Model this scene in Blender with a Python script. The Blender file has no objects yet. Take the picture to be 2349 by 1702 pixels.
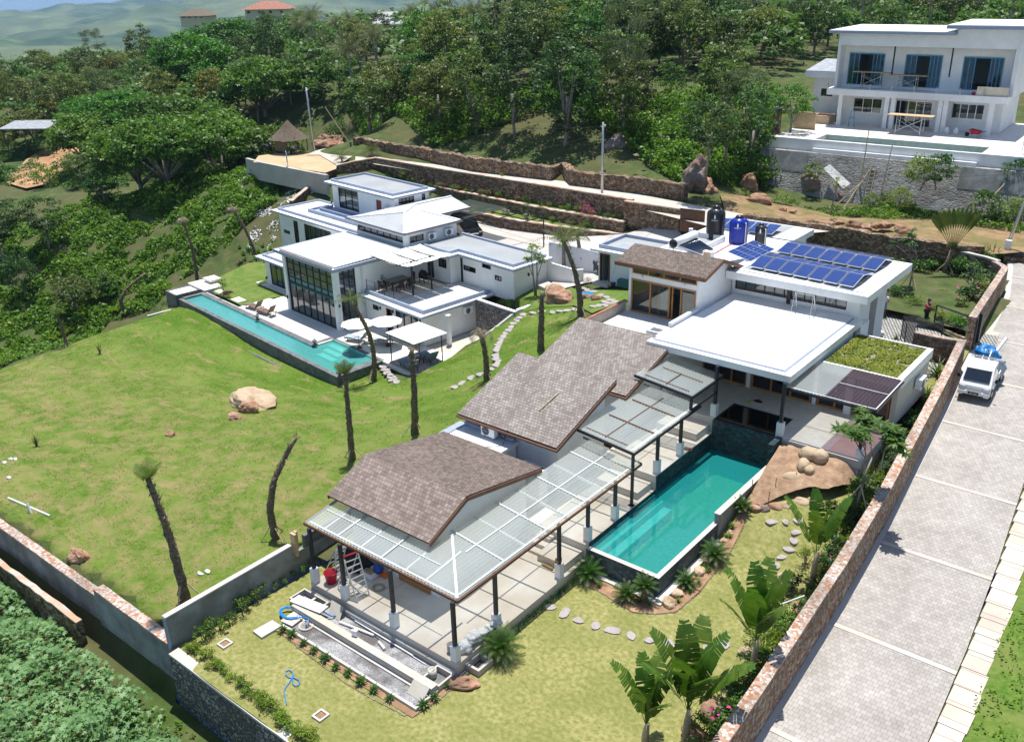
import bpy,bmesh,math,random
import numpy as np
from mathutils import Vector,Matrix,noise as mn
from mathutils.geometry import delaunay_2d_cdt
R=math.radians
S=bpy.context.scene;COL=S.collection
# ---------------------------------------------------------------- camera
F_,PIT,ROL,YB=2119.0,.40989,-.02503,-.6895
YA=-.8179+.6895;YC=-.65+.6895
H=23.0
def rotz(v,a):return Vector((v[0]*math.cos(a)-v[1]*math.sin(a),v[0]*math.sin(a)+v[1]*math.cos(a),v[2]))
fw=Vector((0,math.cos(PIT),-math.sin(PIT)));up=Vector((0,math.sin(PIT),math.cos(PIT)));rt=Vector((1,0,0))
rt2=rt*math.cos(ROL)+up*math.sin(ROL);up2=up*math.cos(ROL)-rt*math.sin(ROL)
FW,UP,RT=[rotz(v,-YB)for v in(fw,up2,rt2)]
cd=bpy.data.cameras.new('camera');cam=bpy.data.objects.new('camera',cd);COL.objects.link(cam)
cam.matrix_world=Matrix(((RT.x,UP.x,-FW.x,0),(RT.y,UP.y,-FW.y,0),(RT.z,UP.z,-FW.z,H),(0,0,0,1)))
cd.sensor_width=36;cd.lens=36*F_/2349;cd.clip_start=.5;cd.clip_end=90000
S.camera=cam
# ---------------------------------------------------------------- light
SUN=Vector((-.13,.19,1)).normalized()
el=math.asin(SUN.z);az=math.atan2(SUN.x,SUN.y)
w=bpy.data.worlds.new('World');S.world=w;w.use_nodes=True
nt=w.node_tree;bg=nt.nodes['Background'];sk=nt.nodes.new('ShaderNodeTexSky');sk.sky_type='NISHITA';sk.sun_disc=False
sk.sun_elevation=el;sk.sun_rotation=az;sk.air_density=1.0;sk.dust_density=.6;sk.ozone_density=1.5
nt.links.new(sk.outputs[0],bg.inputs[0]);bg.inputs[1].default_value=.10
sd=bpy.data.lights.new('sun','SUN');sd.energy=4.6;sd.angle=R(.53);sd.color=(1,.965,.9)
so=bpy.data.objects.new('sun',sd);COL.objects.link(so);so.rotation_euler=SUN.to_track_quat('Z','Y').to_euler()
S.view_settings.view_transform='Standard';S.view_settings.look='None';S.view_settings.exposure=.55;S.view_settings.gamma=1
S.cycles.max_bounces=10;S.cycles.transparent_max_bounces=24;S.cycles.diffuse_bounces=3;S.cycles.glossy_bounces=3;S.cycles.transmission_bounces=6;S.cycles.volume_bounces=0
S.cycles.caustics_reflective=False;S.cycles.caustics_refractive=False;S.cycles.sample_clamp_indirect=6
# ---------------------------------------------------------------- where a thing seen in the photo stands, given its height
def ray(px,py):return FW+RT*((px-1174.5)/F_)-UP*((py-851.0)/F_)
def P(px,py,z):d=ray(px,py);t=(z-H)/d.z;return Vector((d.x*t,d.y*t,z))
def CAMF(x,y):
 v=rotz((x,y,0),-YB);return v.x,v.y
def ZM(v,a,b):
 o={'A':(550,360,700/2255),'B':(1200,440,700/2255),'C':(1649,440,700/2255),'D':(1000,700,700/2255),'E':(1600,800,700/2255),'F':(600,1100,700/2255),'G':(1200,1192,700/2255),'H':(0,1150,750/2232),'I':(0,600,700/2255),'J':(1749,1192,600/1933),'K':(0,0,800/2266),'L':(780,0,800/2266),'M':(1549,0,800/2266),'N':(0,0,1),'O':(0,0,2349/2268),'P':(1250,860,400/2266),'Q':(1200,1080,400/2266),'R':(1500,800,550/2259),'S':(1350,460,400/2266),'T':(1700,500,400/2266),'V':(1950,620,399/2261),'W':(730,950,550/2268),'X':(1020,700,520/2268),'Y':(1450,880,600/2268),'a':(700,1180,300/2054),'b':(590,380,500/1288),'c':(620,540,300/1077),'d':(800,540,320/1148),'e':(380,600,520/1288),'g':(770,680,360/1288),'h':(900,420,700/1288),'i':(600,200,400/1288),'j':(1100,600,400/1288),'k':(1750,50,599/1288),'l':(1700,330,649/1288)}[v]
 return o[0]+a*o[2],o[1]+b*o[2]
def Z(v,a,b,z):return P(*ZM(v,a,b),z)
def FA(u,v,z=0):return rotz((u,v,z),YA)
def FC(u,v,z=0):return rotz((u,v,z),YC)
# ---------------------------------------------------------------- mesh builder
ORG={}
class MB:
 def __init__(s):s.v=[];s.f=[];s.uv=[];s.mi=[]
 def add(s,vs,fs,uv=None,mi=0):
  o=len(s.v);s.v+=[tuple(p)for p in vs]
  for k,f in enumerate(fs):
   s.f.append([i+o for i in f]);s.uv.append(uv[k]if uv else None);s.mi.append(mi)
  return s
 def box(s,x0,x1,y0,y1,z0,z1,mi=0):
  return s.add([(x0,y0,z0),(x1,y0,z0),(x1,y1,z0),(x0,y1,z0),(x0,y0,z1),(x1,y0,z1),(x1,y1,z1),(x0,y1,z1)],[(3,2,1,0),(4,5,6,7),(0,1,5,4),(1,2,6,5),(2,3,7,6),(3,0,4,7)],mi=mi)
 def obox(s,c,sz,a=0,tilt=0,mi=0):
  m=Matrix.Rotation(a,3,'Z')@Matrix.Rotation(tilt,3,'X');h=[k/2 for k in sz];c=Vector(c)
  vs=[c+m@Vector((x*h[0],y*h[1],z*h[2]))for x,y,z in((-1,-1,-1),(1,-1,-1),(1,1,-1),(-1,1,-1),(-1,-1,1),(1,-1,1),(1,1,1),(-1,1,1))]
  return s.add(vs,[(3,2,1,0),(4,5,6,7),(0,1,5,4),(1,2,6,5),(2,3,7,6),(3,0,4,7)],mi=mi)
 def beam(s,p,q,w=.1,h=None,mi=0):
  p=Vector(p);q=Vector(q);h=h or w;d=(q-p).normalized();a=d.cross(Vector((0,0,1)))
  if a.length<1e-3:a=Vector((1,0,0))
  a.normalize();b=a.cross(d).normalized();vs=[]
  for c in(p,q):
   for x,y in((-1,-1),(1,-1),(1,1),(-1,1)):vs.append(c+a*(x*w/2)+b*(y*h/2))
  return s.add(vs,[(0,1,2,3),(7,6,5,4),(0,4,5,1),(1,5,6,2),(2,6,7,3),(3,7,4,0)],mi=mi)
 def tube(s,pts,r,n=6,cap=True,mi=0):
  pts=[Vector(p)for p in pts];rs=r if isinstance(r,(list,tuple))else[r]*len(pts);vs=[];fs=[]
  pa=None
  for i,p in enumerate(pts):
   d=(pts[min(i+1,len(pts)-1)]-pts[max(i-1,0)]).normalized()
   if pa is None:
    pa=d.cross(Vector((0,0,1)));
    if pa.length<1e-2:pa=Vector((1,0,0))
   a=(pa-d*pa.dot(d));a=a.normalized()if a.length>1e-4 else d.orthogonal().normalized();pa=a;b=d.cross(a)
   for k in range(n):
    t=2*math.pi*k/n;vs.append(p+(a*math.cos(t)+b*math.sin(t))*rs[i])
  for i in range(len(pts)-1):
   for k in range(n):fs.append((i*n+k,i*n+(k+1)%n,(i+1)*n+(k+1)%n,(i+1)*n+k))
  if cap:fs.append(tuple(range(n))[::-1]);fs.append(tuple((len(pts)-1)*n+k for k in range(n)))
  return s.add(vs,fs,mi=mi)
 def lathe(s,c,prof,n=16,mi=0):
  c=Vector(c);vs=[];fs=[]
  for r,z in prof:
   for k in range(n):t=2*math.pi*k/n;vs.append(c+Vector((r*math.cos(t),r*math.sin(t),z)))
  for i in range(len(prof)-1):
   for k in range(n):fs.append((i*n+k,i*n+(k+1)%n,(i+1)*n+(k+1)%n,(i+1)*n+k))
  if prof[0][0]>1e-3:fs.append(tuple(range(n))[::-1])
  if prof[-1][0]>1e-3:fs.append(tuple((len(prof)-1)*n+k for k in range(n)))
  return s.add(vs,fs,mi=mi)
 def prism(s,poly,z0,z1,mi=0):
  n=len(poly);vs=[(x,y,z0)for x,y in poly]+[(x,y,z1)for x,y in poly]
  a=sum(poly[i][0]*poly[(i+1)%n][1]-poly[(i+1)%n][0]*poly[i][1]for i in range(n))
  fs=[tuple(range(n))[::-1],tuple(range(n,2*n))]+[(i,(i+1)%n,n+(i+1)%n,n+i)for i in range(n)]
  if a<0:fs=[f[::-1]for f in fs]
  return s.add(vs,fs,mi=mi)
 def ring(s,x0,x1,y0,y1,t,z0,z1,mi=0):
  s.box(x0,x1,y0,y0+t,z0,z1,mi);s.box(x0,x1,y1-t,y1,z0,z1,mi);s.box(x0,x0+t,y0+t,y1-t,z0,z1,mi);s.box(x1-t,x1,y0+t,y1-t,z0,z1,mi);return s
 def blob(s,c,r,seed=0,amp=.25,sub=3,fr=1.2,flat=0,mi=0):
  bm=bmesh.new();bmesh.ops.create_icosphere(bm,subdivisions=sub,radius=1);c=Vector(c);vs=[]
  rx,ry,rz=r if isinstance(r,(tuple,list))else(r,r,r);o=Vector((seed*7.3,seed*3.1,seed*1.7))
  for v in bm.verts:
   p=v.co;k=1+amp*mn.noise(p*fr+o)*1.6+amp*.45*mn.noise(p*fr*3+o)
   if flat:k*=1-flat*abs(mn.cell(p*1.3+o))*.3
   vs.append(c+Vector((p.x*rx*k,p.y*ry*k,p.z*rz*k)))
  fs=[[v.index for v in f.verts]for f in bm.faces];bm.free();return s.add(vs,fs,mi=mi)
 def slab(s,a,b,c,d,t,mi=0):
  a,b,c,d=[Vector(k)for k in(a,b,c,d)];n=(b-a).cross(d-a).normalized()
  if n.z<0:n=-n
  L=(b-a).length;W=(d-a).length;q=[a,b,c,d];vs=q+[k-n*t for k in q]
  uvs=[[(0,0),(L,0),(L,W),(0,W)],None,None,None,None,None]
  return s.add(vs,[(0,1,2,3),(7,6,5,4),(4,5,1,0),(5,6,2,1),(6,7,3,2),(7,4,0,3)],uvs,mi)
 def build(s,name,mat,parent=None,smooth=False,bevel=0):
  me=bpy.data.meshes.new(name);o=ORG.get(parent.name,(0,0,0))if parent else(0,0,0)
  me.from_pydata([(x-o[0],y-o[1],z-o[2])for x,y,z in s.v],[],s.f)
  for m in(mat if isinstance(mat,(list,tuple))else[mat]):me.materials.append(M[m]if isinstance(m,str)else m)
  if any(s.mi):me.polygons.foreach_set('material_index',s.mi)
  if any(u for u in s.uv):
   l=me.uv_layers.new(name='UVMap').data;k=0
   for u,f in zip(s.uv,s.f):
    for i in range(len(f)):l[k].uv=u[i]if u else(0,0);k+=1
  if smooth:me.polygons.foreach_set('use_smooth',[True]*len(me.polygons))
  me.validate();ob=bpy.data.objects.new(name,me);COL.objects.link(ob)
  if parent:ob.parent=parent;ORG[ob.name]=o
  if bevel:
   b=ob.modifiers.new('bevel','BEVEL');b.width=bevel;b.segments=2;b.limit_method='ANGLE'
  return ob
def tag(o,label=None,cat=None,group=None,kind=None):
 if label:o['label']=label
 if cat:o['category']=cat
 if group:o['group']=group
 if kind:o['kind']=kind
 return o
def thing(name,label,cat,loc=(0,0,0),rz=0,group=None,frame=0):
 o=bpy.data.objects.new(name,None);COL.objects.link(o);o.empty_display_size=.3
 if frame:p=rotz(loc,frame);o.location=p;o.rotation_euler=(0,0,frame);ORG[o.name]=tuple(loc)
 elif isinstance(rz,str):o.location=loc;ORG[o.name]=tuple(loc)
 else:o.location=loc;o.rotation_euler=(0,0,rz);ORG[o.name]=(0,0,0)
 return tag(o,label,cat,group)
def solo(mb,name,mat,label,cat,group=None,kind=None,smooth=False):
 if mb.v:c=(sum(v[0]for v in mb.v)/len(mb.v),sum(v[1]for v in mb.v)/len(mb.v),min(v[2]for v in mb.v))
 else:c=(0,0,0)
 mb.v=[(x-c[0],y-c[1],z-c[2])for x,y,z in mb.v];o=mb.build(name,mat,None,smooth);o.location=c
 return tag(o,label,cat,group,kind)
def kids(o):return[c for c in bpy.data.objects if c.parent==o]
CH={}
def dup(root,loc,rz=0,sc=1,label=None,group=None,rx=0,ry=0):
 def cp(o,par):
  c=o.copy();COL.objects.link(c);c.parent=par
  if o.name not in CH:CH[o.name]=kids(o)
  for k in CH[o.name]:cp(k,c)
  return c
 r=cp(root,None);r.location=loc;r.rotation_euler=(rx,ry,rz);r.scale=(sc,sc,sc)if not isinstance(sc,tuple)else sc
 if label:r['label']=label
 if group:r['group']=group
 return r
class Proto:
 def __init__(s,root):s.r=root;s.used=False
 def put(s,loc,rz=0,sc=1,label=None,group=None,rx=0,ry=0):
  if not s.used:
   CH[s.r.name]=kids(s.r)
   s.used=True;o=s.r;o.location=loc;o.rotation_euler=(rx,ry,rz);o.scale=(sc,sc,sc)if not isinstance(sc,tuple)else sc
   if label:o['label']=label
   if group:o['group']=group
   return o
  return dup(s.r,loc,rz,sc,label,group,rx,ry)
def struct(mb,name,mat,smooth=False):return tag(mb.build(name,mat,None,smooth),kind='structure')
def sheet(name,mat,poly,h,step=.6,kind='structure',dz=0,smooth=True,holes=()):
 poly=[Vector((p[0],p[1]))for p in poly];pts=[];edges=[]
 def ringadd(pl):
  o=len(pts);dn=[]
  for i in range(len(pl)):
   a,b=Vector(pl[i]),Vector(pl[(i+1)%len(pl)]);n=max(1,int((b-a).length/step))
   for k in range(n):dn.append(a.lerp(b,k/n))
  pts.extend(dn);edges.extend([(o+i,o+(i+1)%len(dn))for i in range(len(dn))])
 ringadd(poly)
 for hl in holes:ringadd([Vector((p[0],p[1]))for p in hl])
 x0=min(p.x for p in poly);x1=max(p.x for p in poly);y0=min(p.y for p in poly);y1=max(p.y for p in poly)
 x=x0+step/2
 while x<x1:
  y=y0+step/2
  while y<y1:
   if inpoly(x,y,poly)and not any(inpoly(x,y,hl)for hl in holes):pts.append(Vector((x+.13*math.sin(y*9),y+.13*math.sin(x*7))))
   y+=step
  x+=step
 r=delaunay_2d_cdt(pts,edges,[],1 if not holes else 1,1e-4);mb=MB()
 fs=[]
 for f in r[2]:
  c=sum((r[0][i]for i in f),Vector((0,0)))/len(f)
  if inpoly(c.x,c.y,poly)and not any(inpoly(c.x,c.y,hl)for hl in holes):fs.append(list(f))
 mb.add([(p.x,p.y,h(p.x,p.y)+dz)for p in r[0]],fs)
 o=mb.build(name,mat,None,smooth);o['kind']=kind;return o
def inpoly(x,y,poly):
 c=False;n=len(poly);j=n-1
 for i in range(n):
  xi,yi,xj,yj=poly[i][0],poly[i][1],poly[j][0],poly[j][1]
  if(yi>y)!=(yj>y)and x<(xj-xi)*(y-yi)/(yj-yi)+xi:c=not c
  j=i
 return c
def lerp(a,b,t):return a+(b-a)*t
def interp(x,pts):
 if x<=pts[0][0]:return pts[0][1]
 for(a,b),(c,d)in zip(pts,pts[1:]):
  if x<=c:return b+(d-b)*(x-a)/(c-a)
 return pts[-1][1]
# ---------------------------------------------------------------- materials
M={}
def newmat(n):
 m=bpy.data.materials.new(n);m.use_nodes=True;M[n]=m;nt=m.node_tree;b=nt.nodes['Principled BSDF']
 return m,nt,b
def N(nt,t,**k):
 n=nt.nodes.new('ShaderNode'+t)
 for a,b in k.items():
  if a in n.inputs.keys()if isinstance(a,str)else False:n.inputs[a].default_value=b
  else:setattr(n,a,b)
 return n
def coord(nt,kind='pos',sc=(1,1,1),rot=(0,0,0)):
 if kind=='pos':s=N(nt,'NewGeometry').outputs['Position']
 elif kind=='obj':s=N(nt,'TexCoord').outputs['Object']
 else:s=N(nt,'TexCoord').outputs['UV']
 mp=N(nt,'Mapping');mp.inputs['Scale'].default_value=sc;mp.inputs['Rotation'].default_value=rot;nt.links.new(s,mp.inputs[0]);return mp.outputs[0]
def noise(nt,vec,sc,det=4,ro=.6):
 n=N(nt,'TexNoise');n.inputs['Scale'].default_value=sc;n.inputs['Detail'].default_value=det;n.inputs['Roughness'].default_value=ro
 nt.links.new(vec,n.inputs['Vector']);return n.outputs['Fac']
def ramp(nt,fac,stops):
 r=N(nt,'ValToRGB');e=r.color_ramp.elements
 while len(e)<len(stops):e.new(.5)
 for k,(p,c)in enumerate(stops):e[k].position=p;e[k].color=(*c,1)if len(c)==3 else c
 nt.links.new(fac,r.inputs[0]);return r.outputs[0]
def mix(nt,f,a,b,mode='MIX'):
 m=N(nt,'Mix');m.data_type='RGBA';m.blend_type=mode
 for i,x in((0,f),(6,a),(7,b)):
  if isinstance(x,(int,float)):m.inputs[i].default_value=x
  elif isinstance(x,tuple):m.inputs[i].default_value=(*x,1)
  else:nt.links.new(x,m.inputs[i])
 return m.outputs[2]
def bump(nt,b,h,st=.4,dist=.05):
 n=N(nt,'Bump');n.inputs['Strength'].default_value=st;n.inputs['Distance'].default_value=dist;nt.links.new(h,n.inputs['Height']);nt.links.new(n.outputs[0],b.inputs['Normal']);return n
def surf(n,stops,sc=3,rough=.8,bs=.25,bd=.02,kind='pos',det=5,sc2=None,stops2=None,f2=.5,spec=.3,metal=0,bsc=None,stretch=(1,1,1)):
 m,nt,b=newmat(n);v=coord(nt,kind,stretch);c=ramp(nt,noise(nt,v,sc,det),stops)
 if stops2:
  fac=ramp(nt,noise(nt,v,sc2,3),[(.42,(0,0,0)),(.6,(f2,f2,f2))]);c=mix(nt,fac,c,stops2)
 nt.links.new(c,b.inputs['Base Color']);b.inputs['Roughness'].default_value=rough;b.inputs['Metallic'].default_value=metal;b.inputs['Specular IOR Level'].default_value=spec
 if bs:bump(nt,b,noise(nt,v,bsc or sc*3,4),bs,bd)
 return m
def flat(n,c,rough=.6,metal=0,var=.12,sc=4,spec=.4,kind='obj',bs=.05):
 lo=tuple(x*(1-var)for x in c);hi=tuple(min(1,x*(1+var))for x in c)
 return surf(n,[(.3,lo),(.7,hi)],sc,rough,bs,.01,kind,4,spec=spec,metal=metal)
def emis(*a):pass
surf('white_plaster',[(.35,(.74,.75,.76)),(.65,(.84,.84,.84))],.9,.75,.06,.01,sc2=.35,stops2=(.66,.67,.66),f2=.35)
surf('roof_white',[(.3,(.72,.73,.74)),(.7,(.86,.86,.86))],.7,.6,.04,.01,sc2=.5,stops2=(.62,.61,.58),f2=.4)
surf('trim_grey',[(.3,(.26,.31,.42)),(.7,(.33,.38,.48))],2,.6,.05,.01)
surf('roof_grey',[(.3,(.27,.29,.31)),(.7,(.37,.39,.40))],.8,.8,.1,.01,sc2=.4,stops2=(.24,.25,.26),f2=.5)
surf('concrete',[(.3,(.40,.38,.34)),(.7,(.55,.53,.49))],1.2,.85,.15,.01,sc2=.6,stops2=(.45,.37,.27),f2=.45)
surf('concrete_light',[(.3,(.44,.42,.385)),(.7,(.58,.55,.51))],1.0,.8,.1,.01,sc2=.5,stops2=(.42,.39,.33),f2=.45)
surf('screed',[(.25,(.56,.50,.42)),(.5,(.66,.61,.54)),(.75,(.74,.70,.64))],.55,.75,.08,.01,sc2=.35,stops2=(.46,.35,.23),f2=.4)
surf('render_grey',[(.3,(.16,.17,.17)),(.5,(.27,.28,.28)),(.75,(.36,.37,.37))],1.1,.9,.3,.02,sc2=.7,stops2=(.13,.13,.11),f2=.6)
surf('terrazzo',[(.3,(.52,.50,.46)),(.7,(.64,.62,.58))],3,.5,.03,.005,sc2=.6,stops2=(.52,.45,.38),f2=.3)
surf('deck_tile',[(.3,(.66,.63,.58)),(.7,(.76,.73,.68))],2,.6,.03,.005,sc2=.8,stops2=(.60,.55,.48),f2=.3)
surf('rosy_floor',[(.3,(.50,.40,.34)),(.7,(.58,.47,.40))],2,.6,.03,.005)
surf('black_steel',[(.3,(.018,.021,.028)),(.7,(.03,.033,.04))],3,.4,.02,.005,'obj')
surf('galvanized',[(.3,(.42,.43,.45)),(.7,(.58,.59,.60))],5,.35,.02,.005,'obj',metal=.7)
surf('aluminium',[(.3,(.55,.56,.58)),(.7,(.68,.69,.70))],5,.3,.02,.005,'obj',metal=.6)
surf('white_paint',[(.3,(.74,.75,.76)),(.7,(.82,.82,.82))],3,.4,.02,.005,'obj')
surf('teak',[(.3,(.30,.14,.045)),(.7,(.44,.21,.07))],2,.45,.1,.005,stretch=(1,1,6),bsc=10)
surf('dark_wood',[(.3,(.10,.045,.025)),(.7,(.17,.08,.045))],3,.55,.1,.005,stretch=(1,1,4))
surf('fascia_wood',[(.3,(.13,.06,.035)),(.7,(.20,.10,.06))],3,.55,.1,.005)
surf('plank',[(.3,(.42,.30,.17)),(.7,(.58,.43,.27))],3,.8,.1,.005,stretch=(1,6,1))
surf('ply',[(.3,(.55,.48,.38)),(.7,(.70,.62,.50))],2,.7,.05,.005)
surf('rattan',[(.3,(.035,.022,.018)),(.7,(.09,.06,.05))],40,.6,.5,.01,'obj')
surf('brown_wicker',[(.3,(.14,.09,.07)),(.7,(.25,.17,.13))],30,.6,.5,.01,'obj')
surf('dark_stone',[(.3,(.05,.055,.06)),(.55,(.12,.13,.14)),(.75,(.20,.21,.22))],5,.7,.3,.02,sc2=1,stops2=(.24,.24,.22),f2=.4)
surf('grey_stone_tile',[(.3,(.20,.21,.22)),(.7,(.36,.37,.38))],4,.7,.2,.01)
surf('canvas',[(.3,(.72,.72,.70)),(.7,(.80,.80,.78))],3,.8,.1,.01,'obj')
surf('blue_cushion',[(.3,(.13,.19,.25)),(.7,(.19,.26,.33))],6,.9,.15,.01,'obj')
surf('pale_cushion',[(.3,(.30,.36,.42)),(.7,(.42,.47,.52))],6,.9,.15,.01,'obj')
surf('tarp_blue',[(.3,(.005,.12,.36)),(.7,(.012,.22,.52))],3,.45,.4,.04,'obj')
surf('tarp_deep',[(.3,(.002,.02,.22)),(.7,(.005,.04,.36))],3,.45,.3,.03,'obj')
surf('black_cloth',[(.3,(.012,.012,.015)),(.7,(.035,.035,.04))],4,.8,.3,.03,'obj')
flat('red_plastic',(.42,.01,.03),.4);flat('blue_plastic',(.01,.06,.30),.35);flat('orange_paint',(.70,.16,.02),.5)
flat('tank_black',(.016,.018,.02),.3);flat('tank_blue',(.004,.025,.30),.3);flat('hose_blue',(.01,.20,.55),.4)
flat('grey_plastic',(.30,.31,.32),.5);flat('card',(.45,.30,.19),.8);flat('rope',(.45,.38,.27),.9);flat('teal_box',(.01,.09,.12),.5)
flat('bamboo',(.36,.22,.08),.5,var=.3,sc=8);flat('bamboo_dry',(.50,.40,.26),.7,var=.25,sc=8);flat('pvc',(.66,.67,.70),.4);flat('rubber',(.015,.015,.015),.7)
flat('skin',(.17,.08,.05),.55);flat('hair',(.012,.01,.01),.6);flat('shirt_white',(.62,.63,.66),.9);flat('shirt_pink',(.42,.05,.12),.9);flat('shirt_maroon',(.13,.02,.04),.9)
flat('denim',(.10,.24,.42),.9);flat('navy',(.02,.03,.08),.9);flat('dark_trouser',(.02,.022,.03),.9);flat('blue_stripe',(.05,.15,.4),.9)
flat('car_white',(.72,.73,.74),.22,var=.03,spec=.6);flat('car_dark',(.025,.02,.022),.2,var=.05,spec=.7);flat('headlamp',(.55,.58,.6),.1,metal=.3);flat('plate_black',(.01,.01,.012),.5)
flat('blue_scooter',(.01,.05,.28),.3,spec=.6);flat('dark_scooter',(.02,.025,.03),.3,spec=.6);flat('chrome',(.6,.6,.62),.15,metal=1)
flat('red_door',(.18,.03,.02),.5);flat('net_black',(.015,.018,.022),.9);flat('sign_blue',(.10,.42,.62),.6);flat('sign_yellow',(.7,.55,.12),.6);flat('letter_white',(.8,.82,.85),.5);flat('letter_red',(.6,.03,.02),.5);flat('letter_blue',(.03,.06,.4),.5);flat('letter_dark',(.03,.03,.04),.5)
flat('window_blue',(.06,.24,.38),.35);flat('room_dark',(.16,.15,.145),.8);flat('room_floor',(.30,.28,.26),.6);flat('curtain',(.42,.39,.35),.9,var=.25,sc=9);flat('room_wall',(.36,.38,.38),.8)
flat('flower_pink',(.55,.02,.22),.6,var=.3,sc=9);flat('flower_red',(.6,.06,.05),.6,var=.3,sc=9);flat('flower_white',(.7,.6,.6),.6);flat('yellow_rag',(.6,.42,.03),.7)
flat('tile_red',(.30,.12,.08),.7,var=.3,sc=2);flat('cream_wall',(.62,.58,.40),.7);flat('grey_roof_far',(.38,.38,.40),.7);flat('tin',(.40,.41,.43),.45,metal=.5,var=.25,sc=2);flat('debris_white',(.6,.6,.58),.8,var=.3,sc=6)
surf('thatch',[(.3,(.07,.055,.04)),(.7,(.17,.135,.10))],6,.95,.6,.05,stretch=(1,1,.3));surf('bamboo_mat',[(.3,(.10,.085,.06)),(.7,(.20,.165,.12))],8,.9,.3,.02)
surf('trunk_bark',[(.3,(.07,.055,.04)),(.7,(.18,.145,.11))],6,.9,.6,.03,'obj',stretch=(1,1,.5));surf('pale_bark',[(.3,(.16,.14,.115)),(.7,(.34,.31,.27))],4,.85,.4,.02,'obj');surf('palm_bark',[(.25,(.06,.045,.03)),(.5,(.17,.125,.085)),(.75,(.34,.27,.19))],9,.95,.8,.05,'obj')
surf('soil',[(.3,(.22,.125,.07)),(.5,(.33,.20,.115)),(.75,(.42,.27,.17))],1.6,.95,.6,.04,sc2=1.1,stops2=(.16,.10,.06),f2=.5)
surf('bare_orange',[(.3,(.32,.17,.08)),(.7,(.50,.32,.18))],.35,.95,.4,.05,sc2=.2,stops2=(.24,.12,.06),f2=.6)
surf('sandy',[(.3,(.42,.29,.17)),(.7,(.55,.40,.25))],.6,.95,.3,.03)
surf('rock_orange',[(.25,(.18,.085,.045)),(.5,(.38,.21,.13)),(.8,(.52,.38,.28))],1.7,.9,.7,.08,det=8,sc2=1.3,stops2=(.13,.09,.07),f2=.6)
surf('rock_tan',[(.25,(.30,.21,.13)),(.5,(.44,.33,.22)),(.8,(.55,.44,.33))],1.2,.85,.35,.04,det=6)
surf('rock_grey',[(.25,(.08,.065,.06)),(.5,(.24,.20,.18)),(.8,(.40,.36,.33))],1.2,.9,.8,.1,det=8,sc2=.8,stops2=(.25,.12,.08),f2=.6)
surf('step_stone',[(.3,(.26,.23,.23)),(.7,(.40,.36,.35))],3,.85,.2,.02)
surf('coping',[(.3,(.40,.30,.24)),(.5,(.52,.44,.38)),(.75,(.66,.60,.54))],3,.9,.5,.03,sc2=1.5,stops2=(.45,.22,.11),f2=.7)
surf('lap_white',[(.3,(.58,.62,.62)),(.7,(.68,.71,.71))],3,.5,0)
surf('roof_sheet',[(.3,(.42,.45,.47)),(.7,(.54,.56,.58))],1.2,.45,.05,.01)
def masonry(n,stops,mortar,sc=4,bs=.9,edge=.05,str_=(1,1,1.25),flatz=False):
 m,nt,b=newmat(n);v=coord(nt,'pos',str_);nz=N(nt,'TexNoise');nz.inputs['Scale'].default_value=2.5;nt.links.new(v,nz.inputs['Vector'])
 vv=N(nt,'VectorMath',operation='MULTIPLY_ADD');nt.links.new(nz.outputs['Color'],vv.inputs[0]);vv.inputs[1].default_value=(.22,.22,.22);nt.links.new(v,vv.inputs[2])
 vo=N(nt,'TexVoronoi');vo.inputs['Scale'].default_value=sc;nt.links.new(vv.outputs[0],vo.inputs['Vector'])
 ve=N(nt,'TexVoronoi');ve.feature='DISTANCE_TO_EDGE';ve.inputs['Scale'].default_value=sc;nt.links.new(vv.outputs[0],ve.inputs['Vector'])
 sx=N(nt,'SeparateColor');nt.links.new(vo.outputs['Color'],sx.inputs[0]);c=ramp(nt,sx.outputs[0],stops)
 c=mix(nt,.55,c,ramp(nt,noise(nt,v,sc*2.2,6,.7),[(.3,(.35,.35,.35)),(.7,(1.0,1.0,1.0))]),'MULTIPLY')
 e=ramp(nt,ve.outputs['Distance'],[(edge*.4,(0,0,0)),(edge*1.6,(1,1,1))]);c=mix(nt,e,mortar,c)
 c=mix(nt,ramp(nt,noise(nt,v,.35,3),[(.4,(0,0,0)),(.65,(.5,.5,.5))]),c,(.10,.085,.07))
 nt.links.new(c,b.inputs['Base Color']);b.inputs['Roughness'].default_value=.9;b.inputs['Specular IOR Level'].default_value=.2
 hh=N(nt,'Math',operation='MULTIPLY');nt.links.new(e,hh.inputs[0]);nt.links.new(noise(nt,v,sc*1.5,5),hh.inputs[1]);bump(nt,b,hh.outputs[0],bs,.08)
 return m
masonry('stone_brown',[(.1,(.16,.09,.05)),(.35,(.30,.18,.10)),(.6,(.40,.27,.17)),(.85,(.50,.40,.30))],(.085,.06,.045),4.5)
masonry('stone_orange',[(.1,(.30,.13,.06)),(.35,(.44,.22,.11)),(.6,(.48,.34,.24)),(.85,(.60,.52,.46))],(.20,.16,.13),6.5,.5,.04)
masonry('stone_top',[(.1,(.50,.20,.09)),(.35,(.58,.38,.27)),(.6,(.62,.52,.46)),(.85,(.72,.67,.62))],(.32,.27,.24),9,.35,.05)
masonry('stone_river',[(.1,(.20,.19,.19)),(.4,(.34,.32,.30)),(.7,(.46,.43,.40)),(.9,(.58,.54,.49))],(.08,.08,.085),5,.9,.09)
masonry('stone_grey_wall',[(.1,(.26,.24,.22)),(.4,(.38,.36,.33)),(.7,(.48,.45,.42)),(.9,(.56,.53,.49))],(.36,.36,.35),2.6,.7,.10,(1,1,2.0))
masonry('block_wall',[(.2,(.10,.095,.09)),(.8,(.18,.17,.16))],(.22,.22,.21),4,.6,.08,(1,1,2))
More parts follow.
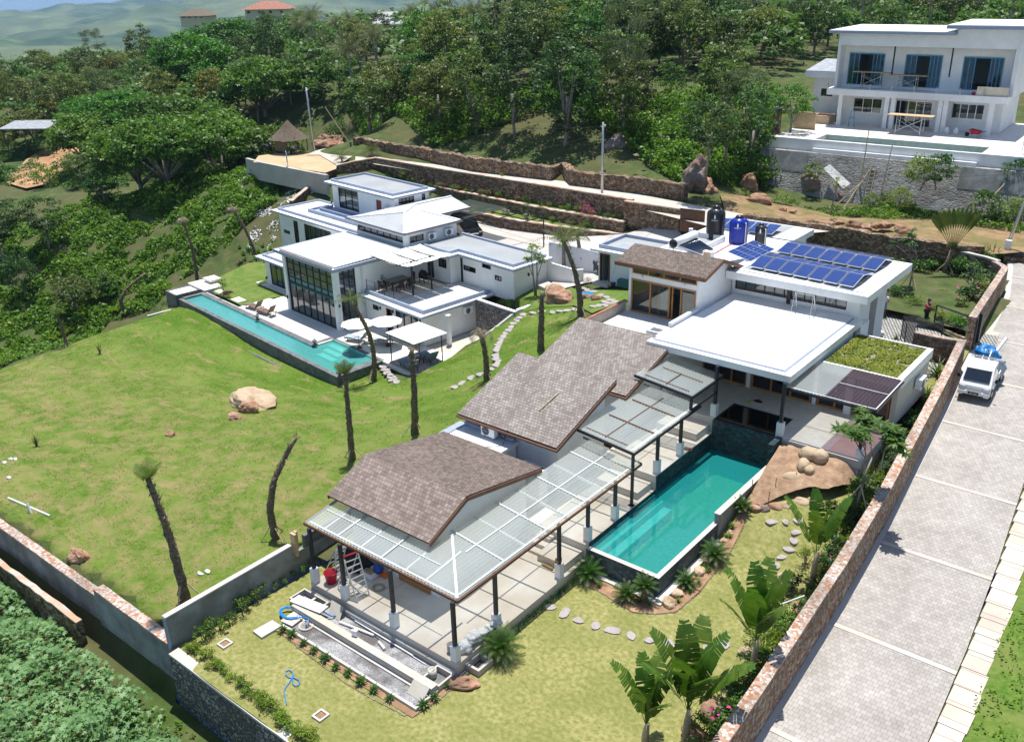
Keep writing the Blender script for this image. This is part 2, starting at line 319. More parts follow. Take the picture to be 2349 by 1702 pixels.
masonry('dark_pool_tile',[(.2,(.02,.05,.06)),(.5,(.035,.09,.10)),(.85,(.06,.14,.15))],(.012,.03,.035),5,.3,.03,(1,1,1.6))
masonry('grey_pool_tile',[(.2,(.07,.10,.12)),(.5,(.12,.165,.19)),(.85,(.18,.23,.26))],(.09,.12,.14),6,.3,.03,(1,1,1.6))
masonry('white_stone_wall',[(.2,(.50,.50,.52)),(.8,(.66,.66,.68))],(.38,.38,.40),4,.6,.05)
def bricks(n,c1,c2,mo,bw,rh,ms=.012,off=.5,kind='pos',rough=.85,bs=.5,var=None,rot=(0,0,0),dark=None):
 m,nt,b=newmat(n);v=coord(nt,kind,(1,1,1),rot);t=N(nt,'TexBrick');t.offset=off;t.offset_frequency=2;nt.links.new(v,t.inputs['Vector'])
 for k,x in(('Scale',1),('Brick Width',bw),('Row Height',rh),('Mortar Size',ms),('Mortar Smooth',.2),('Bias',0)):t.inputs[k].default_value=x
 t.inputs['Color1'].default_value=(*c1,1);t.inputs['Color2'].default_value=(*c2,1);t.inputs['Mortar'].default_value=(*mo,1)
 c=t.outputs['Color']
 if var:c=mix(nt,var,c,ramp(nt,noise(nt,v,.5,5,.7),[(.3,(.45,.42,.40)),(.7,(1.15,1.15,1.15))]),'MULTIPLY')
 if dark:c=mix(nt,ramp(nt,noise(nt,coord(nt,kind,(1.2,.35,1),rot),.55,3),[(.5,(0,0,0)),(.68,(.8,.8,.8))]),c,dark)
 nt.links.new(c,b.inputs['Base Color']);b.inputs['Roughness'].default_value=rough;b.inputs['Specular IOR Level'].default_value=.25
 iv=N(nt,'Math',operation='SUBTRACT');iv.inputs[0].default_value=1;nt.links.new(t.outputs['Fac'],iv.inputs[1]);bump(nt,b,iv.outputs[0],bs,.02);return m
bricks('pavers',(.35,.325,.30),(.43,.405,.38),(.17,.155,.14),.2,.2,.006,.5,var=.45,bs=.2)
bricks('shingle_grey',(.23,.20,.18),(.37,.335,.31),(.06,.05,.045),.17,.17,.009,.5,'uv',var=.5,dark=(.15,.12,.105))
bricks('shingle_brown',(.13,.10,.085),(.23,.185,.16),(.04,.03,.025),.14,.14,.006,.5,'uv',var=.5)
bricks('shingle_pink',(.19,.15,.13),(.33,.265,.235),(.055,.04,.035),.17,.18,.008,.5,'uv',var=.45)
bricks('kerb_stone',(.50,.43,.36),(.62,.54,.46),(.20,.16,.13),3,.85,.012,0,var=.4)
bricks('grass_block',(.40,.39,.38),(.50,.49,.47),(.055,.06,.045),.2,.2,.035,.5,var=.2)
bricks('dark_brick',(.07,.07,.075),(.16,.15,.15),(.14,.14,.14),.3,.12,.02,.5,'uv')
bricks('drive_slab',(.48,.45,.42),(.54,.51,.48),(.22,.20,.18),3.2,3.2,.03,0,rot=(0,0,.15),var=.3)
bricks('shaded_paver',(.24,.24,.25),(.30,.30,.31),(.12,.12,.12),.2,.1,.01,.5,var=.2)
surf('lawn_dry',[(.28,(.13,.15,.035)),(.45,(.215,.215,.065)),(.6,(.30,.275,.115)),(.8,(.40,.35,.18))],5.5,.95,.6,.03,det=8,sc2=.45,stops2=(.13,.155,.03),f2=.45,bsc=22)
surf('lawn_green',[(.25,(.045,.10,.010)),(.5,(.085,.155,.018)),(.75,(.15,.21,.038))],5,.95,.6,.03,det=8,sc2=.9,stops2=(.19,.20,.06),f2=.5,bsc=20)
m,nt,b=newmat('hill_grass');v=coord(nt,'pos');v2=coord(nt,'pos',(.5,1.4,1),(0,0,.6))
c=ramp(nt,noise(nt,v,4.5,9,.7),[(.25,(.04,.09,.007)),(.5,(.075,.145,.012)),(.75,(.13,.20,.028))])
c=mix(nt,ramp(nt,noise(nt,v2,.32,5,.65),[(.40,(0,0,0)),(.62,(.75,.75,.75))]),c,(.15,.205,.04))
c=mix(nt,ramp(nt,noise(nt,v2,.75,6,.7),[(.55,(0,0,0)),(.68,(.9,.9,.9))]),c,(.27,.20,.10))
gp=N(nt,'SeparateXYZ');nt.links.new(v,gp.inputs[0]);mr=N(nt,'MapRange');mr.inputs[1].default_value=36;mr.inputs[2].default_value=24;nt.links.new(gp.outputs[1],mr.inputs[0])
f=N(nt,'Math',operation='MULTIPLY');nt.links.new(mr.outputs[0],f.inputs[0]);nt.links.new(ramp(nt,noise(nt,v,.9,7,.75),[(.42,(0,0,0)),(.66,(.9,.9,.9))]),f.inputs[1])
c=mix(nt,f.outputs[0],c,(.25,.20,.09));nt.links.new(c,b.inputs['Base Color']);b.inputs['Roughness'].default_value=.95;b.inputs['Specular IOR Level'].default_value=.15;bump(nt,b,noise(nt,v,14,6,.7),.8,.06)
surf('forest_floor',[(.3,(.03,.055,.012)),(.5,(.055,.085,.018)),(.75,(.12,.115,.05))],.8,.95,.6,.1,det=8,sc2=.15,stops2=(.10,.08,.04),f2=.5)
surf('bank_soil',[(.25,(.15,.095,.05)),(.5,(.25,.165,.085)),(.8,(.34,.24,.14))],1.3,.95,.7,.06,det=8,sc2=.5,stops2=(.10,.12,.03),f2=.6)
surf('gravel',[(.3,(.13,.13,.135)),(.5,(.30,.30,.31)),(.7,(.50,.50,.50))],28,.9,.7,.02,det=3,sc2=.8,stops2=(.07,.06,.055),f2=.8)
surf('pebble_roof',[(.35,(.42,.41,.38)),(.6,(.72,.72,.70))],18,.9,.5,.02,det=4)
surf('far_hill',[(.3,(.012,.035,.015)),(.5,(.03,.065,.025)),(.7,(.10,.15,.05))],.006,.95,.9,18,det=12,sc2=.0015,stops2=(.17,.19,.09),f2=.5,bsc=.012)
surf('mound_soil',[(.3,(.22,.13,.08)),(.6,(.36,.24,.155)),(.8,(.46,.34,.24))],3,.95,.7,.05,det=8)
surf('roof_moss',[(.3,(.17,.135,.10)),(.5,(.24,.20,.145)),(.7,(.30,.25,.18))],3,.95,.5,.03)
def leafmat(n,dark,mid,light,sc=.5,tr=.35,rnd=.25,kind='obj'):
 m,nt,b=newmat(n);v=coord(nt,kind);c=ramp(nt,noise(nt,v,sc,4,.7),[(.28,dark),(.5,mid),(.74,light)])
 oi=N(nt,'ObjectInfo');hs=N(nt,'HueSaturation');mr=N(nt,'MapRange');mr.inputs[3].default_value=.5-rnd*.09;mr.inputs[4].default_value=.5+rnd*.09;nt.links.new(oi.outputs['Random'],mr.inputs[0]);nt.links.new(mr.outputs[0],hs.inputs['Hue'])
 m2=N(nt,'MapRange');m2.inputs[3].default_value=1-rnd;m2.inputs[4].default_value=1+rnd;mu=N(nt,'Math',operation='MULTIPLY');mu.inputs[1].default_value=7.31;fr=N(nt,'Math',operation='FRACT');nt.links.new(oi.outputs['Random'],mu.inputs[0]);nt.links.new(mu.outputs[0],fr.inputs[0]);nt.links.new(fr.outputs[0],m2.inputs[0]);nt.links.new(m2.outputs[0],hs.inputs['Value'])
 nt.links.new(c,hs.inputs['Color']);nt.links.new(hs.outputs[0],b.inputs['Base Color']);b.inputs['Roughness'].default_value=.5;b.inputs['Specular IOR Level'].default_value=.35
 t=N(nt,'BsdfTranslucent');tc=mix(nt,.6,hs.outputs[0],(1.3,1.5,.5),'MULTIPLY');nt.links.new(tc,t.inputs[0]);ms=N(nt,'MixShader');ms.inputs[0].default_value=tr
 nt.links.new(b.outputs[0],ms.inputs[1]);nt.links.new(t.outputs[0],ms.inputs[2]);nt.links.new(ms.outputs[0],nt.nodes['Material Output'].inputs[0]);return m
leafmat('leaf_broad',(0.03,0.09,0.008),(0.07,0.17,0.012),(0.14,0.27,0.025),.45)
leafmat('leaf_mixed',(0.035,0.08,0.014),(0.075,0.135,0.025),(0.14,0.21,0.04),.5,rnd=.35)
leafmat('leaf_olive',(0.05,0.075,0.016),(0.1,0.135,0.025),(0.19,0.21,0.045),.6,rnd=.35)
leafmat('leaf_dark',(0.016,0.045,0.009),(0.035,0.085,0.014),(0.075,0.145,0.024),.6,rnd=.2)
leafmat('leaf_gold',(0.08,0.11,0.012),(0.17,0.18,0.014),(0.32,0.26,0.02),.5,rnd=.2)
leafmat('leaf_casuarina',(0.045,0.075,0.028),(0.085,0.12,0.045),(0.14,0.17,0.07),.8,rnd=.2)
leafmat('leaf_lime',(.06,.12,.008),(.14,.22,.012),(.26,.33,.03),1.5,rnd=.15)
leafmat('leaf_castor',(.08,.18,.06),(.15,.29,.11),(.27,.42,.19),.9,rnd=.1,kind='pos')
leafmat('leaf_under',(0.045,0.11,0.01),(0.1,0.2,0.014),(0.19,0.29,0.03),.35,rnd=.1,kind='pos')
leafmat('leaf_banana',(.03,.08,.01),(.07,.15,.015),(.15,.23,.03),1.5,rnd=.15)
leafmat('leaf_palm',(.03,.06,.01),(.07,.10,.02),(.16,.17,.05),.9,rnd=.3)
leafmat('leaf_coco',(.04,.06,.02),(.11,.12,.05),(.22,.20,.10),.9,rnd=.25)
leafmat('leaf_dead',(.10,.075,.05),(.19,.15,.105),(.30,.25,.18),2,.15,rnd=.1)
leafmat('leaf_cycad',(.018,.06,.01),(.045,.11,.015),(.11,.19,.03),2,rnd=.1)
leafmat('leaf_yellowgreen',(.10,.15,.03),(.22,.26,.07),(.40,.40,.16),2,rnd=.1)
leafmat('twig_grey',(.12,.10,.09),(.20,.18,.165),(.30,.28,.26),2,0,rnd=.1)
leafmat('leaf_hillgrass',(0.06,0.14,0.01),(0.11,0.2,0.015),(0.19,0.26,0.03),.5,rnd=0,kind='pos')
leafmat('leaf_redbush',(.04,.012,.015),(.09,.02,.025),(.14,.05,.04),2,rnd=0)
leafmat('leaf_sedum',(.10,.13,.01),(.20,.24,.015),(.30,.32,.03),1.2,rnd=0,kind='pos')
def glass(n,tint,rough=.02,refl=.5,body=None,bf=0):
 m,nt,b=newmat(n);nt.nodes.remove(b);out=nt.nodes['Material Output']
 t=N(nt,'BsdfTransparent');t.inputs[0].default_value=(*tint,1);g=N(nt,'BsdfGlossy');g.inputs['Roughness'].default_value=rough;g.inputs[0].default_value=(.9,.95,1,1)
 fr=N(nt,'Fresnel');fr.inputs[0].default_value=1.5;ad=N(nt,'Math',operation='MULTIPLY_ADD');ad.inputs[1].default_value=1.3 if refl>.3 or rough<.1 else refl*3;ad.inputs[2].default_value=refl*.1;nt.links.new(fr.outputs[0],ad.inputs[0])
 base=t.outputs[0]
 if body:
  d=N(nt,'BsdfDiffuse');d.inputs[0].default_value=(*body,1)
  if refl<=.25 and rough>=.15:
   tl_=N(nt,'BsdfTranslucent');tl_.inputs[0].default_value=(*body,1);y=N(nt,'MixShader');y.inputs[0].default_value=.5;nt.links.new(d.outputs[0],y.inputs[1]);nt.links.new(tl_.outputs[0],y.inputs[2]);d=y
  x=N(nt,'MixShader');x.inputs[0].default_value=bf;nt.links.new(base,x.inputs[1]);nt.links.new(d.outputs[0],x.inputs[2]);base=x.outputs[0]
 ms=N(nt,'MixShader');nt.links.new(ad.outputs[0],ms.inputs[0]);nt.links.new(base,ms.inputs[1]);nt.links.new(g.outputs[0],ms.inputs[2]);nt.links.new(ms.outputs[0],out.inputs[0]);return m,nt,g
glass('glass',(.55,.68,.68));glass('glass_clear',(.86,.92,.92));glass('glass_dark',(.20,.25,.27));glass('windscreen',(.06,.08,.09),.02,.8);glass('solar_tube',(.05,.05,.05),.1,.4,(.01,.02,.05),.9)
glass('sheet_clear',(.98,1,.99),.15,.2,(.80,.86,.83),.46);glass('sheet_bronze',(.42,.28,.30),.15,.25,(.16,.09,.08),.4);glass('shade_net',(.6,.6,.62),.6,0,(.05,.055,.06),.6);glass('carport_net',(.45,.47,.45),.6,0,(.12,.14,.13),.6)
glass('pool_glass',(.75,.9,.9));glass('film',(.7,.75,.8),.3,.5,(.5,.55,.6),.5)
def water(n,tint,body,bf,sc=3,st=.12):
 m,nt,g=glass(n,tint,.03,.2,body,bf);b=N(nt,'Bump');b.inputs['Strength'].default_value=st;b.inputs['Distance'].default_value=.05;nt.links.new(noise(nt,coord(nt,'pos'),sc,3),b.inputs['Height'])
 nt.links.new(b.outputs[0],g.inputs['Normal']);return m
water('water_turquoise',(.55,1,.95),(.16,.68,.64),.4,5,.4);water('water_teal',(.38,.95,.93),(.02,.36,.36),.42,1.5,.10);water('water_black',(.02,.03,.03),(.002,.004,.006),.6,2,.04)
surf('pool_tile_turq',[(.3,(.22,.62,.58)),(.7,(.34,.76,.70))],6,.5,.1,.01,sc2=1.2,stops2=(.06,.30,.28),f2=.5);surf('pool_tile_teal',[(.3,(.05,.30,.30)),(.7,(.09,.42,.42))],4,.5,.1,.01,sc2=.5,stops2=(.03,.22,.23),f2=.4)
surf('pool_step_tile',[(.3,(.30,.42,.38)),(.7,(.42,.55,.50))],6,.5,.1,.01)
surf('empty_pool',[(.3,(.30,.36,.33)),(.7,(.42,.48,.44))],3,.6,.1,.01)
m,nt,b=newmat('pv_cells');v=coord(nt,'uv');t=N(nt,'TexBrick');t.offset=0;nt.links.new(v,t.inputs['Vector'])
for k,x in(('Scale',1),('Brick Width',.166),('Row Height',.8),('Mortar Size',.006),('Mortar Smooth',0),('Bias',0)):t.inputs[k].default_value=x
t.inputs['Color1'].default_value=(.004,.022,.14,1);t.inputs['Color2'].default_value=(.006,.030,.18,1);t.inputs['Mortar'].default_value=(.16,.24,.45,1);nt.links.new(t.outputs[0],b.inputs['Base Color']);b.inputs['Roughness'].default_value=.18;b.inputs['Coat Weight'].default_value=.3
m,nt,b=newmat('sea_water');b.inputs['Base Color'].default_value=(.02,.07,.16,1);b.inputs['Roughness'].default_value=.25;bump(nt,b,noise(nt,coord(nt,'pos'),.01,4),.3,3)
# ---------------------------------------------------------------- terrain heights
def road_z(v):return .3+.045*(v-23)
rw=[(-8.25,8),(-8.3,15),(-8.42,22),(-8.72,30),(-9.1,36),(-9.65,42),(-10.2,48),(-10.75,53),(-11.0,56.3),(-11.02,60),(-11.5,65.5),(-12.7,71.5),(-14.5,77)]
def rwu(v):return interp(v,[(b,a)for a,b in rw])
def road_c(v):return interp(v,[(-30,-6.15),(22,-6.15),(30,-6.45),(36,-6.85),(42,-7.35),(48,-7.9),(53,-8.45),(57,-8.55),(60,-8.7),(66,-9.2),(72,-10.4),(78,-12.2)])
CT=[]
def c_(x,y,z):CT.append((x,y,z))
def cp(px,py,z):p=P(px,py,z);c_(p.x,p.y,z)
def ca(u,v,z):p=FA(u,v);c_(p.x,p.y,z)
def cc(x,y,z):X,Y=CAMF(x,y);c_(X,Y,z)
for a in((-28,14,.15),(-28,18,.25),(-28,22,.4),(-28,26,.8),(-28.2,30,1.3),(-28.3,34,1.9),(-28.4,38,2.6),(-28.5,42,3.2),(-31,44,2.9),(-27.6,46,3.1),(-33,50,2.5),(-30,55,2.6),(-20,60,2.4),(-38,56,2.1),
  (-34,14,0),(-42,14,-.2),(-50,14,-.6),(-60,14,-1.5),(-75,12,-4)):c_(*a)
for a in((-76,69.5,4.1),(-68,69.5,4.1),(-58,69.5,4.1),(-48,69,4.1),(-41,68.5,4.0),(-78,75.5,5.2),(-68,75,5.2),(-58,75,5.1),(-48,74.5,5.0),(-40,74,4.8),(-58,62,.9),(-50,62.3,.95),(-44,63,1.05),(-40.5,65,1.5),(-36.5,63,2.3),(-35.5,66,3.2),(-66,64,1.6),(-55,65.8,1.9),(-47,65.6,1.9),(-70,62.5,1.2),(-80,60.3,3.3),(-86,60.5,3.4),(-92,62,3.3),(-76,59.5,1.0),(-83,57,.6),(-76,56,-.4),(-90,55,-1.5)):c_(*a)
for a in((590,925,-1.7),(300,1050,-1.2),(100,950,-2),(0,1000,-1.9),(0,1150,-.6),(150,800,-3.3),(0,850,-3.5),(250,745,-3.3),(384,697,-3.3),(560,790,-3.1),(767,890,-3.0),(860,905,-2.3),(900,870,-2.2),
  (1000,905,-1.1),(1090,800,-.3),(1160,720,.4),(1200,690,.6),(1260,650,1.0),(960,985,-.1),(560,395,2.9),(620,405,3.1),(700,425,3.2),(640,440,1.6),(600,480,-.6),(540,430,.8),(500,480,-1.6),(1040,950,.7),(870,1000,-.4),(700,1040,-.5),(720,960,-1.2),(400,1200,-.2),(560,1150,-.1)):cp(*a)
for a in((-78,27,-5.5),(-86,30,-8),(-95,26,-10),(-79,34,-3.4),(-82,40,-4.2),(-83,47,-3.2),(-90,50,-5),(-48,45.5,.45),(-44,46,1.2),(-50,51,.9),(-57,53,.95),(-65,54,1),(-52,56,1.0),(-62,57,1.0),(-47,54,1.1),(-43,58,1.2),(-56,60,1.1),(-72,52,1),(-60,48,.9),(-48,50,.9),(-40,52,1.4),(-74,56,.9),(-70,34,-2.1),(-75,40,-2.3),(-46.5,37,-2),(-100,15,-10),(-110,60,-9)):ca(*a)
for a in((-21.5,105.5,4.1),(-24,106,4.2),(-18,112,5),(-35,106,2.2),(-37,113,1.5),(-43,109,-.8),(-58,121,-2),(-67,146,-2.5),(-50,103,-2.5),(-60,100,-5),(-75,110,-6),(-80,90,-8),
  (18,80,4.2),(0,103,7.5),(8,96,7.5),(2,110,9),(15,100,9),(-12,118,8),(25,84,3.2),(35,78,3.0),(44,72,3.2),(20,100,8.2),(35,100,8),(50,95,7.8),(60,85,5),(55,70,3.5),(48,62,2.8),(36,64,2.5),(22,72,3.4),
  (-90,150,-4),(-60,150,1),(-35,150,6),(-10,150,9.5),(15,150,11.5),(40,150,12),(80,150,11),(90,110,8),(-130,140,-12),(-160,200,-20),(-105,200,2),(-80,200,4),(-40,200,8.5),(0,200,10),(40,200,12.5),(100,200,13),(-200,300,-35),(-130,300,-14),(-60,300,4),(0,300,6),(60,300,9),(150,300,12),(-150,110,-14),
  (-250,450,-75),(-150,450,-45),(-60,450,-22),(30,450,-14),(160,450,-5),(300,450,-5),(150,60,3),(70,40,1),(40,20,.2),(70,10,.5)):cc(*a)
c_(0,10,0);c_(0,30,.6);c_(0,50,1.5);c_(12,45,1.4);c_(-5,68,2.6);c_(-10,62,2.4)
_P=np.array([c[:2]for c in CT])/50;_Z=np.array([c[2]for c in CT]);_n=len(CT)
def _phi(r):return np.sqrt(r*r+.01)
_A=np.zeros((_n+3,_n+3));_D=np.linalg.norm(_P[:,None]-_P[None],axis=2);_A[:_n,:_n]=_phi(_D)+np.eye(_n)*-.02;_A[:_n,_n]=1;_A[:_n,_n+1:]=_P;_A[_n,:_n]=1;_A[_n+1:,:_n]=_P.T
_W=np.linalg.solve(_A,np.concatenate([_Z,[0,0,0]]))
def hz(x,y):
 p=np.array([x,y])/50;return float(_phi(np.linalg.norm(_P-p,axis=1))@_W[:_n]+_W[_n]+_W[_n+1]*p[0]+_W[_n+2]*p[1])
def FAp(l):return[tuple(FA(u,v)[:2])for u,v in l]
POLY_LOW=[(-120,-10),(-120,12.7),(-27.5,12.9),(-8,12.9),(-8,-10)]
POLY_YARD=[(-27.6,12.9),(-8.4,12.9),(-9.2,36),(-10.2,46),(-11.2,57.5),(-27.4,60),(-26.8,43.5),(-26.9,38.2),(-27.2,20)]
POLY_PATIO=FAp([(-76.5,30.6),(-46.2,30.6),(-46.0,38),(-45.0,41),(-44.6,44.2),(-53,44.6),(-57,43.5),(-64,43.5),(-79,44),(-79,48.5),(-72,48.5),(-72,37.5),(-76.5,35.5)])
POLY_COURT=[(-62,60),(-50,64.5)]
def ground(x,y):
 if y<(13.5 if x<-8.6 else 12.75):
  t=min(1,max(0,(12.75-y)/1.0));base=-2.3-.02*max(0,-x-30)
  if x>-8.3:return road_z(y)-.02 if x<-3.2 else min(.9,.05+.2*(x+3.2))*.6+road_z(y)-.1
  return base+.25*mn.noise(Vector((x*.3,y*.3,0)))
 if y<64 and road_c(y)+3.0<=x<30 and y>-30:
  return road_z(y)-.02+min(1.2,.10*(x-road_c(y)-3.0))+.12*mn.noise(Vector((x*.4,y*.4,0)))
 if y<78 and rwu(y)-(1.3 if y<57 else .1)<x<road_c(y)+3.2:return road_z(y)-.12
 z=hz(x,y)
 if inpoly(x,y,POLY_PATIO):return min(z,-2.2)if y<60 else z
 return z+.12*mn.noise(Vector((x*.25,y*.25,3)))*(1 if x<-28.5 else .2)
def yard(x,y):
 if x<-14.5 and y<60:base=0
 else:base=0
 t=max(0,min(1,(y-29.8)/6.2));u=1 if x>-14.8 else 0
 r=1.35*t*t*(3-2*t)*u
 if y>37:r=1.35+max(0,min(1,(y-37)/12))*.55
 if x<-14.6 and 37<y<44:r=0
 return r+.03*mn.noise(Vector((x*.5,y*.5,0)))
LAWN_L=[(-27.9,13.3),(-27.8,19.5),(-27.6,24),(-28,31),(-28.6,38),(-28.8,42)]+[tuple(P(*q)[:2])for q in((1290,655,1.2),(1215,690,.6),(1180,700,.5),(1120,770,-.2),(1060,800,-.8),(985,850,-1.9),(930,880,-2.2),(880,850,-2.2),(858,812,-2.2),(790,860,-2.9),(700,850,-3.1),(384,700,-3.3),(350,716,-3.3),(250,745,-3.3),(150,790,-3.4),(0,855,-3.5),(-200,960,-4))]+[(-62,13.3)]
def grid_mesh(x0,x1,y0,y1,st,mb,skip=None):
 nx=int((x1-x0)/st)+1;ny=int((y1-y0)/st)+1;vs=[(x0+i*st,y0+j*st,ground(x0+i*st,y0+j*st))for j in range(ny)for i in range(nx)];fs=[]
 for j in range(ny-1):
  for i in range(nx-1):
   cx,cy=x0+(i+.5)*st,y0+(j+.5)*st
   if skip and skip(cx,cy):continue
   a=j*nx+i;fs.append((a,a+1,a+1+nx,a+nx))
 mb.add(vs,fs)
def sk_near(x,y):
 return(inpoly(x,y,POLY_YARD))or(y>-20 and y<77 and road_c(y)-1.5<x<road_c(y)+2)
mb=MB();grid_mesh(-110,30,-24,102,.8,mb,sk_near)
gnd=struct(mb,'ground','forest_floor',True)
mb=MB();CX0,CY0=-110,-24
def ground2(x,y):
 return hz(x,y)
def farring(mb):
 vs=[];fs=[];N1=96;rr=[0]
 st=5;x0,x1,y0,y1=-700,500,-24,760;nx=int((x1-x0)/st)+1;ny=int((y1-y0)/st)+1
 for j in range(ny):
  for i in range(nx):
   x,y=x0+i*st,y0+j*st;z=ground2(x,y)
   vs.append((x,y,z-(.5 if-110<=x<=30 and-24<=y<=100 else 0)))
 for j in range(ny-1):
  for i in range(nx-1):
   cx,cy=x0+(i+.5)*st,y0+(j+.5)*st
   if-108<cx<28 and-22<cy<99:continue
   a=j*nx+i;fs.append((a,a+1,a+1+nx,a+nx))
 mb.add(vs,fs)
_hz=hz
def hz2(x,y):
 r=math.hypot(x,y)
 if r<420:return _hz(x,y)
 t=min(1,(r-420)/330);k=420/r;z=_hz(x*k,y*k);return lerp(z,far_h(x,y),t*t*(3-2*t))
def far_h(x,y):
 r=math.hypot(x,y);az=math.atan2(x*RT.x+y*RT.y,x*FW.x+y*FW.y)
 p=Vector((x/900,y/900,0));n=mn.fractal(p,1,2,6)
 n2=1-abs(mn.noise(Vector((x/1500+3.1,y/1500+7.7,0))))*2
 base=interp(r,[(400,-60),(800,-115),(1500,-150),(2500,-160),(4500,-175),(9000,-230)])
 amp=interp(r,[(400,10),(900,26),(2000,55),(3200,95),(5500,120),(7500,20)])
 return base+amp*(.55*n2+.9*n+.15)+6*mn.fractal(Vector((x/160,y/160,2)),1,2,4)
hz=hz2
farring(mb);struct(mb,'ground','forest_floor',True)
mb=MB();vs=[];fs=[];A0,A1,NA,NR=-.95,.95,420,150
yaw=math.atan2(FW.x,FW.y)
for j in range(NR+1):
 r=560*(8600/560)**(j/NR)
 for i in range(NA+1):
  a=yaw+lerp(A0,A1,i/NA);x,y=r*math.sin(a),r*math.cos(a);z=far_h(x,y)
  if r<760:z-=14*(760-r)/200
  vs.append((x,y,z))
for j in range(NR):
 for i in range(NA):a=j*(NA+1)+i;fs.append((a,a+1,a+NA+2,a+NA+1))
mb.add(vs,fs);struct(mb,'hills','far_hill',True)
mb=MB();a=60000;mb.add([(-a,-a,-190),(a,-a,-190),(a,a,-190),(-a,a,-190)],[(0,1,2,3)]);struct(mb,'sea','sea_water')
sheet('garden_lawn','lawn_dry',POLY_YARD,yard,.7)
sheet('hillside_lawn','hill_grass',LAWN_L,lambda x,y:ground(x,y),.55,dz=.05)
mb=MB();vs=[];fs=[];RV=[-30+i*1.5 for i in range(72)]
for v in RV:
 c=road_c(v)
 for d in(-2.35,-1.2,0,1.2,2.2):vs.append((c+d,v,road_z(v)-(.0 if abs(d)<2 else .015)))
n=5
for j in range(len(RV)-1):
 for i in range(4):a=j*n+i;fs.append((a,a+1,a+1+n,a+n))
mb.add(vs,fs);struct(mb,'road','pavers')
mb=MB()
for k in range(-6,9):
 v=28.62+k*5.93;c=road_c(v);mb.box(c-2.32,c+2.2,v-.11,v+.11,road_z(v)-.2,road_z(v)+.012)
struct(mb,'road_concrete_band','concrete')
mb=MB();rk=random.Random(5)
for i in range(-30,76):
 v=i*1.0;c=road_c(v)+2.24;j_=rk.uniform(0,.1)
 mb.obox((c+.4+j_/2,v+.5,road_z(v+.5)-.05),(.80+j_,.97,.22),rk.uniform(-.01,.01),math.atan(.045))
struct(mb,'kerb','kerb_stone')
mb=MB()
for i in range(-15,38):
 v=i*2.0;c=road_c(v)-2.36;c2=road_c(v+2)-2.36;z=road_z(v)+.012;z2=road_z(v+2)+.012
 mb.add([(c-.02,v,z),(c+.30,v,z),(c2+.30,v+2,z2),(c2-.02,v+2,z2)],[(0,1,2,3)])
 mb.add([(c-.02,v,z),(c2-.02,v+2,z2),(c2-.16,v+2,z2-.24),(c-.16,v,z-.24)],[(0,1,2,3)])
 mb.add([(c-.6,v,z-.24),(c-.16,v,z-.24),(c2-.16,v+2,z2-.24),(c2-.6,v+2,z2-.24)],[(0,1,2,3)])
struct(mb,'road_gutter','concrete_light')
sheet('roadside_grass','lawn_green',[(-3.1,-20),(25,-20),(25,60),(-5.3,60),(-5.0,48),(-4.3,42),(-3.8,36),(-3.4,30),(-3.1,22)],lambda x,y:ground(x,y)+.03,1.0)
# ---------------------------------------------------------------- walls
def wallrun(name,label,pts,th,zb,mats,cat='wall',group=None,cop=.1,jit=.04,side=-1,over=0,seed=0,step=.5,copname='coping'):
 """pts: (x,y,ztop) along one face; thickness goes to the given side; zb: bottom height function or number"""
 rr=random.Random(seed);P3=[]
 for(a,b)in zip(pts,pts[1:]):
  L=math.hypot(b[0]-a[0],b[1]-a[1]);n=max(1,int(L/step))
  for k in range(n):P3.append([lerp(a[i],b[i],k/n)for i in range(3)])
 P3.append(list(pts[-1]));bod=MB();cpm=MB();n=len(P3);out=[];inn=[]
 for i,p in enumerate(P3):
  a=P3[max(0,i-1)];b=P3[min(n-1,i+1)];d=Vector((b[0]-a[0],b[1]-a[1])).normalized();nn=Vector((d.y,-d.x))*side
  out.append((p[0],p[1]));inn.append((p[0]+nn.x*th,p[1]+nn.y*th));p[2]+=rr.uniform(-jit,jit)
 zbf=zb if callable(zb)else(lambda x,y:zb)
 vb=[];vc=[]
 for i in range(n):
  zt=P3[i][2]-cop;z0=zbf(*out[i]);z1=zbf(*inn[i]);vb+=[(*out[i],z0),(*out[i],zt),(*inn[i],zt),(*inn[i],z1)]
  dx=(out[i][0]-inn[i][0])/th*over;dy=(out[i][1]-inn[i][1])/th*over;j1=rr.uniform(-jit,jit)*.5
  vc+=[(out[i][0]+dx,out[i][1]+dy,zt),(out[i][0]+dx,out[i][1]+dy,zt+cop+j1),(inn[i][0]-dx,inn[i][1]-dy,zt+cop-j1),(inn[i][0]-dx,inn[i][1]-dy,zt)]
 fs=[];
 for i in range(n-1):
  a=i*4;
  for k in range(4):fs.append((a+k,a+(k+1)%4,a+4+(k+1)%4,a+4+k))
 ends=[(0,1,2,3),tuple((n-1)*4+k for k in(3,2,1,0))]
 fb=[f for f in fs if True]
 bod.add(vb,[f for f in fs if not(f[0]%4==1)]+ends);cpm.add(vc,fs+ends)
 c=P3[n//2];r=thing(name,label,cat,(c[0],c[1],min(zbf(*out[n//2]),c[2]-.3)),'w',group)
 bod.build('masonry',mats[0],r);cpm.build(copname,mats[1],r);return r
GR='rubble stone terrace walls'
wallrun('boundary_wall','long orange stone wall between the garden and the paved road, shaded on its road side',[(u,v,road_z(v)+1.78)for u,v in rw[:8]],.43,lambda x,y:road_z(y)-.35,('stone_orange','stone_top'),side=-1,jit=.015)
a=Z('V',1500,880,road_z(56)+1.8);b=Z('V',925,760,road_z(56)+1.8)
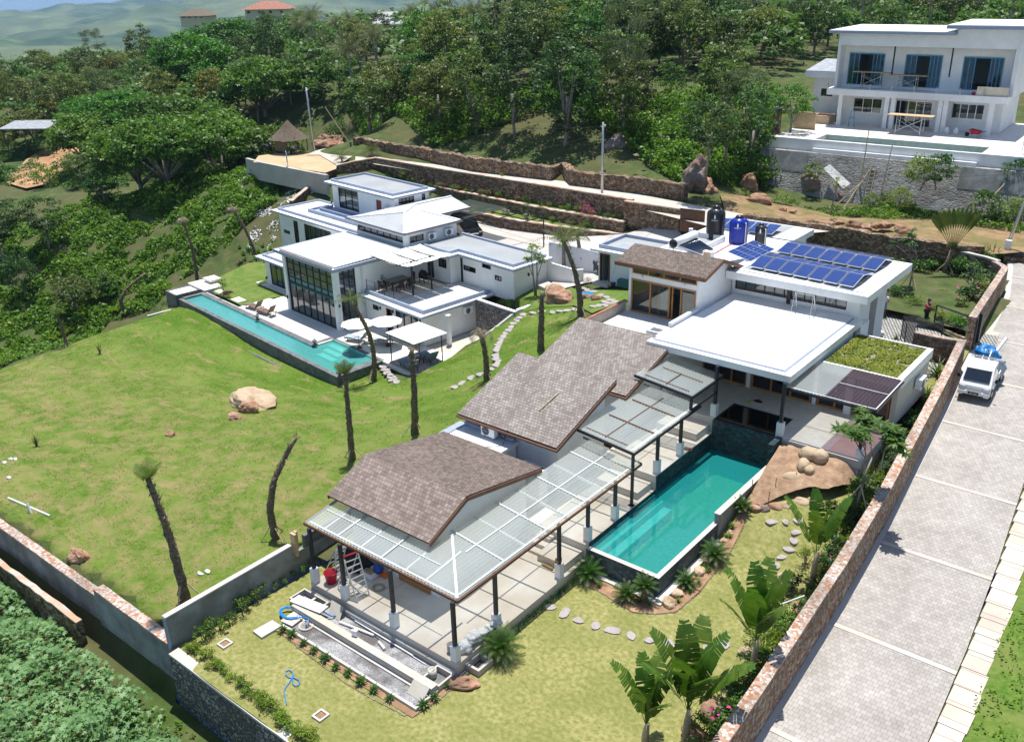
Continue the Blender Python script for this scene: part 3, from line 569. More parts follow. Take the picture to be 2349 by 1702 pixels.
wallrun('gate_return_wall','short stone wall turning in from the road at the black driveway gate',[(-10.75,53.0,road_z(53)+1.76),(-13.5,53.2,road_z(53)+1.7)],.4,1.0,('stone_brown','stone_top'),side=-1)
zt=3.85;q=[Z('C',1905,930,zt),Z('C',1995,790,zt),Z('C',2060,690,zt),Z('C',2125,590,zt),Z('C',2142,562,zt),Z('C',2110,538,zt),Z('C',2055,512,zt),Z('C',1960,480,zt),Z('C',1830,450,zt),Z('C',1500,380,zt),Z('C',1240,328,zt),Z('C',700,280,zt+.1)]
wallrun('curved_boundary_wall','stone wall curving from the driveway gate round the back garden',[(p.x,p.y,p.z)for p in q[:7]],.42,1.2,('stone_orange','stone_top'),side=-1,jit=.015)
wallrun('back_garden_wall','brown stone wall with pale coping behind the back garden, below the bare bank',[(p.x,p.y,p.z)for p in q[6:]],.35,1.2,('stone_brown','concrete_light'),side=1,jit=.02)
q=[Z('l',1110,475,4.1),Z('l',930,455,4.4),Z('l',680,425,4.6),Z('l',400,378,4.6),Z('l',0,322,4.6)]
wallrun('bank_toe_wall','low rough stone wall holding the bare bank above the back garden',[(p.x,p.y,p.z)for p in q],.6,2.2,('stone_brown','stone_brown'),side=1,jit=.08)
q=[Z('C',2100,470,2.9),Z('C',2255,480,2.9)]
wallrun('roadside_stub_wall','dark stone wall by the road bend beside the leaning grey pole',[(q[0].x,q[0].y,2.9),(q[1].x,q[1].y,2.9),(q[1].x+6,q[1].y-1,2.9)],.5,1,('stone_brown','stone_brown'),side=1,jit=.06)
r=thing('rendered_wall','tall stained grey rendered wall between the front garden and the hillside lawn','wall',(-27.6,16,0),'w')
mb=MB();mb.box(-27.78,-27.6,13.1,18.9,-.3,1.42);mb.box(-27.78,-27.6,18.9,26,-.3,1.0);mb.build('render',"render_grey",r)
mb=MB();mb.box(-27.81,-27.57,13.07,18.9,1.42,1.47);mb.build('top_edge','concrete_light',r)
mb=MB();mb.box(-27.78,-27.6,13.05,13.1,-2.3,1.42);mb.build('end_face','trim_grey',r)
r=thing('block_wall_section','unrendered grey block courses on top of the rendered wall by the pavilion roof','wall',(-27.9,20,1),'w')
mb=MB();mb.add([(-27.79,19.6,1.0),(-27.79,24,1.0),(-27.79,24,1.55),(-27.79,19.6,1.55),(-27.59,19.6,1.0),(-27.59,24,1.0),(-27.59,24,1.55),(-27.59,19.6,1.55)],[(0,1,2,3),(7,6,5,4),(3,2,6,7),(0,3,7,4),(1,5,6,2)],[[(0,0),(4.4,0),(4.4,.55),(0,.55)],[(0,.55),(4.4,.55),(4.4,0),(0,0)],None,None,None]);mb.build('blocks','dark_brick',r)
mb=MB();mb.box(-27.75,-27.45,19.0,19.12,.9,1.95);mb.box(-27.95,-27.78,19.3,19.4,.6,1.8);solo(mb,'formwork_board','plank','pair of upright formwork boards leaning on the grey rendered wall','board')
wallrun('hillside_boundary_wall','lower hillside wall with orange stone top, grey rendered on its outer side, beyond a step',[(-70,13.1,-1.6),(-55,13.1,-.75),(-42,13.1,-.28),(-33.2,13.1,-.18)],.4,lambda x,y:hz(x,14)-3,('render_grey','stone_top'),side=-1,jit=.02)
wallrun('hillside_boundary_wall','hillside wall with orange stone top running down from the corner of the grey rendered wall',[(-33.2,13.05,.2),(-27.82,13.05,.16)],.45,-2.6,('render_grey','stone_top'),side=-1,jit=.02)
wallrun('outer_ledge_wall','low crumbling stone ledge at the foot of the hillside wall above the castor thicket',[(-60,12.2,-2.1),(-45,12.2,-1.4),(-38,12.2,-1.15),(-33.5,12.2,-1.05)],.26,-3.5,('stone_brown','coping'),side=-1,jit=.05,cop=.07)
wallrun('garden_retaining_wall','river stone retaining wall with a pale flat top along the front garden edge',[(-27.4,12.85,.06),(-24.9,12.9,-.06),(-18,12.85,.02),(-8.4,12.85,.02)],.38,-2.6,('stone_river','concrete_light'),side=-1,jit=.03,over=.02,step=.9)
def px3(v,l,z):return[tuple(Z(v,a,b,z))for a,b in l]
L1=px3('L',[(760,1372),(900,1385),(1100,1425),(1500,1482),(1850,1522),(2050,1522),(2165,1500)],2.2)
L2=px3('L',[(540,1185),(620,1212),(800,1252),(1000,1290),(1400,1368),(1700,1418),(1842,1442)],3.15)
L3=px3('L',[(230,1025),(590,1088),(1000,1152),(1500,1232),(1895,1297)],4.9)
L3b=px3('L',[(1845,1305),(2205,1357)],4.8)
wallrun('terrace_wall','lowest brown rubble wall, facing the driveway below the planted terraces',L1,.45,.6,('stone_brown','coping'),group=GR,seed=1)
wallrun('terrace_wall','middle brown rubble wall between the two planted terraces',L2,.45,1.6,('stone_brown','coping'),group=GR,seed=2)
wallrun('terrace_wall','tall weathered stone wall with pink coping above the upper planted terrace',L3,.4,2.4,('stone_brown','coping'),group=GR,seed=3,jit=.01)
wallrun('terrace_wall','stepped down end of the tall stone wall next to the brown slatted gate',L3b,.4,1.9,('stone_brown','coping'),group=GR,seed=4,jit=.01)
L4=px3('i',[(225,782),(400,690),(560,620)],3.0);L4=[(L4[0][0],L4[0][1],2.2),(L4[1][0],L4[1][1],2.9),(*Z('i',560,575,4.3),),(*Z('i',700,545,4.7),),(*Z('i',850,520,4.9),)]
wallrun('sloping_garden_wall','dark stone garden wall stepping down behind the tower of the pool villa',L4,.4,.2,('stone_brown','coping'),seed=5,jit=.02)
L5=[(p[0],p[1],p[2])for p in px3('L',[(105,905),(140,900),(290,932),(500,962),(860,1030),(1370,1085),(1440,1068),(1490,1112),(1900,1160),(2235,1205)],5.6)]
wallrun('road_retaining_wall','long rough orange rubble wall retaining the wooded bank behind the upper lane',L5,.8,3.2,('stone_brown','stone_brown'),seed=6,jit=.12)
def strip(name,mat,A,B,za,zb,group=None):
 mb=MB();n=24
 def pt(L,t):
  k=t*(len(L)-1);i=min(int(k),len(L)-2);f=k-i;return(lerp(L[i][0],L[i+1][0],f),lerp(L[i][1],L[i+1][1],f))
 vs=[]
 for i in range(n+1):
  a=pt(A,i/n);b=pt(B,i/n)
  for k in range(5):vs.append((lerp(a[0],b[0],k/4),lerp(a[1],b[1],k/4),lerp(za,zb,k/4)))
 mb.add(vs,[(i*5+k,i*5+k+1,i*5+6+k,i*5+5+k)for i in range(n)for k in range(4)]);return struct(mb,name,mat,True)
strip('terrace_bed','lawn_green',L1,[(p[0]+.2,p[1]+.3,0)for p in L2],2.08,2.2)
strip('terrace_bed','lawn_green',[L1[3],L1[4],L1[5],L1[6]],[(L3b[0][0]-2,L3b[0][1]+.6,0),L3b[0],L3b[1],(L3b[1][0]+.4,L3b[1][1],0)],2.07,2.25)
strip('terrace_bed','lawn_green',L2,[(p[0],p[1]+.3,0)for p in L3],3.02,3.15)
UPL=[tuple(Z('i',a,b,4.3))[:2]for a,b in((560,578),(430,500),(330,500),(395,470),(520,440),(690,425),(702,450),(690,545))]
sheet('upper_lane','concrete',UPL[:]+[L3[1][:2],L3[2][:2],L3[3][:2],L3[4][:2],(L3b[1][0]+8,L3b[1][1]-3),(L3b[1][0]+12,L3b[1][1]+2)]+[(p[0],p[1])for p in reversed(L5)][1:-1],lambda x,y:4.28,1.0)
SP=[tuple(Z('i',a,b,4.0))[:2]for a,b in((-60,570),(-20,520),(150,500),(330,498),(430,505),(558,580),(552,618),(470,648),(420,640),(200,606),(0,572))]
sheet('sandy_verge','sandy',SP,lambda x,y:4.2,1.0)
q=[Z('i',-120,530,4.2),Z('i',0,562,4.2),Z('i',200,602,4.2),Z('i',475,655,4.2)]
wallrun('lane_edge_wall','low grey concrete edge wall below the sandy lane end by the thatched hut',[(p.x,p.y,4.25)for p in q],.35,2.2,('concrete','concrete'),side=-1,jit=.01)
DR=[tuple(p[:2])for p in L1]
sheet('driveway','drive_slab',[tuple(FA(-66,50))[:2],tuple(FA(-57,48.8))[:2],tuple(FA(-47,48.4))[:2],(-38.3,51.6),(-36.3,54.2),(-34.5,59),(-31,62),L3b[1][:2]]+DR[::-1][0:7]+[tuple(FA(-68,56))[:2]],lambda x,y:max(1.0,hz(x,y)+.1)+.04,1.0)
sheet('bank','bank_soil',[tuple(Z('l',a,b,z))[:2]for a,b,z in((-60,318,4.3),(400,372,4.4),(680,418,4.3),(930,448,4.2),(1110,468,3.9),(1300,500,3.2),(1400,330,3),(1100,335,3.4),(800,330,3.4),(500,345,3.2),(300,310,3.2),(0,275,3.4),(-100,270,3.6))],lambda x,y:max(hz(x,y)+.25,3.3)+.1*mn.noise(Vector((x*.7,y*.7,0))),.8)
GATE2=L3b
# ---------------------------------------------------------------- window helpers (all in the frame of their parent thing)
def pane_wall(parent,name,axis,c,a0,a1,z0,z1,n,frame='black_steel',gl='glass',w=.06,d=.08,rows=1,label=None,hor=None):
 """glazed opening: axis 'x' runs along x at y=c, axis 'y' runs along y at x=c"""
 f=MB();g=MB()
 def bx(p0,p1,q0,q1,dd):
  if axis=='x':f.box(p0,p1,c-dd/2,c+dd/2,q0,q1)
  else:f.box(c-dd/2,c+dd/2,p0,p1,q0,q1)
 bx(a0,a1,z1-w,z1,d);bx(a0,a1,z0,z0+w,d)
 for i in range(n+1):
  x=lerp(a0,a1-w,i/n);bx(x,x+w,z0+w,z1-w,d*.96)
 zs=hor or[lerp(z0,z1,k/rows)for k in range(1,rows)]
 for zz in zs:bx(a0+w,a1-w,zz-w/2,zz+w/2,d*.8)
 if axis=='x':g.add([(a0,c,z0),(a1,c,z0),(a1,c,z1),(a0,c,z1)],[(0,1,2,3)])
 else:g.add([(c,a0,z0),(c,a1,z0),(c,a1,z1),(c,a0,z1)],[(0,1,2,3)])
 o=f.build(name,frame,parent);g.build('pane',gl,o);
 if label:o['label']=label
 return o
def wall_open(mb,axis,c,t,a0,a1,z0,z1,holes):
 """wall slab with rectangular openings, built from butted blocks; holes: (h0,h1,hz0,hz1) sorted"""
 def bx(p0,p1,q0,q1):
  if p1-p0<1e-3 or q1-q0<1e-3:return
  if axis=='x':mb.box(p0,p1,min(c,c+t),max(c,c+t),q0,q1)
  else:mb.box(min(c,c+t),max(c,c+t),p0,p1,q0,q1)
 x=a0
 for h0,h1,q0,q1 in holes:bx(x,h0,z0,z1);bx(h0,h1,z0,q0);bx(h0,h1,q1,z1);x=h1
 bx(x,a1,z0,z1)
def room(parent,x0,x1,y0,y1,z0,z1,wall='room_wall',floor='room_floor',open_='y0'):
 m=MB();m.add([(x0,y0,z0),(x1,y0,z0),(x1,y1,z0),(x0,y1,z0)],[(0,1,2,3)]);m.build('room_floor',floor,parent)
 m=MB();m.add([(x0,y0,z0),(x1,y0,z0),(x1,y1,z0),(x0,y1,z0),(x0,y0,z1),(x1,y0,z1),(x1,y1,z1),(x0,y1,z1)],[f for f,k in(((0,1,5,4),'y0'),((1,2,6,5),'x1'),((2,3,7,6),'y1'),((3,0,4,7),'x0'),((4,5,6,7),'z'))if k not in open_]);m.build('room_wall',wall,parent)
def curtain(parent,axis,c,a0,a1,z0,z1,mat='curtain'):
 m=MB();n=int((a1-a0)/.09);vs=[]
 for i in range(n+1):
  a=lerp(a0,a1,i/n);o=c+.04*math.sin(i*2.1);
  for z in(z0,z1):vs.append((a,o,z)if axis=='x' else(o,a,z))
 m.add(vs,[(2*i,2*i+2,2*i+3,2*i+1)for i in range(n)]);return m.build('curtain',mat,parent)
def acunit(label,loc,rz,frame=0):
 t=thing('air_conditioner',label,'air conditioner',loc,0,'outdoor air conditioning units',frame=frame)
 if frame:ORG[t.name]=(0,0,0)
 t.rotation_euler=(0,0,rz+frame)
 m=MB();m.box(-.40,.40,-.15,.15,.06,.60);m.build('casing','white_paint',t,bevel=.015)
 m=MB();
 for r in(.22,.17,.12,.06):
  m.tube([(-.12+r*math.cos(k*.5236),-.165,.33+r*math.sin(k*.5236))for k in range(13)],.008,4,False)
 for k in range(6):m.beam((-.12,-.165,.33),(-.12+.22*math.cos(k*1.047),-.165,.33+.22*math.sin(k*1.047)),.01)
 m.build('fan_grille','grey_plastic',t)
 m=MB();m.lathe((0,0,0),[(.21,0),(.21,.01)],16);m.v=[(-.12+x,-.152-z*.3,.33+y)for x,y,z in m.v];m.build('fan','rubber',t)
 m=MB();m.box(-.32,-.26,-.14,.14,0,.06);m.box(.26,.32,-.14,.14,0,.06);m.build('bracket','galvanized',t)
 return t
# ---------------------------------------------------------------- stepped decks beside the pool
t=thing('stepped_deck','cream screeded concrete deck stepping up along the teal pool','deck',(-22,24,0),'w')
m=MB();m.box(-26.1,-18.15,18.55,26.6,-.2,.48);m.build('lower_deck','screed',t)
m=MB();m.box(-21.3,-18.2,26.6,32.12,-.1,1.14);m.build('middle_deck','screed',t)
m=MB();m.box(-21.3,-18.2,32.12,37.55,-.1,1.83);m.build('upper_deck','screed',t)
m=MB();m.box(-19.75,-18.35,25.3,26.598,.482,.82);m.box(-21.2,-19.8,25.55,25.9,.482,.60);m.box(-21.2,-19.8,25.9,26.25,.482,.78);m.box(-21.2,-19.8,26.25,26.598,.482,.96);m.build('steps','screed',t)
m=MB();m.box(-20.6,-18.4,30.9,32.118,1.142,1.47);m.build('steps','screed',t)
m=MB();m.box(-20.6,-18.4,36.2,37.548,1.832,2.20);m.build('steps','screed',t)
m=MB();m.box(-26.1,-18.15,18.35,18.547,-.2,.22);m.build('kerb_ledge','concrete',t)
# ---------------------------------------------------------------- shingle roofed wings
def slope(mb,e0,e1,r1,r0,t=.1):mb.slab(e0,e1,r1,r0,t)
PG='shingle roofed wings beside the pool deck'
t=thing('shingle_pavilion','nearest shingle roofed pavilion, with a low ridge, above the corner of the clear canopy','pavilion',(-23.7,23.5,.48),'w',PG)
m=MB();slope(m,(-26.6,20.25,3.56),(-20.92,20.25,3.56),(-20.92,22.45,4.52),(-26.6,22.45,4.52));m.build('front_roof','shingle_pink',t)
m=MB();slope(m,(-20.92,27.2,3.6),(-26.6,27.2,3.6),(-26.6,22.45,4.52),(-20.92,22.45,4.52));m.build('rear_roof','shingle_brown',t)
m=MB();m.beam((-20.9,20.27,3.44),(-20.9,22.45,4.38),.05,.17);m.beam((-20.9,22.45,4.38),(-20.9,27.18,3.47),.05,.17);m.beam((-26.6,20.27,3.44),(-26.6,22.45,4.38),.05,.17);m.beam((-26.6,22.45,4.38),(-26.6,27.18,3.47),.05,.17);m.build('bargeboard','fascia_wood',t)
m=MB();m.box(-26.1,-21.25,20.95,26.5,.48,3.1);m.add([(-21.25,20.95,3.1),(-21.25,26.5,3.1),(-21.25,26.5,3.52),(-21.25,22.45,4.36),(-21.25,20.95,3.7),(-26.1,20.95,3.1),(-26.1,26.5,3.1),(-26.1,26.5,3.52),(-26.1,22.45,4.36),(-26.1,20.95,3.7)],[(0,1,2,3,4),(9,8,7,6,5),(0,4,9,5),(1,6,7,2)]);m.build('wall','white_plaster',t)
m=MB();m.box(-23.4,-21.7,20.87,20.947,.5,1.2);m.build('teak_panel','teak',t)
t=thing('shingle_pavilion','middle wing with a single weathered grey brown shingle slope','pavilion',(-24,31,1.1),'w',PG)
m=MB();slope(m,(-27.0,28.6,3.84),(-21.2,28.6,3.84),(-21.2,33.3,5.40),(-27.0,33.3,5.40),.12);m.build('roof','shingle_grey',t)
m=MB();m.beam((-21.18,28.62,3.68),(-21.18,33.28,5.24),.05,.18);m.beam((-21.2,33.33,5.26),(-27,33.33,5.26),.05,.2);m.build('bargeboard','fascia_wood',t)
m=MB();m.tube([(-27.0,28.54,3.74),(-21.1,28.54,3.72)],.06,8);m.build('gutter','dark_wood',t)
def mono(m,x0,x1,y0,y1,zb,z0,z1):m.add([(x0,y0,zb),(x1,y0,zb),(x1,y1,zb),(x0,y1,zb),(x0,y0,z0),(x1,y0,z0),(x1,y1,z1),(x0,y1,z1)],[(3,2,1,0),(4,5,6,7),(0,1,5,4),(1,2,6,5),(2,3,7,6),(3,0,4,7)])
m=MB();mono(m,-26.5,-21.55,29.2,32.9,.5,3.85,5.08);m.build('wall','white_plaster',t)
m=MB();m.tube([(-23.35,30.2,4.42),(-23.2,31.5,4.87)],.03,5);m.build('loose_batten','bamboo_dry',t)
t=thing('shingle_pavilion','farther wing with a pale grey shingle slope, its upper edge under the white main roof','pavilion',(-24,36,1.8),'w',PG)
m=MB();slope(m,(-27.0,34.1,4.28),(-21.15,34.1,4.28),(-21.15,38.6,5.66),(-27.0,38.6,5.66),.12);m.build('roof','shingle_grey',t)
m=MB();m.beam((-21.13,34.12,4.12),(-21.13,38.58,5.5),.05,.18);m.build('bargeboard','fascia_wood',t)
m=MB();m.tube([(-27.0,34.04,4.18),(-21.05,34.04,4.16)],.06,8);m.build('gutter','dark_wood',t)
m=MB();mono(m,-26.5,-21.55,34.7,38.3,1,4.3,5.4);m.build('wall','white_plaster',t)
def breeze(name,parent,axis,c,a0,a1,z0,z1,cell=.2,mat='white_plaster'):
 m=MB();n=max(1,round((a1-a0)/cell));k=max(1,round((z1-z0)/cell));th=.05
 for i in range(n+1):
  a=lerp(a0,a1,i/n);(m.box(a-.015,a+.015,c-th,c+th,z0,z1)if axis=='x' else m.box(c-th,c+th,a-.015,a+.015,z0,z1))
 for j in range(k+1):
  z=lerp(z0,z1,j/k);(m.box(a0,a1,c-th*.9,c+th*.9,z-.015,z+.015)if axis=='x' else m.box(c-th*.9,c+th*.9,a0,a1,z-.015,z+.015))
 m.beam(*(((a0,c,z0),(a1,c,z1))if 0 else((a0,c,z0+.01),(a0,c,z0+.02))),.02)
 return m.build(name,mat,parent)
t=thing('service_block','low flat white roof with an air conditioner between two shingle wings','building',(-25.5,28.2,.5),'w')
m=MB();m.box(-27.2,-23.9,26.9,29.15,.5,2.95);m.box(-23.9,-22.2,28.3,28.45,.5,2.3);m.build('wall','white_plaster',t)
m=MB();m.box(-27.3,-23.75,26.7,29.18,2.95,3.1);m.build('flat_roof','roof_white',t)
m=MB();m.box(-27.3,-26.9,26.75,29.1,3.1,3.16);m.box(-26.9,-23.9,28.95,29.1,3.1,3.3);m.build('kerb','trim_grey',t)
m=MB();m.box(-22.9,-21.6,27.9,28.5,1,2.75);m.build('water_box','white_plaster',t);m=MB();m.box(-22.8,-21.7,27.98,28.42,2.6,2.752);m.build('box_opening','rubber',t)
breeze('breeze_blocks',t,'y',-22.5,26.9,27.9,1.6,2.5);
acunit('outdoor air conditioner on the low white roof between two shingle wings',(-25.1,28.7,3.16),0)
m=MB();m.tube([(-24.7,28.9,3.3),(-24.2,28.6,3.35),(-23.9,28.6,3.9),(-24,28.3,3.2),(-24.6,27.8,3.14),(-24.9,27.2,3.13)],.02,5);solo(m,'drain_hose','rubber','thin black pipes trailing over the low white roof','pipe')
m=MB();m.box(-28.0,-27.2,27,29.5,.9,1.0);
for k in range(4):m.beam((-28.5+.13*k,26.6,1.05+.02*k),(-27.5+.13*k,29.4,1.35+.02*k),.09,.04)
solo(m,'timber_stack','plank','stack of pale boards beside the low white roof','timber')
# ---------------------------------------------------------------- corrugated clear canopies
def corr(mb,x0,x1,y0,y1,zf,pitch=.17,amp=.024,dy=.6):
 nx=int((x1-x0)/(pitch/4));ny=max(1,int((y1-y0)/dy));vs=[]
 for j in range(ny+1):
  for i in range(nx+1):
   x=lerp(x0,x1,i/nx);y=lerp(y0,y1,j/ny);vs.append((x,y,zf(x,y)+amp*math.sin(2*math.pi*(x)/pitch)))
 mb.add(vs,[(j*(nx+1)+i,j*(nx+1)+i+1,(j+1)*(nx+1)+i+1,(j+1)*(nx+1)+i)for j in range(ny)for i in range(nx)])
def post(parent,x,y,zb,zt,pl=.66,w=.13,pw=.27):
 m=MB();m.box(x-w/2,x+w/2,y-w/2,y+w/2,zb+pl,zt);o=m.build('post','black_steel',parent)
 m=MB();m.box(x-pw/2,x+pw/2,y-pw/2,y+pw/2,zb,zb+pl);m.build('plinth','white_plaster',o)
CG='clear corrugated canopies on black posts'
zf=lambda x,y:3.03+.12*max(0,min(y-18.9,-18.3-x))
t=thing('clear_canopy','largest clear corrugated canopy, wrapping round the nearest shingle pavilion','canopy',(-22,22,.48),'w',CG)
m=MB();corr(m,-26.47,-21.0,18.9,21.0,zf,dy=.35);m.build('roof_sheet','sheet_clear',t,True)
m=MB();corr(m,-21.0,-18.3,18.9,30.9,zf,dy=.3);m.build('roof_sheet','sheet_clear',t,True)
m=MB();m.beam((-26.5,18.87,2.96),(-18.27,18.87,2.96),.06,.1);m.beam((-18.27,18.87,2.96),(-18.27,30.95,2.96),.06,.1);m.beam((-26.5,18.87,2.96),(-26.5,20.9,3.2),.06,.1);m.beam((-18.27,30.95,2.98),(-21.4,30.95,3.32),.05,.08);m.build('edge_beam','dark_wood',t)
m=MB()
m.beam((-18.33,18.93,3.06),(-21.0,21.6,3.4),.09,.03)
for x in(-24.6,-22.2,-19.9):m.beam((x,18.95,zf(x,18.95)+.035),(x,20.9,zf(x,20.9)+.035),.06,.02)
for y in(21.6,24.2,26.8,29.4):m.beam((-18.4,y,zf(-18.4,y)+.035),(-21,y,zf(-21,y)+.035),.06,.02)
m.beam((-19.75,21.0,3.24),(-19.75,30.6,3.24),.05,.02)
for y in(22.9,25.5,28.1):m.beam((-18.4,y,3.05),(-21,y,3.36),.02,.02)
m.beam((-26.3,19.9,3.17),(-20,19.9,3.17),.03,.03)
m.beam((-18.42,19.1,3.06),(-18.42,30.8,3.06),.07,.012);m.beam((-26.3,19.02,3.06),(-18.5,19.02,3.06),.07,.012)
m.build('lap_strip','lap_white',t)
m=MB()
for x in(-25.5,-24.6,-23.4,-22.2,-21,-19.9):m.beam((x,18.95,zf(x,18.95)-.07),(x,20.9,zf(x,20.9)-.07),.05,.07)
for y in(21.6,22.9,24.2,25.5,26.8,28.1,29.4):m.beam((-18.4,y,2.97),(-21,y,3.28),.05,.07)
m.build('rafter','white_paint',t)
for x in(-26.0,-24.2,-21.45):post(t,x,18.72,.48,3.0)
post(t,-18.36,18.72,.48,3.0)
for y in(20.95,24.9):post(t,-18.33,y,.48,3.0)
for y in(26.95,29.0):post(t,-18.36,y,1.142,3.0)
zf2=lambda x,y:3.80+.10*(-18.3-x)
t=thing('clear_canopy','middle clear canopy, raised above the large one, with dark purlins on top','canopy',(-20,33,1.83),'w',CG)
m=MB();corr(m,-21.45,-18.3,30.3,36.15,zf2,dy=.5);m.build('roof_sheet','sheet_clear',t,True)
m=MB();m.beam((-18.27,30.27,3.74),(-18.27,36.2,3.74),.07,.12);m.beam((-18.27,30.27,3.74),(-21.5,30.27,4.05),.07,.12);m.beam((-21.45,36.2,4.05),(-18.27,36.2,3.75),.06,.08)
m.build('edge_beam','black_steel',t)
m=MB();m.beam((-19.9,30.5,3.99),(-19.9,35.5,3.99),.035);m.beam((-18.5,32.3,3.85),(-20.9,32.3,4.09),.05);m.beam((-18.6,34.3,3.86),(-20.9,34.3,4.09),.05);m.beam((-18.8,30.6,3.88),(-21,30.6,4.10),.03);m.build('purlin','dark_wood',t)
m=MB();m.beam((-18.42,30.4,3.84),(-18.42,36.1,3.84),.12,.012);m.build('lap_strip','lap_white',t)
post(t,-18.36,30.35,1.83-.69,3.74,0.0,.11);post(t,-18.36,32.45,1.832,3.72);post(t,-18.36,34.55,1.832,3.72)
zf3=lambda x,y:4.58+.10*(-18.3-x)
t=thing('clear_canopy','small clear canopy tucked beneath the white main roof','canopy',(-20,36.5,1.83),'w',CG)
m=MB();corr(m,-21.4,-18.3,35.35,38.4,zf3,dy=.5);m.build('roof_sheet','sheet_clear',t,True)
m=MB();m.beam((-18.27,35.3,4.53),(-18.27,38.4,4.53),.07,.12);m.beam((-18.27,35.3,4.53),(-21.45,35.3,4.84),.07,.12);m.beam((-18.27,35.3,3.9),(-18.27,37.7,3.9),.06,.09);m.build('edge_beam','black_steel',t)
m=MB();m.beam((-19.8,35.5,4.77),(-19.8,37.0,4.77),.03);m.beam((-18.6,35.6,4.66),(-21,35.6,4.9),.03);m.beam((-18.6,36.9,4.66),(-20.8,36.9,4.88),.03);m.build('purlin','dark_wood',t)
m=MB();m.box(-18.42,-18.30,35.33,35.45,3.85,4.5);m.build('stub_post','black_steel',t)
t=thing('side_canopy','clear and bronze corrugated canopy below the planted roof, on the terrace side','canopy',(-12.8,40,2.6),'w')
m=MB();corr(m,-15.1,-13.15,38.05,41.66,lambda x,y:4.95+.03*(y-38));m.build('clear_sheet','sheet_clear',t,True)
m=MB();corr(m,-13.15,-10.8,38.05,41.66,lambda x,y:4.955+.03*(y-38));m.build('bronze_sheet','sheet_bronze',t,True)
m=MB();m.beam((-15.1,38.03,4.88),(-10.77,38.03,4.88),.06,.1);m.beam((-10.77,38.03,4.88),(-10.77,41.66,5.0),.06,.1);m.beam((-15,39.8,4.93),(-10.8,39.8,4.93),.04,.05);m.build('edge_beam','black_steel',t)
m=MB();m.beam((-13.1,39.8,5.03),(-10.85,39.8,5.03),.03,.02);m.beam((-15.05,38.08,4.99),(-10.8,38.08,4.99),.04,.012);m.beam((-10.80,38.05,5.0),(-10.80,41.6,5.1),.04,.02);m.build('flashing','white_paint',t)
post(t,-11.15,37.78,2.6,4.86,.45)
# ---------------------------------------------------------------- the courtyard villa
V=thing('courtyard_villa','white modern villa with stepped flat roofs, solar panels on top and an open terrace','villa',(-18,44,2.6),'w')
m=MB();m.box(-15.05,-10.95,37.6,46.4,1.2,2.6);m.box(-18.2,-15.05,39.75,46.4,2.0,2.6);m.box(-21.3,-18.2,37.55,46.4,1.2,2.6);m.build('terrace_floor','terrazzo',V)
m=MB();m.box(-12.5,-10.95,37.6,41.7,2.6,2.604);m.build('rosy_floor_finish','rosy_floor',V)
m=MB();m.box(-14.66,-10.93,37.5,37.597,2.2,2.58);m.build('terrace_edge','concrete_light',V)
m=MB();m.box(-14.6,-11.0,37.45,37.497,.6,2.2);m.build('stone_plinth_wall','white_stone_wall',V)
m=MB();m.box(-22.36,-14.7,37.87,47.1,5.27,5.60);m.build('main_roof','roof_white',V)
m=MB();m.ring(-22.2,-15.1,38.22,46.9,.05,5.601,5.64);m.build('roof_groove','trim_grey',V)
m=MB();m.box(-22.12,-15.18,38.30,47.0,5.601,5.66);m.build('main_roof_deck','roof_white',V)
m=MB();m.box(-22.45,-22.25,40.2,43.1,5.66,5.85);m.build('parapet','white_plaster',V)
m=MB();wall_open(m,'x',47.1,.2,-22.3,-14.95,2.6,6.75,[(-22.1,-15.65,5.92,6.5)]);m.box(-15.15,-14.95,47.3,48.8,1.6,6.75);m.build('clerestory_wall','white_plaster',V)
pane_wall(V,'louvre_window','x',47.16,-22.1,-15.65,5.92,6.5,11,'dark_wood','glass',.05,.1)
m=MB();[m.box(-22.05,-15.7,47.2,47.23,5.96+.08*k,6.0+.08*k)for k in range(7)];m.build('louvre_blades','grey_plastic',V)
m=MB();m.box(-18.95,-18.75,47.0,47.098,5.66,6.5);m.build('black_post','black_steel',V)
m=MB();m.box(-22.3,-14.32,46.2,53.3,6.75,7.18);m.build('upper_roof','roof_white',V)
m=MB();m.box(-21.95,-14.75,46.62,53.0,7.181,7.24);m.build('upper_roof_step','roof_white',V);m=MB();m.box(-21.6,-15.3,46.95,52.8,7.241,7.26);m.build('upper_roof_deck','roof_grey',V)
m=MB();m.box(-14.95,-14.7,46.9,48.2,1.6,5.27);m.box(-21.4,-21.2,38,46.4,2.6,5.27);m.box(-15.05,-14.85,41.9,46.3,2.6,5.27);m.build('wall','white_plaster',V)
pane_wall(V,'teak_glass_door','x',41.95,-21.2,-18.6,2.6,4.7,3,'teak','glass_dark',.1,.1);pane_wall(V,'teak_glass_door','x',41.95,-18.35,-15.1,2.6,4.7,3,'teak','glass_dark',.1,.1);pane_wall(V,'teak_glass_door','x',41.95,-14.8,-11.3,2.6,4.5,4,'teak','glass_dark',.1,.1)
m=MB();m.box(-21.2,-15.05,41.9,42.05,4.7,5.27);m.build('door_lintel','white_plaster',V)
m=MB();m.box(-18.58,-18.38,41.8,42,2.6,4.7);m.box(-13.4,-13.05,41.75,42,2.6,4.5);m.build('pier','white_plaster',V)
room(V,-21.2,-15.1,42.1,46.3,2.6,5.2)
for x,y in((-18.3,37.75),(-14.88,37.75)):post(V,x,y,2.602,5.27,.68,.15,.3)
m=MB();m.box(-11.2,-10.95,41.7,46.4,1.5,4.55);m.box(-14.7,-11.2,46.2,46.4,1.5,4.55);m.box(-14.7,-11.2,41.75,41.9,4.5,4.6);m.build('side_wall','concrete_light',V)
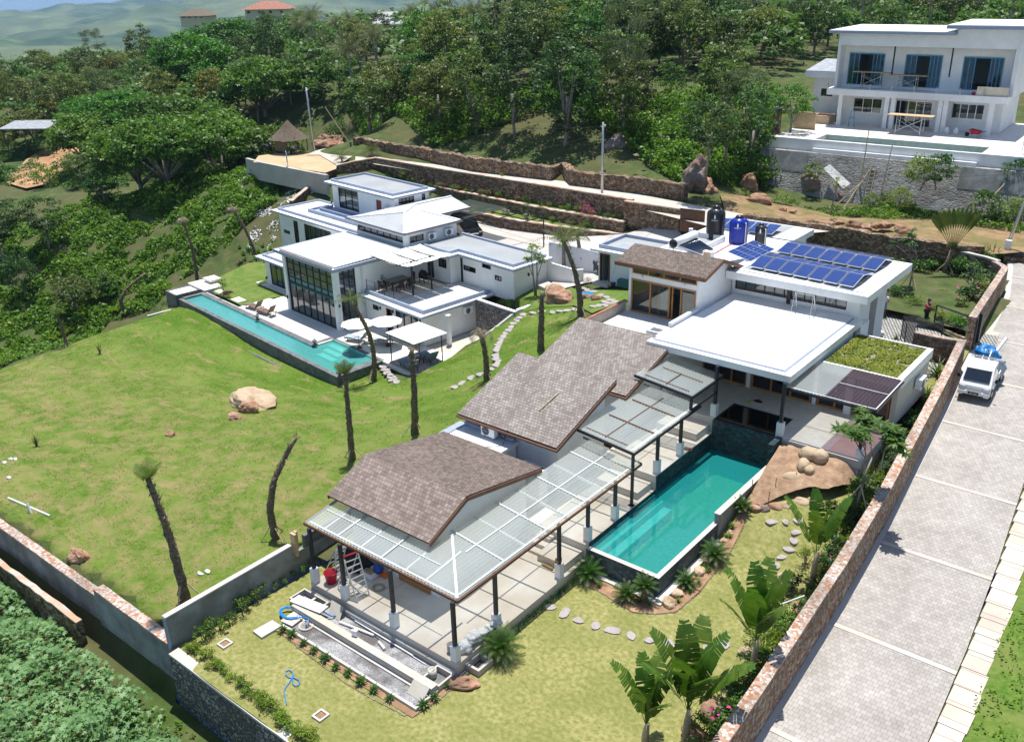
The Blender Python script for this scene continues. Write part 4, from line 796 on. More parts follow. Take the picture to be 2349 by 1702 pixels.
m=MB();m.box(-14.68,-10.85,41.68,46.45,4.6,4.9);m.build('planted_roof_slab','white_plaster',V)
m=MB();m.box(-14.68,-10.85,41.68,41.8,4.9,5.06);m.box(-14.68,-10.85,46.33,46.45,4.9,5.06);m.box(-11.12,-10.85,41.8,46.33,4.9,5.06);m.build('parapet','roof_white',V)
m=MB();m.box(-14.68,-11.12,41.8,46.33,4.9,4.97);m.build('planting_soil','roof_moss',V)
rr=random.Random(3);m=MB()
for i in range(11000):
 x,y=rr.uniform(-14.6,-11.15),rr.uniform(41.85,46.3)
 if mn.noise(Vector((x*2.5,y*2.5,5)))+.6*mn.noise(Vector((x*7,y*7,1)))<-.28:continue
 a=rr.uniform(0,6.28);s=rr.uniform(.04,.09);z=4.97+rr.uniform(0,.05);dx,dy=math.cos(a)*s,math.sin(a)*s
 m.add([(x-dx,y-dy,z),(x+dy*.6,y-dx*.6,z+.01),(x+dx,y+dy,z+rr.uniform(.02,.08)),(x-dy*.6,y+dx*.6,z+.02)],[(0,1,2,3)])
o=m.build('creeping_plants','leaf_sedum',V);o['kind']='stuff'
acunit('outdoor air conditioner on the side wall below the planted roof',(-10.75,44.6,3.6),R(90))
m=MB()
wall_open(m,'x',43.2,.18,-26.8,-22.35,2.6,6.95,[(-26.62,-22.5,4.79,6.74)]);wall_open(m,'x',43.2,.18,-26.8,-22.35,6.95,7.7,[(-26.58,-22.48,7.05,7.55)])
m.add([(-22.35,43.38,4.6),(-22.35,47.1,4.6),(-22.35,47.1,7.2),(-22.35,44.8,8.15),(-22.35,43.38,7.7),(-22.53,43.38,4.6),(-22.53,47.1,4.6),(-22.53,47.1,7.2),(-22.53,44.8,8.15),(-22.53,43.38,7.7)],[(0,1,2,3,4),(9,8,7,6,5),(0,5,6,1),(1,6,7,2)])
m.add([(-26.8,43.38,2.6),(-26.8,47.1,2.6),(-26.8,47.1,7.2),(-26.8,44.8,8.15),(-26.8,43.38,7.7)],[(0,1,2,3,4)]);m.box(-26.8,-22.35,47.1,47.25,2.6,7.1);m.build('bedroom_wall','white_plaster',V)
m=MB();slope(m,(-27.45,42.72,7.72),(-21.8,42.72,7.72),(-21.8,44.8,8.27),(-27.45,44.8,8.27),.08);m.build('gable_roof','shingle_brown',V)
m=MB();slope(m,(-21.8,47.3,7.3),(-27.45,47.3,7.3),(-27.45,44.8,8.27),(-21.8,44.8,8.27),.08);m.build('gable_roof','shingle_brown',V)
m=MB();m.beam((-21.78,42.72,7.6),(-21.78,44.8,8.15),.05,.2);m.beam((-21.78,44.8,8.15),(-21.78,47.3,7.18),.05,.2);m.beam((-27.45,42.70,7.6),(-21.8,42.70,7.6),.05,.17);m.beam((-27.47,42.72,7.6),(-27.47,44.8,8.15),.05,.18);m.beam((-27.47,44.8,8.15),(-27.47,47.3,7.18),.05,.18);m.build('bargeboard','fascia_wood',V)
pane_wall(V,'clerestory_window','x',43.24,-26.58,-22.48,7.05,7.55,4,'teak','glass',.07,.1)
d=pane_wall(V,'sliding_teak_door','x',43.22,-26.62,-24.1,4.79,6.74,2,'teak','glass',.09,.1);pane_wall(V,'sliding_teak_door','x',43.30,-24.9,-23.95,4.79,6.74,1,'teak','glass',.09,.06);pane_wall(V,'sliding_teak_door','x',43.22,-23.45,-22.5,4.79,6.74,1,'teak','glass',.09,.1)
m=MB();m.box(-24.1,-23.45,43.18,43.27,6.66,6.74);m.build('door_head','teak',V)
room(V,-26.62,-22.53,43.4,47.05,4.79,7.5)
m=MB();m.box(-26.9,-22.37,38.62,43.19,4.4,4.78);m.build('upper_terrace','deck_tile',V);m=MB();m.box(-26.85,-22.4,38.65,43.19,1.5,4.4);m.build('terrace_base','white_plaster',V)
breeze('breeze_block_parapet',V,'y',-26.95,38.7,43.1,4.7,5.35,.16);m=MB();m.box(-27.04,-26.86,38.65,43.15,5.35,5.40);m.build('parapet_cap','tile_red',V)
m=MB();m.box(-26.93,-26.90,38.7,43.1,4.78,5.35);m.build('parapet_backing','concrete',V)
m=MB();m.ring(-23.3,-22.46,39.4,40.1,.1,4.78,5.5);m.build('low_parapet','white_plaster',V)
for x in(-25.9,-23.2):
 m=MB();m.box(x-.04,x+.04,43.1,43.198,6.85,7.0);m.build('wall_lamp','white_paint',V)
m=MB();m.box(-28.4,-22.3,47.25,55.2,6.5,6.78);m.build('tank_roof','roof_white',V);m=MB();m.box(-28.2,-22.5,47.5,55,2.2,6.5);m.build('rear_wall','white_plaster',V)
m=MB();m.box(-22.3,-15.4,53.3,53.6,6.5,6.9);m.box(-22.3,-15.5,51.8,53.3,2,6.75);m.build('rear_wall','white_plaster',V)
m=MB();m.ring(-27.95,-25.75,49.6,52.95,.16,6.78,7.12);m.build('roof_kerb','roof_white',V);m=MB();m.box(-27.79,-25.91,49.76,52.79,6.781,6.8);m.build('recess_shade_floor','roof_grey',V)  # grey floor colour stands in for the bluish shade inside the heater recess
m=MB();m.box(-28.8,-22.55,56.1,59.5,6.2,6.6);m.build('rear_roof','roof_white',V);m=MB();m.box(-28.6,-23.9,56.3,59.3,6.601,6.63);m.build('rear_roof_deck','roof_grey',V);m=MB();m.box(-28.4,-22.9,56.4,59.2,2,6.2);m.build('rear_wall','white_plaster',V)
m=MB();m.box(-24.95,-24.35,48.4,48.75,6.78,7.35);m.build('roof_vent','white_plaster',V);m=MB();m.box(-24.87,-24.43,48.38,48.398,6.85,7.28);m.build('vent_board','card',V)
# ---------------------------------------------------------------- storehouse
t=thing('storehouse','small white storehouse with a flat roof and open brown doorway behind the bedroom gable','storehouse',(-33,54,2.4),'w')
m=MB();wall_open(m,'x',52.85,.15,-35.35,-28.4,2.3,4.7,[(-35.2,-34.4,2.45,4.45)]);m.box(-35.35,-35.2,53.0,56,2.3,4.7);m.box(-35.35,-28.4,56,56.15,2.3,4.7);m.build('wall','white_plaster',t)
m=MB();m.box(-35.7,-28.3,52.3,56.4,4.7,4.86);m.build('eave_slab','roof_white',t);m=MB();m.ring(-35.3,-28.35,52.75,56.2,.14,4.86,5.12);m.build('parapet','trim_grey',t);m=MB();m.box(-35.16,-28.49,52.89,56.06,4.861,4.9);m.build('roof_deck','roof_grey',t)
m=MB();m.box(-35.22,-35.14,52.8,53.0,2.45,4.47);m.box(-34.46,-34.38,52.8,53.0,2.45,4.47);m.box(-35.14,-34.46,52.8,53,4.4,4.47);m.build('door_frame','dark_wood',t)
room(t,-35.1,-33,53.1,55.8,2.46,4.6)
m=MB();m.box(-35.5,-34.2,52.3,52.85,2.2,2.45);m.build('door_step','concrete_light',t)
t=thing('swimming_pool','long teal infinity pool beside the stepped cream deck','swimming pool',(-16.5,31,0),'w')
m=MB();m.box(-18.2,-14.75,26.6,26.78,-.1,.985);m.box(-14.93,-14.75,26.78,31.55,-.1,.985);m.build('pool_wall','grey_pool_tile',t)
m=MB();m.box(-18.2,-14.73,26.58,26.80,.985,1.0);m.box(-14.95,-14.73,26.8,31.55,.985,1.0);m.build('rim','concrete_light',t)
m=MB();m.box(-14.93,-14.72,31.55,36.6,-.1,1.42);m.build('side_wall','grey_stone_tile',t);m=MB();m.box(-14.95,-14.66,31.5,36.6,1.42,1.46);m.build('side_coping','concrete_light',t)
m=MB();m.box(-14.93,-14.66,36.6,37.6,-.1,2.6);m.box(-18.2,-14.93,37.42,37.598,-.1,2.54);m.build('end_wall','dark_pool_tile',t)
m=MB();m.add([(-18.195,26.8,-.1),(-18.195,37.4,-.1),(-18.195,37.4,1.82),(-18.195,32.13,1.82),(-18.195,32.13,1.13),(-18.195,26.8,1.13)],[(0,1,2,3,4,5)]);m.build('deck_side_tiles','dark_pool_tile',t)
m=MB();m.add([(-18.19,26.78,-.08),(-14.93,26.78,-.08),(-14.93,37.42,-.08),(-18.19,37.42,-.08)],[(0,1,2,3)]);m.add([(-18.19,26.785,-.1),(-14.93,26.785,-.1),(-14.93,26.785,.9),(-18.19,26.785,.9)],[(0,1,2,3)]);m.add([(-14.935,26.78,-.1),(-14.935,37.42,-.1),(-14.935,37.42,.9),(-14.935,26.78,.9)],[(0,1,2,3)]);m.build('basin','pool_tile_teal',t)
m=MB();m.box(-18.19,-17.75,26.8,32.1,.1,.72);m.build('step','pool_step_tile',t);m=MB();m.box(-17.75,-17.3,26.8,32.1,0,.42);m.build('step','pool_step_tile',t)
m=MB();m.add([(-18.192,26.79,.97),(-14.94,26.79,.97),(-14.94,37.41,.97),(-18.192,37.41,.97)],[(0,1,2,3)]);m.build('water','water_teal',t)
m=MB();m.box(-14.72,-14.40,26.35,31.5,-.1,.22);m.box(-18.1,-14.40,26.2,26.35,-.1,.12);m.build('overflow_channel','concrete_light',t)
m=MB();m.add([(-18.0,26.36,.10),(-14.75,26.36,.10),(-14.75,26.56,.10),(-18,26.56,.10)],[(0,1,2,3)]);m.build('channel_floor','grey_stone_tile',t)
t=thing('plunge_pool','square black tiled plunge pool set into the shaded terrace','swimming pool',(-16.6,38.7,2),'w')
m=MB();m.ring(-18.2,-15.05,37.6,39.75,.1,1.9,2.57);m.add([(-18.1,37.7,1.95),(-15.15,37.7,1.95),(-15.15,39.65,1.95),(-18.1,39.65,1.95)],[(0,1,2,3)]);m.build('basin','rubber',t)
m=MB();m.add([(-18.1,37.7,2.55),(-15.15,37.7,2.55),(-15.15,39.65,2.55),(-18.1,39.65,2.55)],[(0,1,2,3)]);m.build('water','water_black',t)
m=MB();m.box(-18.2,-15.05,39.72,39.76,2.57,2.606);m.build('rim','concrete_light',t)
# ---------------------------------------------------------------- pool villa (frame turned YA)
def A(name,label,cat,loc,group=None):return thing(name,label,cat,loc,0,group,frame=YA)
VA=A('pool_villa','white split level modern villa with a tall glazed hall and grey edged flat roofs','villa',(-58,40,-2))
def roofslab(parent,x0,x1,y0,y1,z,th=.22,ov=0,par=.25,pt=.16,deck='roof_grey',inset=.45,name='flat_roof'):
 m=MB();m.box(x0,x1,y0,y1,z,z+th);m.build(name,'white_plaster',parent)
 m=MB();m.ring(x0-.012,x1+.012,y0-.012,y1+.012,.03,z-.01,z+.10);m.build('eave_edge','trim_grey',parent)
 if par:
  a,b,c,d=x0+inset,x1-inset,y0+inset,y1-inset
  m=MB();m.ring(a,b,c,d,pt,z+th,z+th+par);m.build('parapet','trim_grey',parent)
  m=MB();m.box(a+pt,b-pt,c+pt,d-pt,z+th+.002,z+th+.05);m.build('roof_deck',deck,parent)
m=MB();
m.box(-64.45,-64.05,35.55,35.95,-2,2.75);m.build('hall_pillar','white_plaster',VA)
m=MB();m.box(-57.4,-57.0,35.55,35.95,-2,2.75);m.build('hall_pillar','white_plaster',VA)
m=MB();m.box(-57.35,-57.15,38.0,42.2,-2,2.75);m.box(-57.4,-57.1,37.45,38.0,-2,2.75);m.box(-64.3,-64.1,35.95,42.2,-2,2.75);m.box(-64.1,-57.35,42.0,42.2,-2,2.75);m.build('hall_wall','white_plaster',VA)
pane_wall(VA,'glazed_wall','x',35.72,-64.05,-57.4,-2,.42,7,'black_steel','glass_clear',.09,.1);pane_wall(VA,'glazed_wall','x',35.72,-64.05,-57.4,.47,2.72,7,'black_steel','glass_clear',.07,.1,hor=[.92,1.52,2.12])
m=MB();m.box(-64.05,-57.4,35.65,35.79,.42,.50);m.build('transom','black_steel',VA)
pane_wall(VA,'glazed_wall','y',-57.2,35.95,37.45,-2,.42,2,'black_steel','glass_clear',.09,.1);pane_wall(VA,'glazed_wall','y',-57.2,35.95,37.45,.47,2.72,3,'black_steel','glass_clear',.06,.1,rows=3)
m=MB();m.box(-65.2,-56.7,35.25,42.2,2.76,2.95);m.build('hall_roof','white_plaster',VA)
m=MB();m.ring(-65.21,-56.69,35.24,42.21,.04,2.74,3.0);m.build('eave_edge','trim_grey',VA)
m=MB();nx=60;vs=[]
for i in range(nx+1):
 y=lerp(35.6,42.1,i/nx)
 for x in(-64.9,-56.95):vs.append((x,y,3.03+.012*(y-35.6)+.02*(1 if i%3==0 else 0)*1.6))
m.add(vs,[(2*i,2*i+1,2*i+3,2*i+2)for i in range(nx)]);m.add([(-64.9,35.6,2.95),(-56.95,35.6,2.95),(-56.95,35.6,3.05),(-64.9,35.6,3.05)],[(0,1,2,3)]);m.build('standing_seam_sheet','roof_sheet',VA)
m=MB();m.box(-64.4,-57.0,35.36,35.44,2.955,3.02);m.build('gutter','dark_wood',VA)
m=MB();m.add([(-64.05,35.8,-1.99),(-57.4,35.8,-1.99),(-57.4,41.9,-1.99),(-64.05,41.9,-1.99)],[(0,1,2,3)]);m.build('hall_floor','deck_tile',VA)
m=MB();m.box(-64.0,-57.5,39.3,41.9,.35,.5);m.beam((-64,39.32,.95),(-57.5,39.32,.95),.03);
for k in range(8):m.beam((-64+.93*k,39.32,.5),(-64+.93*k,39.32,.95),.025)
m.build('mezzanine','room_wall',VA)
m=MB();m.box(-62.6,-60.6,38.4,39.2,-1.98,-1.55);m.box(-62.6,-60.6,39.0,39.2,-1.55,-1.2);m.build('sofa','grey_plastic',VA)
m=MB();m.box(-60.2,-58.6,37.4,38.1,-1.4,-1.32);m.box(-59.5,-59.3,37.6,37.9,-1.98,-1.4);m.build('hall_table','dark_wood',VA)
m=MB();m.box(-57.65,-57.45,38.2,38.9,-1.99,-.1);m.build('inner_door','teak',VA)
m=MB();wall_open(m,'x',38.1,.18,-57.15,-49.85,-2,.6,[(-56.1,-55.3,-.62,-.22),(-54.4,-53.6,-2,-.1),(-53.2,-50.45,-2,.0)]);m.box(-50.03,-49.85,38.28,43.6,-2,.6);m.box(-57.1,-50.03,43.42,43.6,-2,.6);m.build('lower_wall','white_plaster',VA)
pane_wall(VA,'window','x',38.18,-56.1,-55.3,-.62,-.22,2,'black_steel','glass_dark',.05)
o=pane_wall(VA,'front_door','x',38.18,-54.4,-53.6,-2,-.1,1,'red_door','glass_dark',.11);pane_wall(VA,'sliding_door','x',38.18,-53.2,-50.45,-2,0,3,'black_steel','glass',.09);room(VA,-55.5,-50.1,38.3,41.5,-1.99,.3);curtain(VA,'x',38.45,-53.1,-52.2,-1.98,-.05,'canvas')
m=MB();m.box(-57.0,-49.4,37.55,44.6,.36,.50);m.build('eave_slab','white_plaster',VA)
m=MB();m.ring(-57.0,-49.385,37.535,44.62,.03,.33,.42);m.build('eave_edge','trim_grey',VA)
m=MB();m.box(-56.9,-49.7,38.05,38.2,.5,.78);m.box(-49.85,-49.7,38.2,44.5,.5,.78);m.build('parapet','trim_grey',VA)
m=MB();m.box(-56.9,-53.5,38.2,43.9,.5,.60);m.build('terrace_floor','screed',VA);m=MB();m.box(-53.46,-49.86,38.21,44.6,.5,.58);m.build('pebble_roof','pebble_roof',VA);m=MB();m.box(-53.5,-53.46,38.2,44.6,.5,.66);m.build('divider','concrete_light',VA)
for(x,y)in((-53.48,40.09),(-53.48,41.9)):
 m=MB();m.box(x-.05,x+.05,y-.05,y+.05,.6,3.25);m.build('awning_post','black_steel',VA)
m=MB()
for y in(38.9,40.5,42.1):m.beam((-56.9,y,3.22),(-52.5,y,3.2),.05)
m.beam((-53.48,38.7,3.2),(-53.48,42.3,3.2),.05);m.build('awning_frame','black_steel',VA)
for i,(y0,y1)in enumerate(((38.95,40.45),(40.55,42.05),(42.15,43.4))):
 m=MB();vs=[]
 for a in range(9):
  for b in range(7):
   u,v=a/8,b/6;x=lerp(-56.6,-52.4,u);y=lerp(y0,y1,v);vs.append((x,y,3.30-.30*math.sin(math.pi*u)*(.75+.25*math.sin(math.pi*v))*.8-.05*math.sin(math.pi*v)))
 m.add(vs,[(a*7+b,a*7+b+1,a*7+b+8,a*7+b+7)for a in range(8)for b in range(6)]);m.build('awning_cloth','canvas',VA,True)
m=MB()
for(x,y)in((-56.85,38.25),(-55.8,38.27),(-54.7,38.3),(-53.55,38.32)):m.beam((x,y,.6),(x,y,1.55),.035)
m.beam((-56.85,38.25,1.5),(-53.55,38.32,1.5),.015);m.beam((-56.85,38.25,1.1),(-53.55,38.32,1.1),.01);m.beam((-53.5,38.32,1.5),(-53.48,40.09,1.5),.015);m.build('terrace_railing','black_steel',VA)
m=MB();m.box(-57.1,-56.9,38.05,43.8,.6,2.75);m.build('terrace_side_wall','white_plaster',VA)
m=MB();m.tube([(-57.0,38.0,-1.9),(-57.0,38.0,2.6)],.04,6);m.tube([(-56.6,38.03,-1.9),(-56.6,38.03,.35)],.04,6);m.build('downpipe','white_paint',VA)
m=MB();wall_open(m,'x',44.7,.18,-53.6,-47.27,.3,2.8,[(-53.3,-53.0,.62,2.55),(-52.95,-51.5,1.62,2.05),(-50.75,-49.75,2.28,2.6),(-49.3,-48.6,1.62,1.98)]);m.box(-47.45,-47.27,44.88,48.2,.3,2.8);m.box(-57.0,-47.45,48.02,48.2,.3,2.8);m.box(-53.6,-53.42,43.8,44.7,.6,2.8)
wall_open(m,'x',43.8,.18,-57.0,-53.6,.6,2.8,[(-56.3,-55.5,.62,2.3),(-54.9,-53.9,1.7,2.45)]);m.build('upper_wall','white_plaster',VA)
pane_wall(VA,'window','x',44.76,-53.3,-53.0,.62,2.55,1,'black_steel','glass_dark',.04);pane_wall(VA,'window','x',44.76,-52.95,-51.5,1.62,2.05,2,'black_steel','glass_dark',.05);pane_wall(VA,'window','x',44.76,-50.75,-49.75,2.28,2.6,2,'black_steel','glass_dark',.04);pane_wall(VA,'window','x',44.70,-49.3,-48.6,1.62,1.98,2,'black_steel','glass_dark',.04)
pane_wall(VA,'terrace_door','x',43.86,-56.3,-55.5,.62,2.3,1,'dark_wood','glass_dark',.08);pane_wall(VA,'window','x',43.86,-54.9,-53.9,1.7,2.45,2,'black_steel','glass_dark',.05)
room(VA,-56.9,-47.6,45.0,47.9,.5,2.7)
m=MB();m.prism([(-57,43.4),(-53.1,43.4),(-53.1,44.35),(-46.95,44.35),(-46.95,48.5),(-57,48.5)],2.8,2.98);m.build('right_roof','white_plaster',VA)
m=MB();m.box(-57,-53.07,43.37,43.4,2.78,2.88);m.box(-53.1,-53.07,43.4,44.32,2.78,2.88);m.box(-53.07,-46.92,44.32,44.35,2.78,2.88);m.box(-46.95,-46.92,44.35,48.5,2.78,2.88);m.build('eave_edge','trim_grey',VA)
m=MB();m.box(-56.9,-53.45,43.75,43.92,2.98,3.2);m.box(-53.62,-53.45,43.92,44.72,2.98,3.2);m.box(-53.62,-47.3,44.72,44.89,2.98,3.2);m.box(-47.47,-47.3,44.89,48.2,2.98,3.2);m.box(-57,-47.47,48.03,48.2,2.98,3.2);m.build('parapet','trim_grey',VA)
m=MB();m.box(-57,-53.62,43.92,48.03,2.981,3.04);m.box(-53.62,-47.47,44.89,48.03,2.981,3.04);m.build('roof_deck','roof_grey',VA)
m=MB();wall_open(m,'x',42.6,.15,-64.05,-57.25,2.6,4.15,[(-63.85,-57.7,3.3,3.78)]);wall_open(m,'y',-57.25,-.15,42.75,47.8,2.6,4.15,[(42.95,44.35,3.28,3.82)]);m.box(-64.05,-57.4,47.65,47.8,2.6,4.15);m.box(-64.05,-63.9,42.75,47.65,2.6,4.15);m.build('clerestory_wall','white_plaster',VA)
m=MB();m.box(-57.3,-57.0,42.3,42.62,3.0,4.15);m.build('corner_pier','white_plaster',VA)
pane_wall(VA,'clerestory_window','x',42.66,-63.85,-57.7,3.3,3.78,7,'black_steel','glass_dark',.05);pane_wall(VA,'clerestory_window','y',-57.33,42.95,44.35,3.28,3.82,2,'black_steel','glass_dark',.05)
e=[(-64.9,42.1),(-56.8,42.1),(-56.8,48.1),(-59.6,48.1),(-59.6,51.6),(-64.9,51.6)];m=MB();m.prism(e,4.15,4.27);m.build('hip_roof_eave','trim_grey',VA)
m=MB();m.add([(-64.75,42.25,4.28),(-56.95,42.25,4.28),(-56.95,47.95,4.28),(-59.75,47.95,4.28),(-59.75,51.5,4.28),(-64.75,51.5,4.28),(-60.6,45.1,4.85),(-62.2,47.4,4.85),(-62.2,51.5,4.85),(-60.6,47.0,4.62)],[(0,1,6),(1,2,9,6),(2,3,9),(3,4,8,7,9),(9,7,6),(5,0,6,7,8)]);m.build('hip_roof','roof_sheet',VA)
m=MB();
for p,q in(((-64.75,42.25,4.31),(-60.6,45.1,4.88)),((-56.95,42.25,4.31),(-60.6,45.1,4.88)),((-60.6,45.1,4.88),(-62.2,47.4,4.88)),((-56.95,47.95,4.31),(-60.6,47.0,4.65)),((-62.2,47.4,4.88),(-62.2,51.5,4.88))):m.beam(p,q,.2,.06)
m.build('ridge_cap','white_paint',VA)
m=MB()
for k in range(1,26):
 x=-64.75+.3*k;t_=min((x+64.75)/4.15,1)if x<-60.6 else max(0,(-56.95-x)/3.65);m.beam((x,42.3,4.30),(x,42.25+2.85*t_,4.30+.56*t_),.04,.03)
m.build('roof_seam','roof_grey',VA)
m=MB();m.beam((-64.8,42.05,4.29),(-56.75,42.05,4.29),.06);m.beam((-56.75,42.05,4.29),(-56.75,48.1,4.29),.06);m.beam((-59.6,48.15,4.29),(-59.5,51.6,4.29),.06);m.build('gutter','dark_wood',VA)
m=MB();wall_open(m,'x',47.6,.18,-75.05,-65.25,2.5,4.9,[(-74.1,-70.9,2.7,4.62),(-68.1,-67.3,2.65,4.35)]);wall_open(m,'y',-65.4,.15,47.78,51.4,2.5,4.9,[(48.0,49.75,3.4,4.75),(50.6,51.0,3.2,4.75)]);m.box(-75.05,-65.4,51.4,51.55,2.5,4.9);m.box(-75.05,-74.9,47.78,51.4,2.5,4.9);m.build('tower_wall','white_plaster',VA)
pane_wall(VA,'tower_window','x',47.66,-74.1,-70.9,2.7,4.62,3,'black_steel','glass',.09);curtain(VA,'x',47.9,-74,-71,2.75,4.6);pane_wall(VA,'tower_window','y',-65.33,48.0,49.75,3.4,4.75,4,'black_steel','glass_dark',.05);pane_wall(VA,'tower_window','y',-65.33,50.6,51.0,3.2,4.75,1,'black_steel','glass_dark',.04)
m=MB();m.box(-68.1,-67.3,47.63,47.7,2.65,4.35);m.build('tower_door','red_door',VA)
roofslab(VA,-75.55,-64.9,47.05,51.95,4.9,.16,0,.22);room(VA,-74.8,-66,47.9,51.2,2.6,4.8)
m=MB();wall_open(m,'x',43.9,.18,-79.1,-64.3,-2.5,2.2,[(-78.5,-77.4,.2,.55),(-76.6,-75.8,-.9,1.75),(-74.7,-70.2,-.9,1.75)]);m.box(-79.1,-78.92,44.08,48.6,-3,2.2);m.box(-78.92,-65,48.4,48.6,-2.5,2.2);m.build('wing_wall','white_plaster',VA)
pane_wall(VA,'slit_window','x',43.96,-78.5,-77.4,.2,.55,1,'black_steel','glass_dark',.04);pane_wall(VA,'tall_window','x',43.96,-76.6,-75.8,-.9,1.75,1,'black_steel','glass_dark',.05);pane_wall(VA,'wing_window','x',43.96,-74.7,-70.2,-.9,1.75,5,'black_steel','glass',.08);curtain(VA,'x',44.25,-74.6,-70.3,-.9,1.7);room(VA,-74.7,-70,44.4,47,-1,1.9)
roofslab(VA,-79.6,-64.5,43.4,49.0,2.2,.16,0,.22,deck='roof_white')
m=MB();m.box(-75.9,-65.5,45.2,45.4,2.42,2.72);m.box(-75.9,-75.7,45.4,47.5,2.42,2.72);m.box(-75.7,-65.5,45.4,47.55,2.42,2.55);m.box(-75.1,-65.5,46.0,46.12,2.55,2.8);m.box(-75.1,-75,46.12,47.5,2.55,2.8);m.build('roof_planter','trim_grey',VA)
m=MB();wall_open(m,'x',38.0,.18,-72.0,-64.45,-2,.35,[(-71.2,-67.6,-1.95,.1)]);m.box(-72.0,-71.82,38.18,44,-2.3,.35);m.build('low_wing_wall','white_plaster',VA)
pane_wall(VA,'low_wing_door','x',38.06,-71.2,-67.6,-1.95,.1,4,'black_steel','glass',.08);curtain(VA,'x',38.35,-71,-67.8,-1.9,.05);room(VA,-71.5,-66,38.5,42,-1.95,.3)
roofslab(VA,-72.5,-64.45,37.4,43.85,.35,.15,0,.2,deck='roof_white')
for(x,y,z)in((-64.25,35.5,-1.0),(-57.45,35.48,-.1),(-57.0,35.75,-.1),(-55.05,38.05,-.4),(-53.45,38.05,-.3),(-50.2,38.05,-.2),(-71.9,37.9,-1.6),(-75.3,47.5,2.9),(-77.0,43.8,-.8),(-47.2,46.2,2.0)):
 m=MB();m.tube([(x,y,z),(x,y,z+.22)],.07,8);m.build('wall_lamp','black_steel',VA)
m=MB();m.prism([(-68.0,32.95),(-55.95,32.95),(-55.95,34.3),(-51.9,34.3),(-45.7,34.3),(-45.6,38.3),(-47,38.3),(-49.9,38.1),(-49.9,43.4),(-57.2,43.4),(-57.2,36),(-64.3,35.9),(-64.3,36.2),(-72.9,37.2),(-72.9,38.0),(-67.5,38.0),(-67.4,37.0),(-67.4,36.3),(-68.0,36.2)][:13]+[(-64.5,37.5),(-64.6,38.2),(-72.8,38.3),(-72.9,37.35),(-67.7,37.35),(-67.6,36.0),(-68.1,35.9)],-2.3,-2.0);o=m.build('patio','deck_tile');o.rotation_euler=(0,0,YA);o['kind']='structure'
m=MB();m.prism([(-49.8,38.2),(-45.4,38.4),(-44.9,41.0),(-44.4,44.2),(-49.8,44.4)],-2.35,-2.06);o=m.build('side_yard','concrete');o.rotation_euler=(0,0,YA);o['kind']='structure'
YL=[(-76.4,31.2),(-68,32.95),(-68,36),(-67.6,37.3),(-72.9,37.3),(-72.8,38.2),(-72.1,38.5),(-72.1,43.8),(-79,43.8),(-80,38)]
o=sheet('side_lawn','lawn_green',FAp([(-74,34.4),(-73.4,33.4),(-68.1,33.4),(-68.1,35.9),(-67.7,37.3),(-72.95,37.3),(-72.9,38.3),(-72.2,38.6),(-72.2,43.7),(-77,43.7),(-79,40),(-77,36)]),lambda x,y:-2.03,.8)
def px3a(v,l,z):return[tuple(Z(v,a,b,z))for a,b in l]
wallrun('retaining_wall','white topped low wall curving down beside the slope path',[tuple(Z('j',300,352,.75)),tuple(Z('j',270,372,.6)),tuple(Z('j',50,545,-.9)),tuple(Z('g',1085,440,-1.4)),tuple(Z('g',1000,500,-1.8)),tuple(Z('g',915,555,-1.95))],.25,-2.4,('white_plaster','concrete_light'),side=1,jit=0,cop=.06)
q0=Z('j',-10,268,.62);q1=Z('j',280,365,.62)
wallrun('courtyard_retaining_wall','rough stone wall with white coping holding the courtyard lawn above the sunken yard',[(q0.x,q0.y,.62),(q1.x,q1.y,.62)],.3,-2.4,('stone_river','white_plaster'),side=1,jit=0,cop=.08)
m=MB();a=Z('j',285,365,.66);
for p,q_ in(((280,360),(440,305)),((330,350),(405,365))):
 p_=Z('j',*p,.66);r_=Z('j',*q_,.66);m.beam(p_,r_,.3,.12)
solo(m,'white_kerb','white_plaster','short white kerb pieces meeting on the courtyard lawn','kerb')
sheet('courtyard_lawn','lawn_green',[tuple(Z('j',a,b,z))[:2]for a,b,z in((-20,262,.6),(265,352,.6),(330,400,.6),(440,400,.7),(700,380,1.6),(830,425,2.5),(1095,280,3.0),(1105,150,3.0),(860,170,2.5),(740,200,2.0),(600,150,1.2),(430,150,.8),(250,270,.6),(0,215,.6))],lambda x,y:ground(x,y)+.09,.6)
t=A('swimming_pool','very long narrow turquoise infinity pool with dark stone rim','swimming pool',(-62,31.6,-3))
m=MB();m.box(-73.5,-56.1,32.45,32.9,-3,-1.99);m.box(-56.55,-56.1,32.9,34.35,-3,-1.99);m.box(-56.1,-49.9,34.23,34.5,-3,-1.99);m.box(-50.6,-49.9,30.9,34.2,-3,-2.02);m.box(-73.9,-73.5,30.9,32.9,-3,-2.0);m.box(-73.9,-49.9,30.55,30.9,-3.3,-2.06);m.build('rim','dark_stone',t)
m=MB();m.box(-73.5,-56.55,32.9,33.0,-3,-1.985);m.box(-56.1,-49.9,34.5,34.6,-3,-1.985);m.build('coping','concrete_light',t)
m=MB();m.add([(-73.5,30.9,-3.1),(-50.6,30.9,-3.1),(-50.6,34.2,-3.1),(-73.5,34.2,-3.1)],[(0,1,2,3)]);m.box(-56,-50.6,34.2,34.23,-3.1,-2.0);m.add([(-73.5,32.44,-3.1),(-56.1,32.44,-3.1),(-56.1,32.44,-2.0),(-73.5,32.44,-2.0)],[(0,1,2,3)]);m.build('basin','pool_tile_turq',t)
m=MB();m.box(-56.1,-53.9,33.7,34.2,-3,-2.3);m.box(-56.1,-53.9,33.2,33.7,-3,-2.5);m.box(-56.1,-53.9,32.7,33.2,-3,-2.7);m.build('step','pool_step_tile',t)
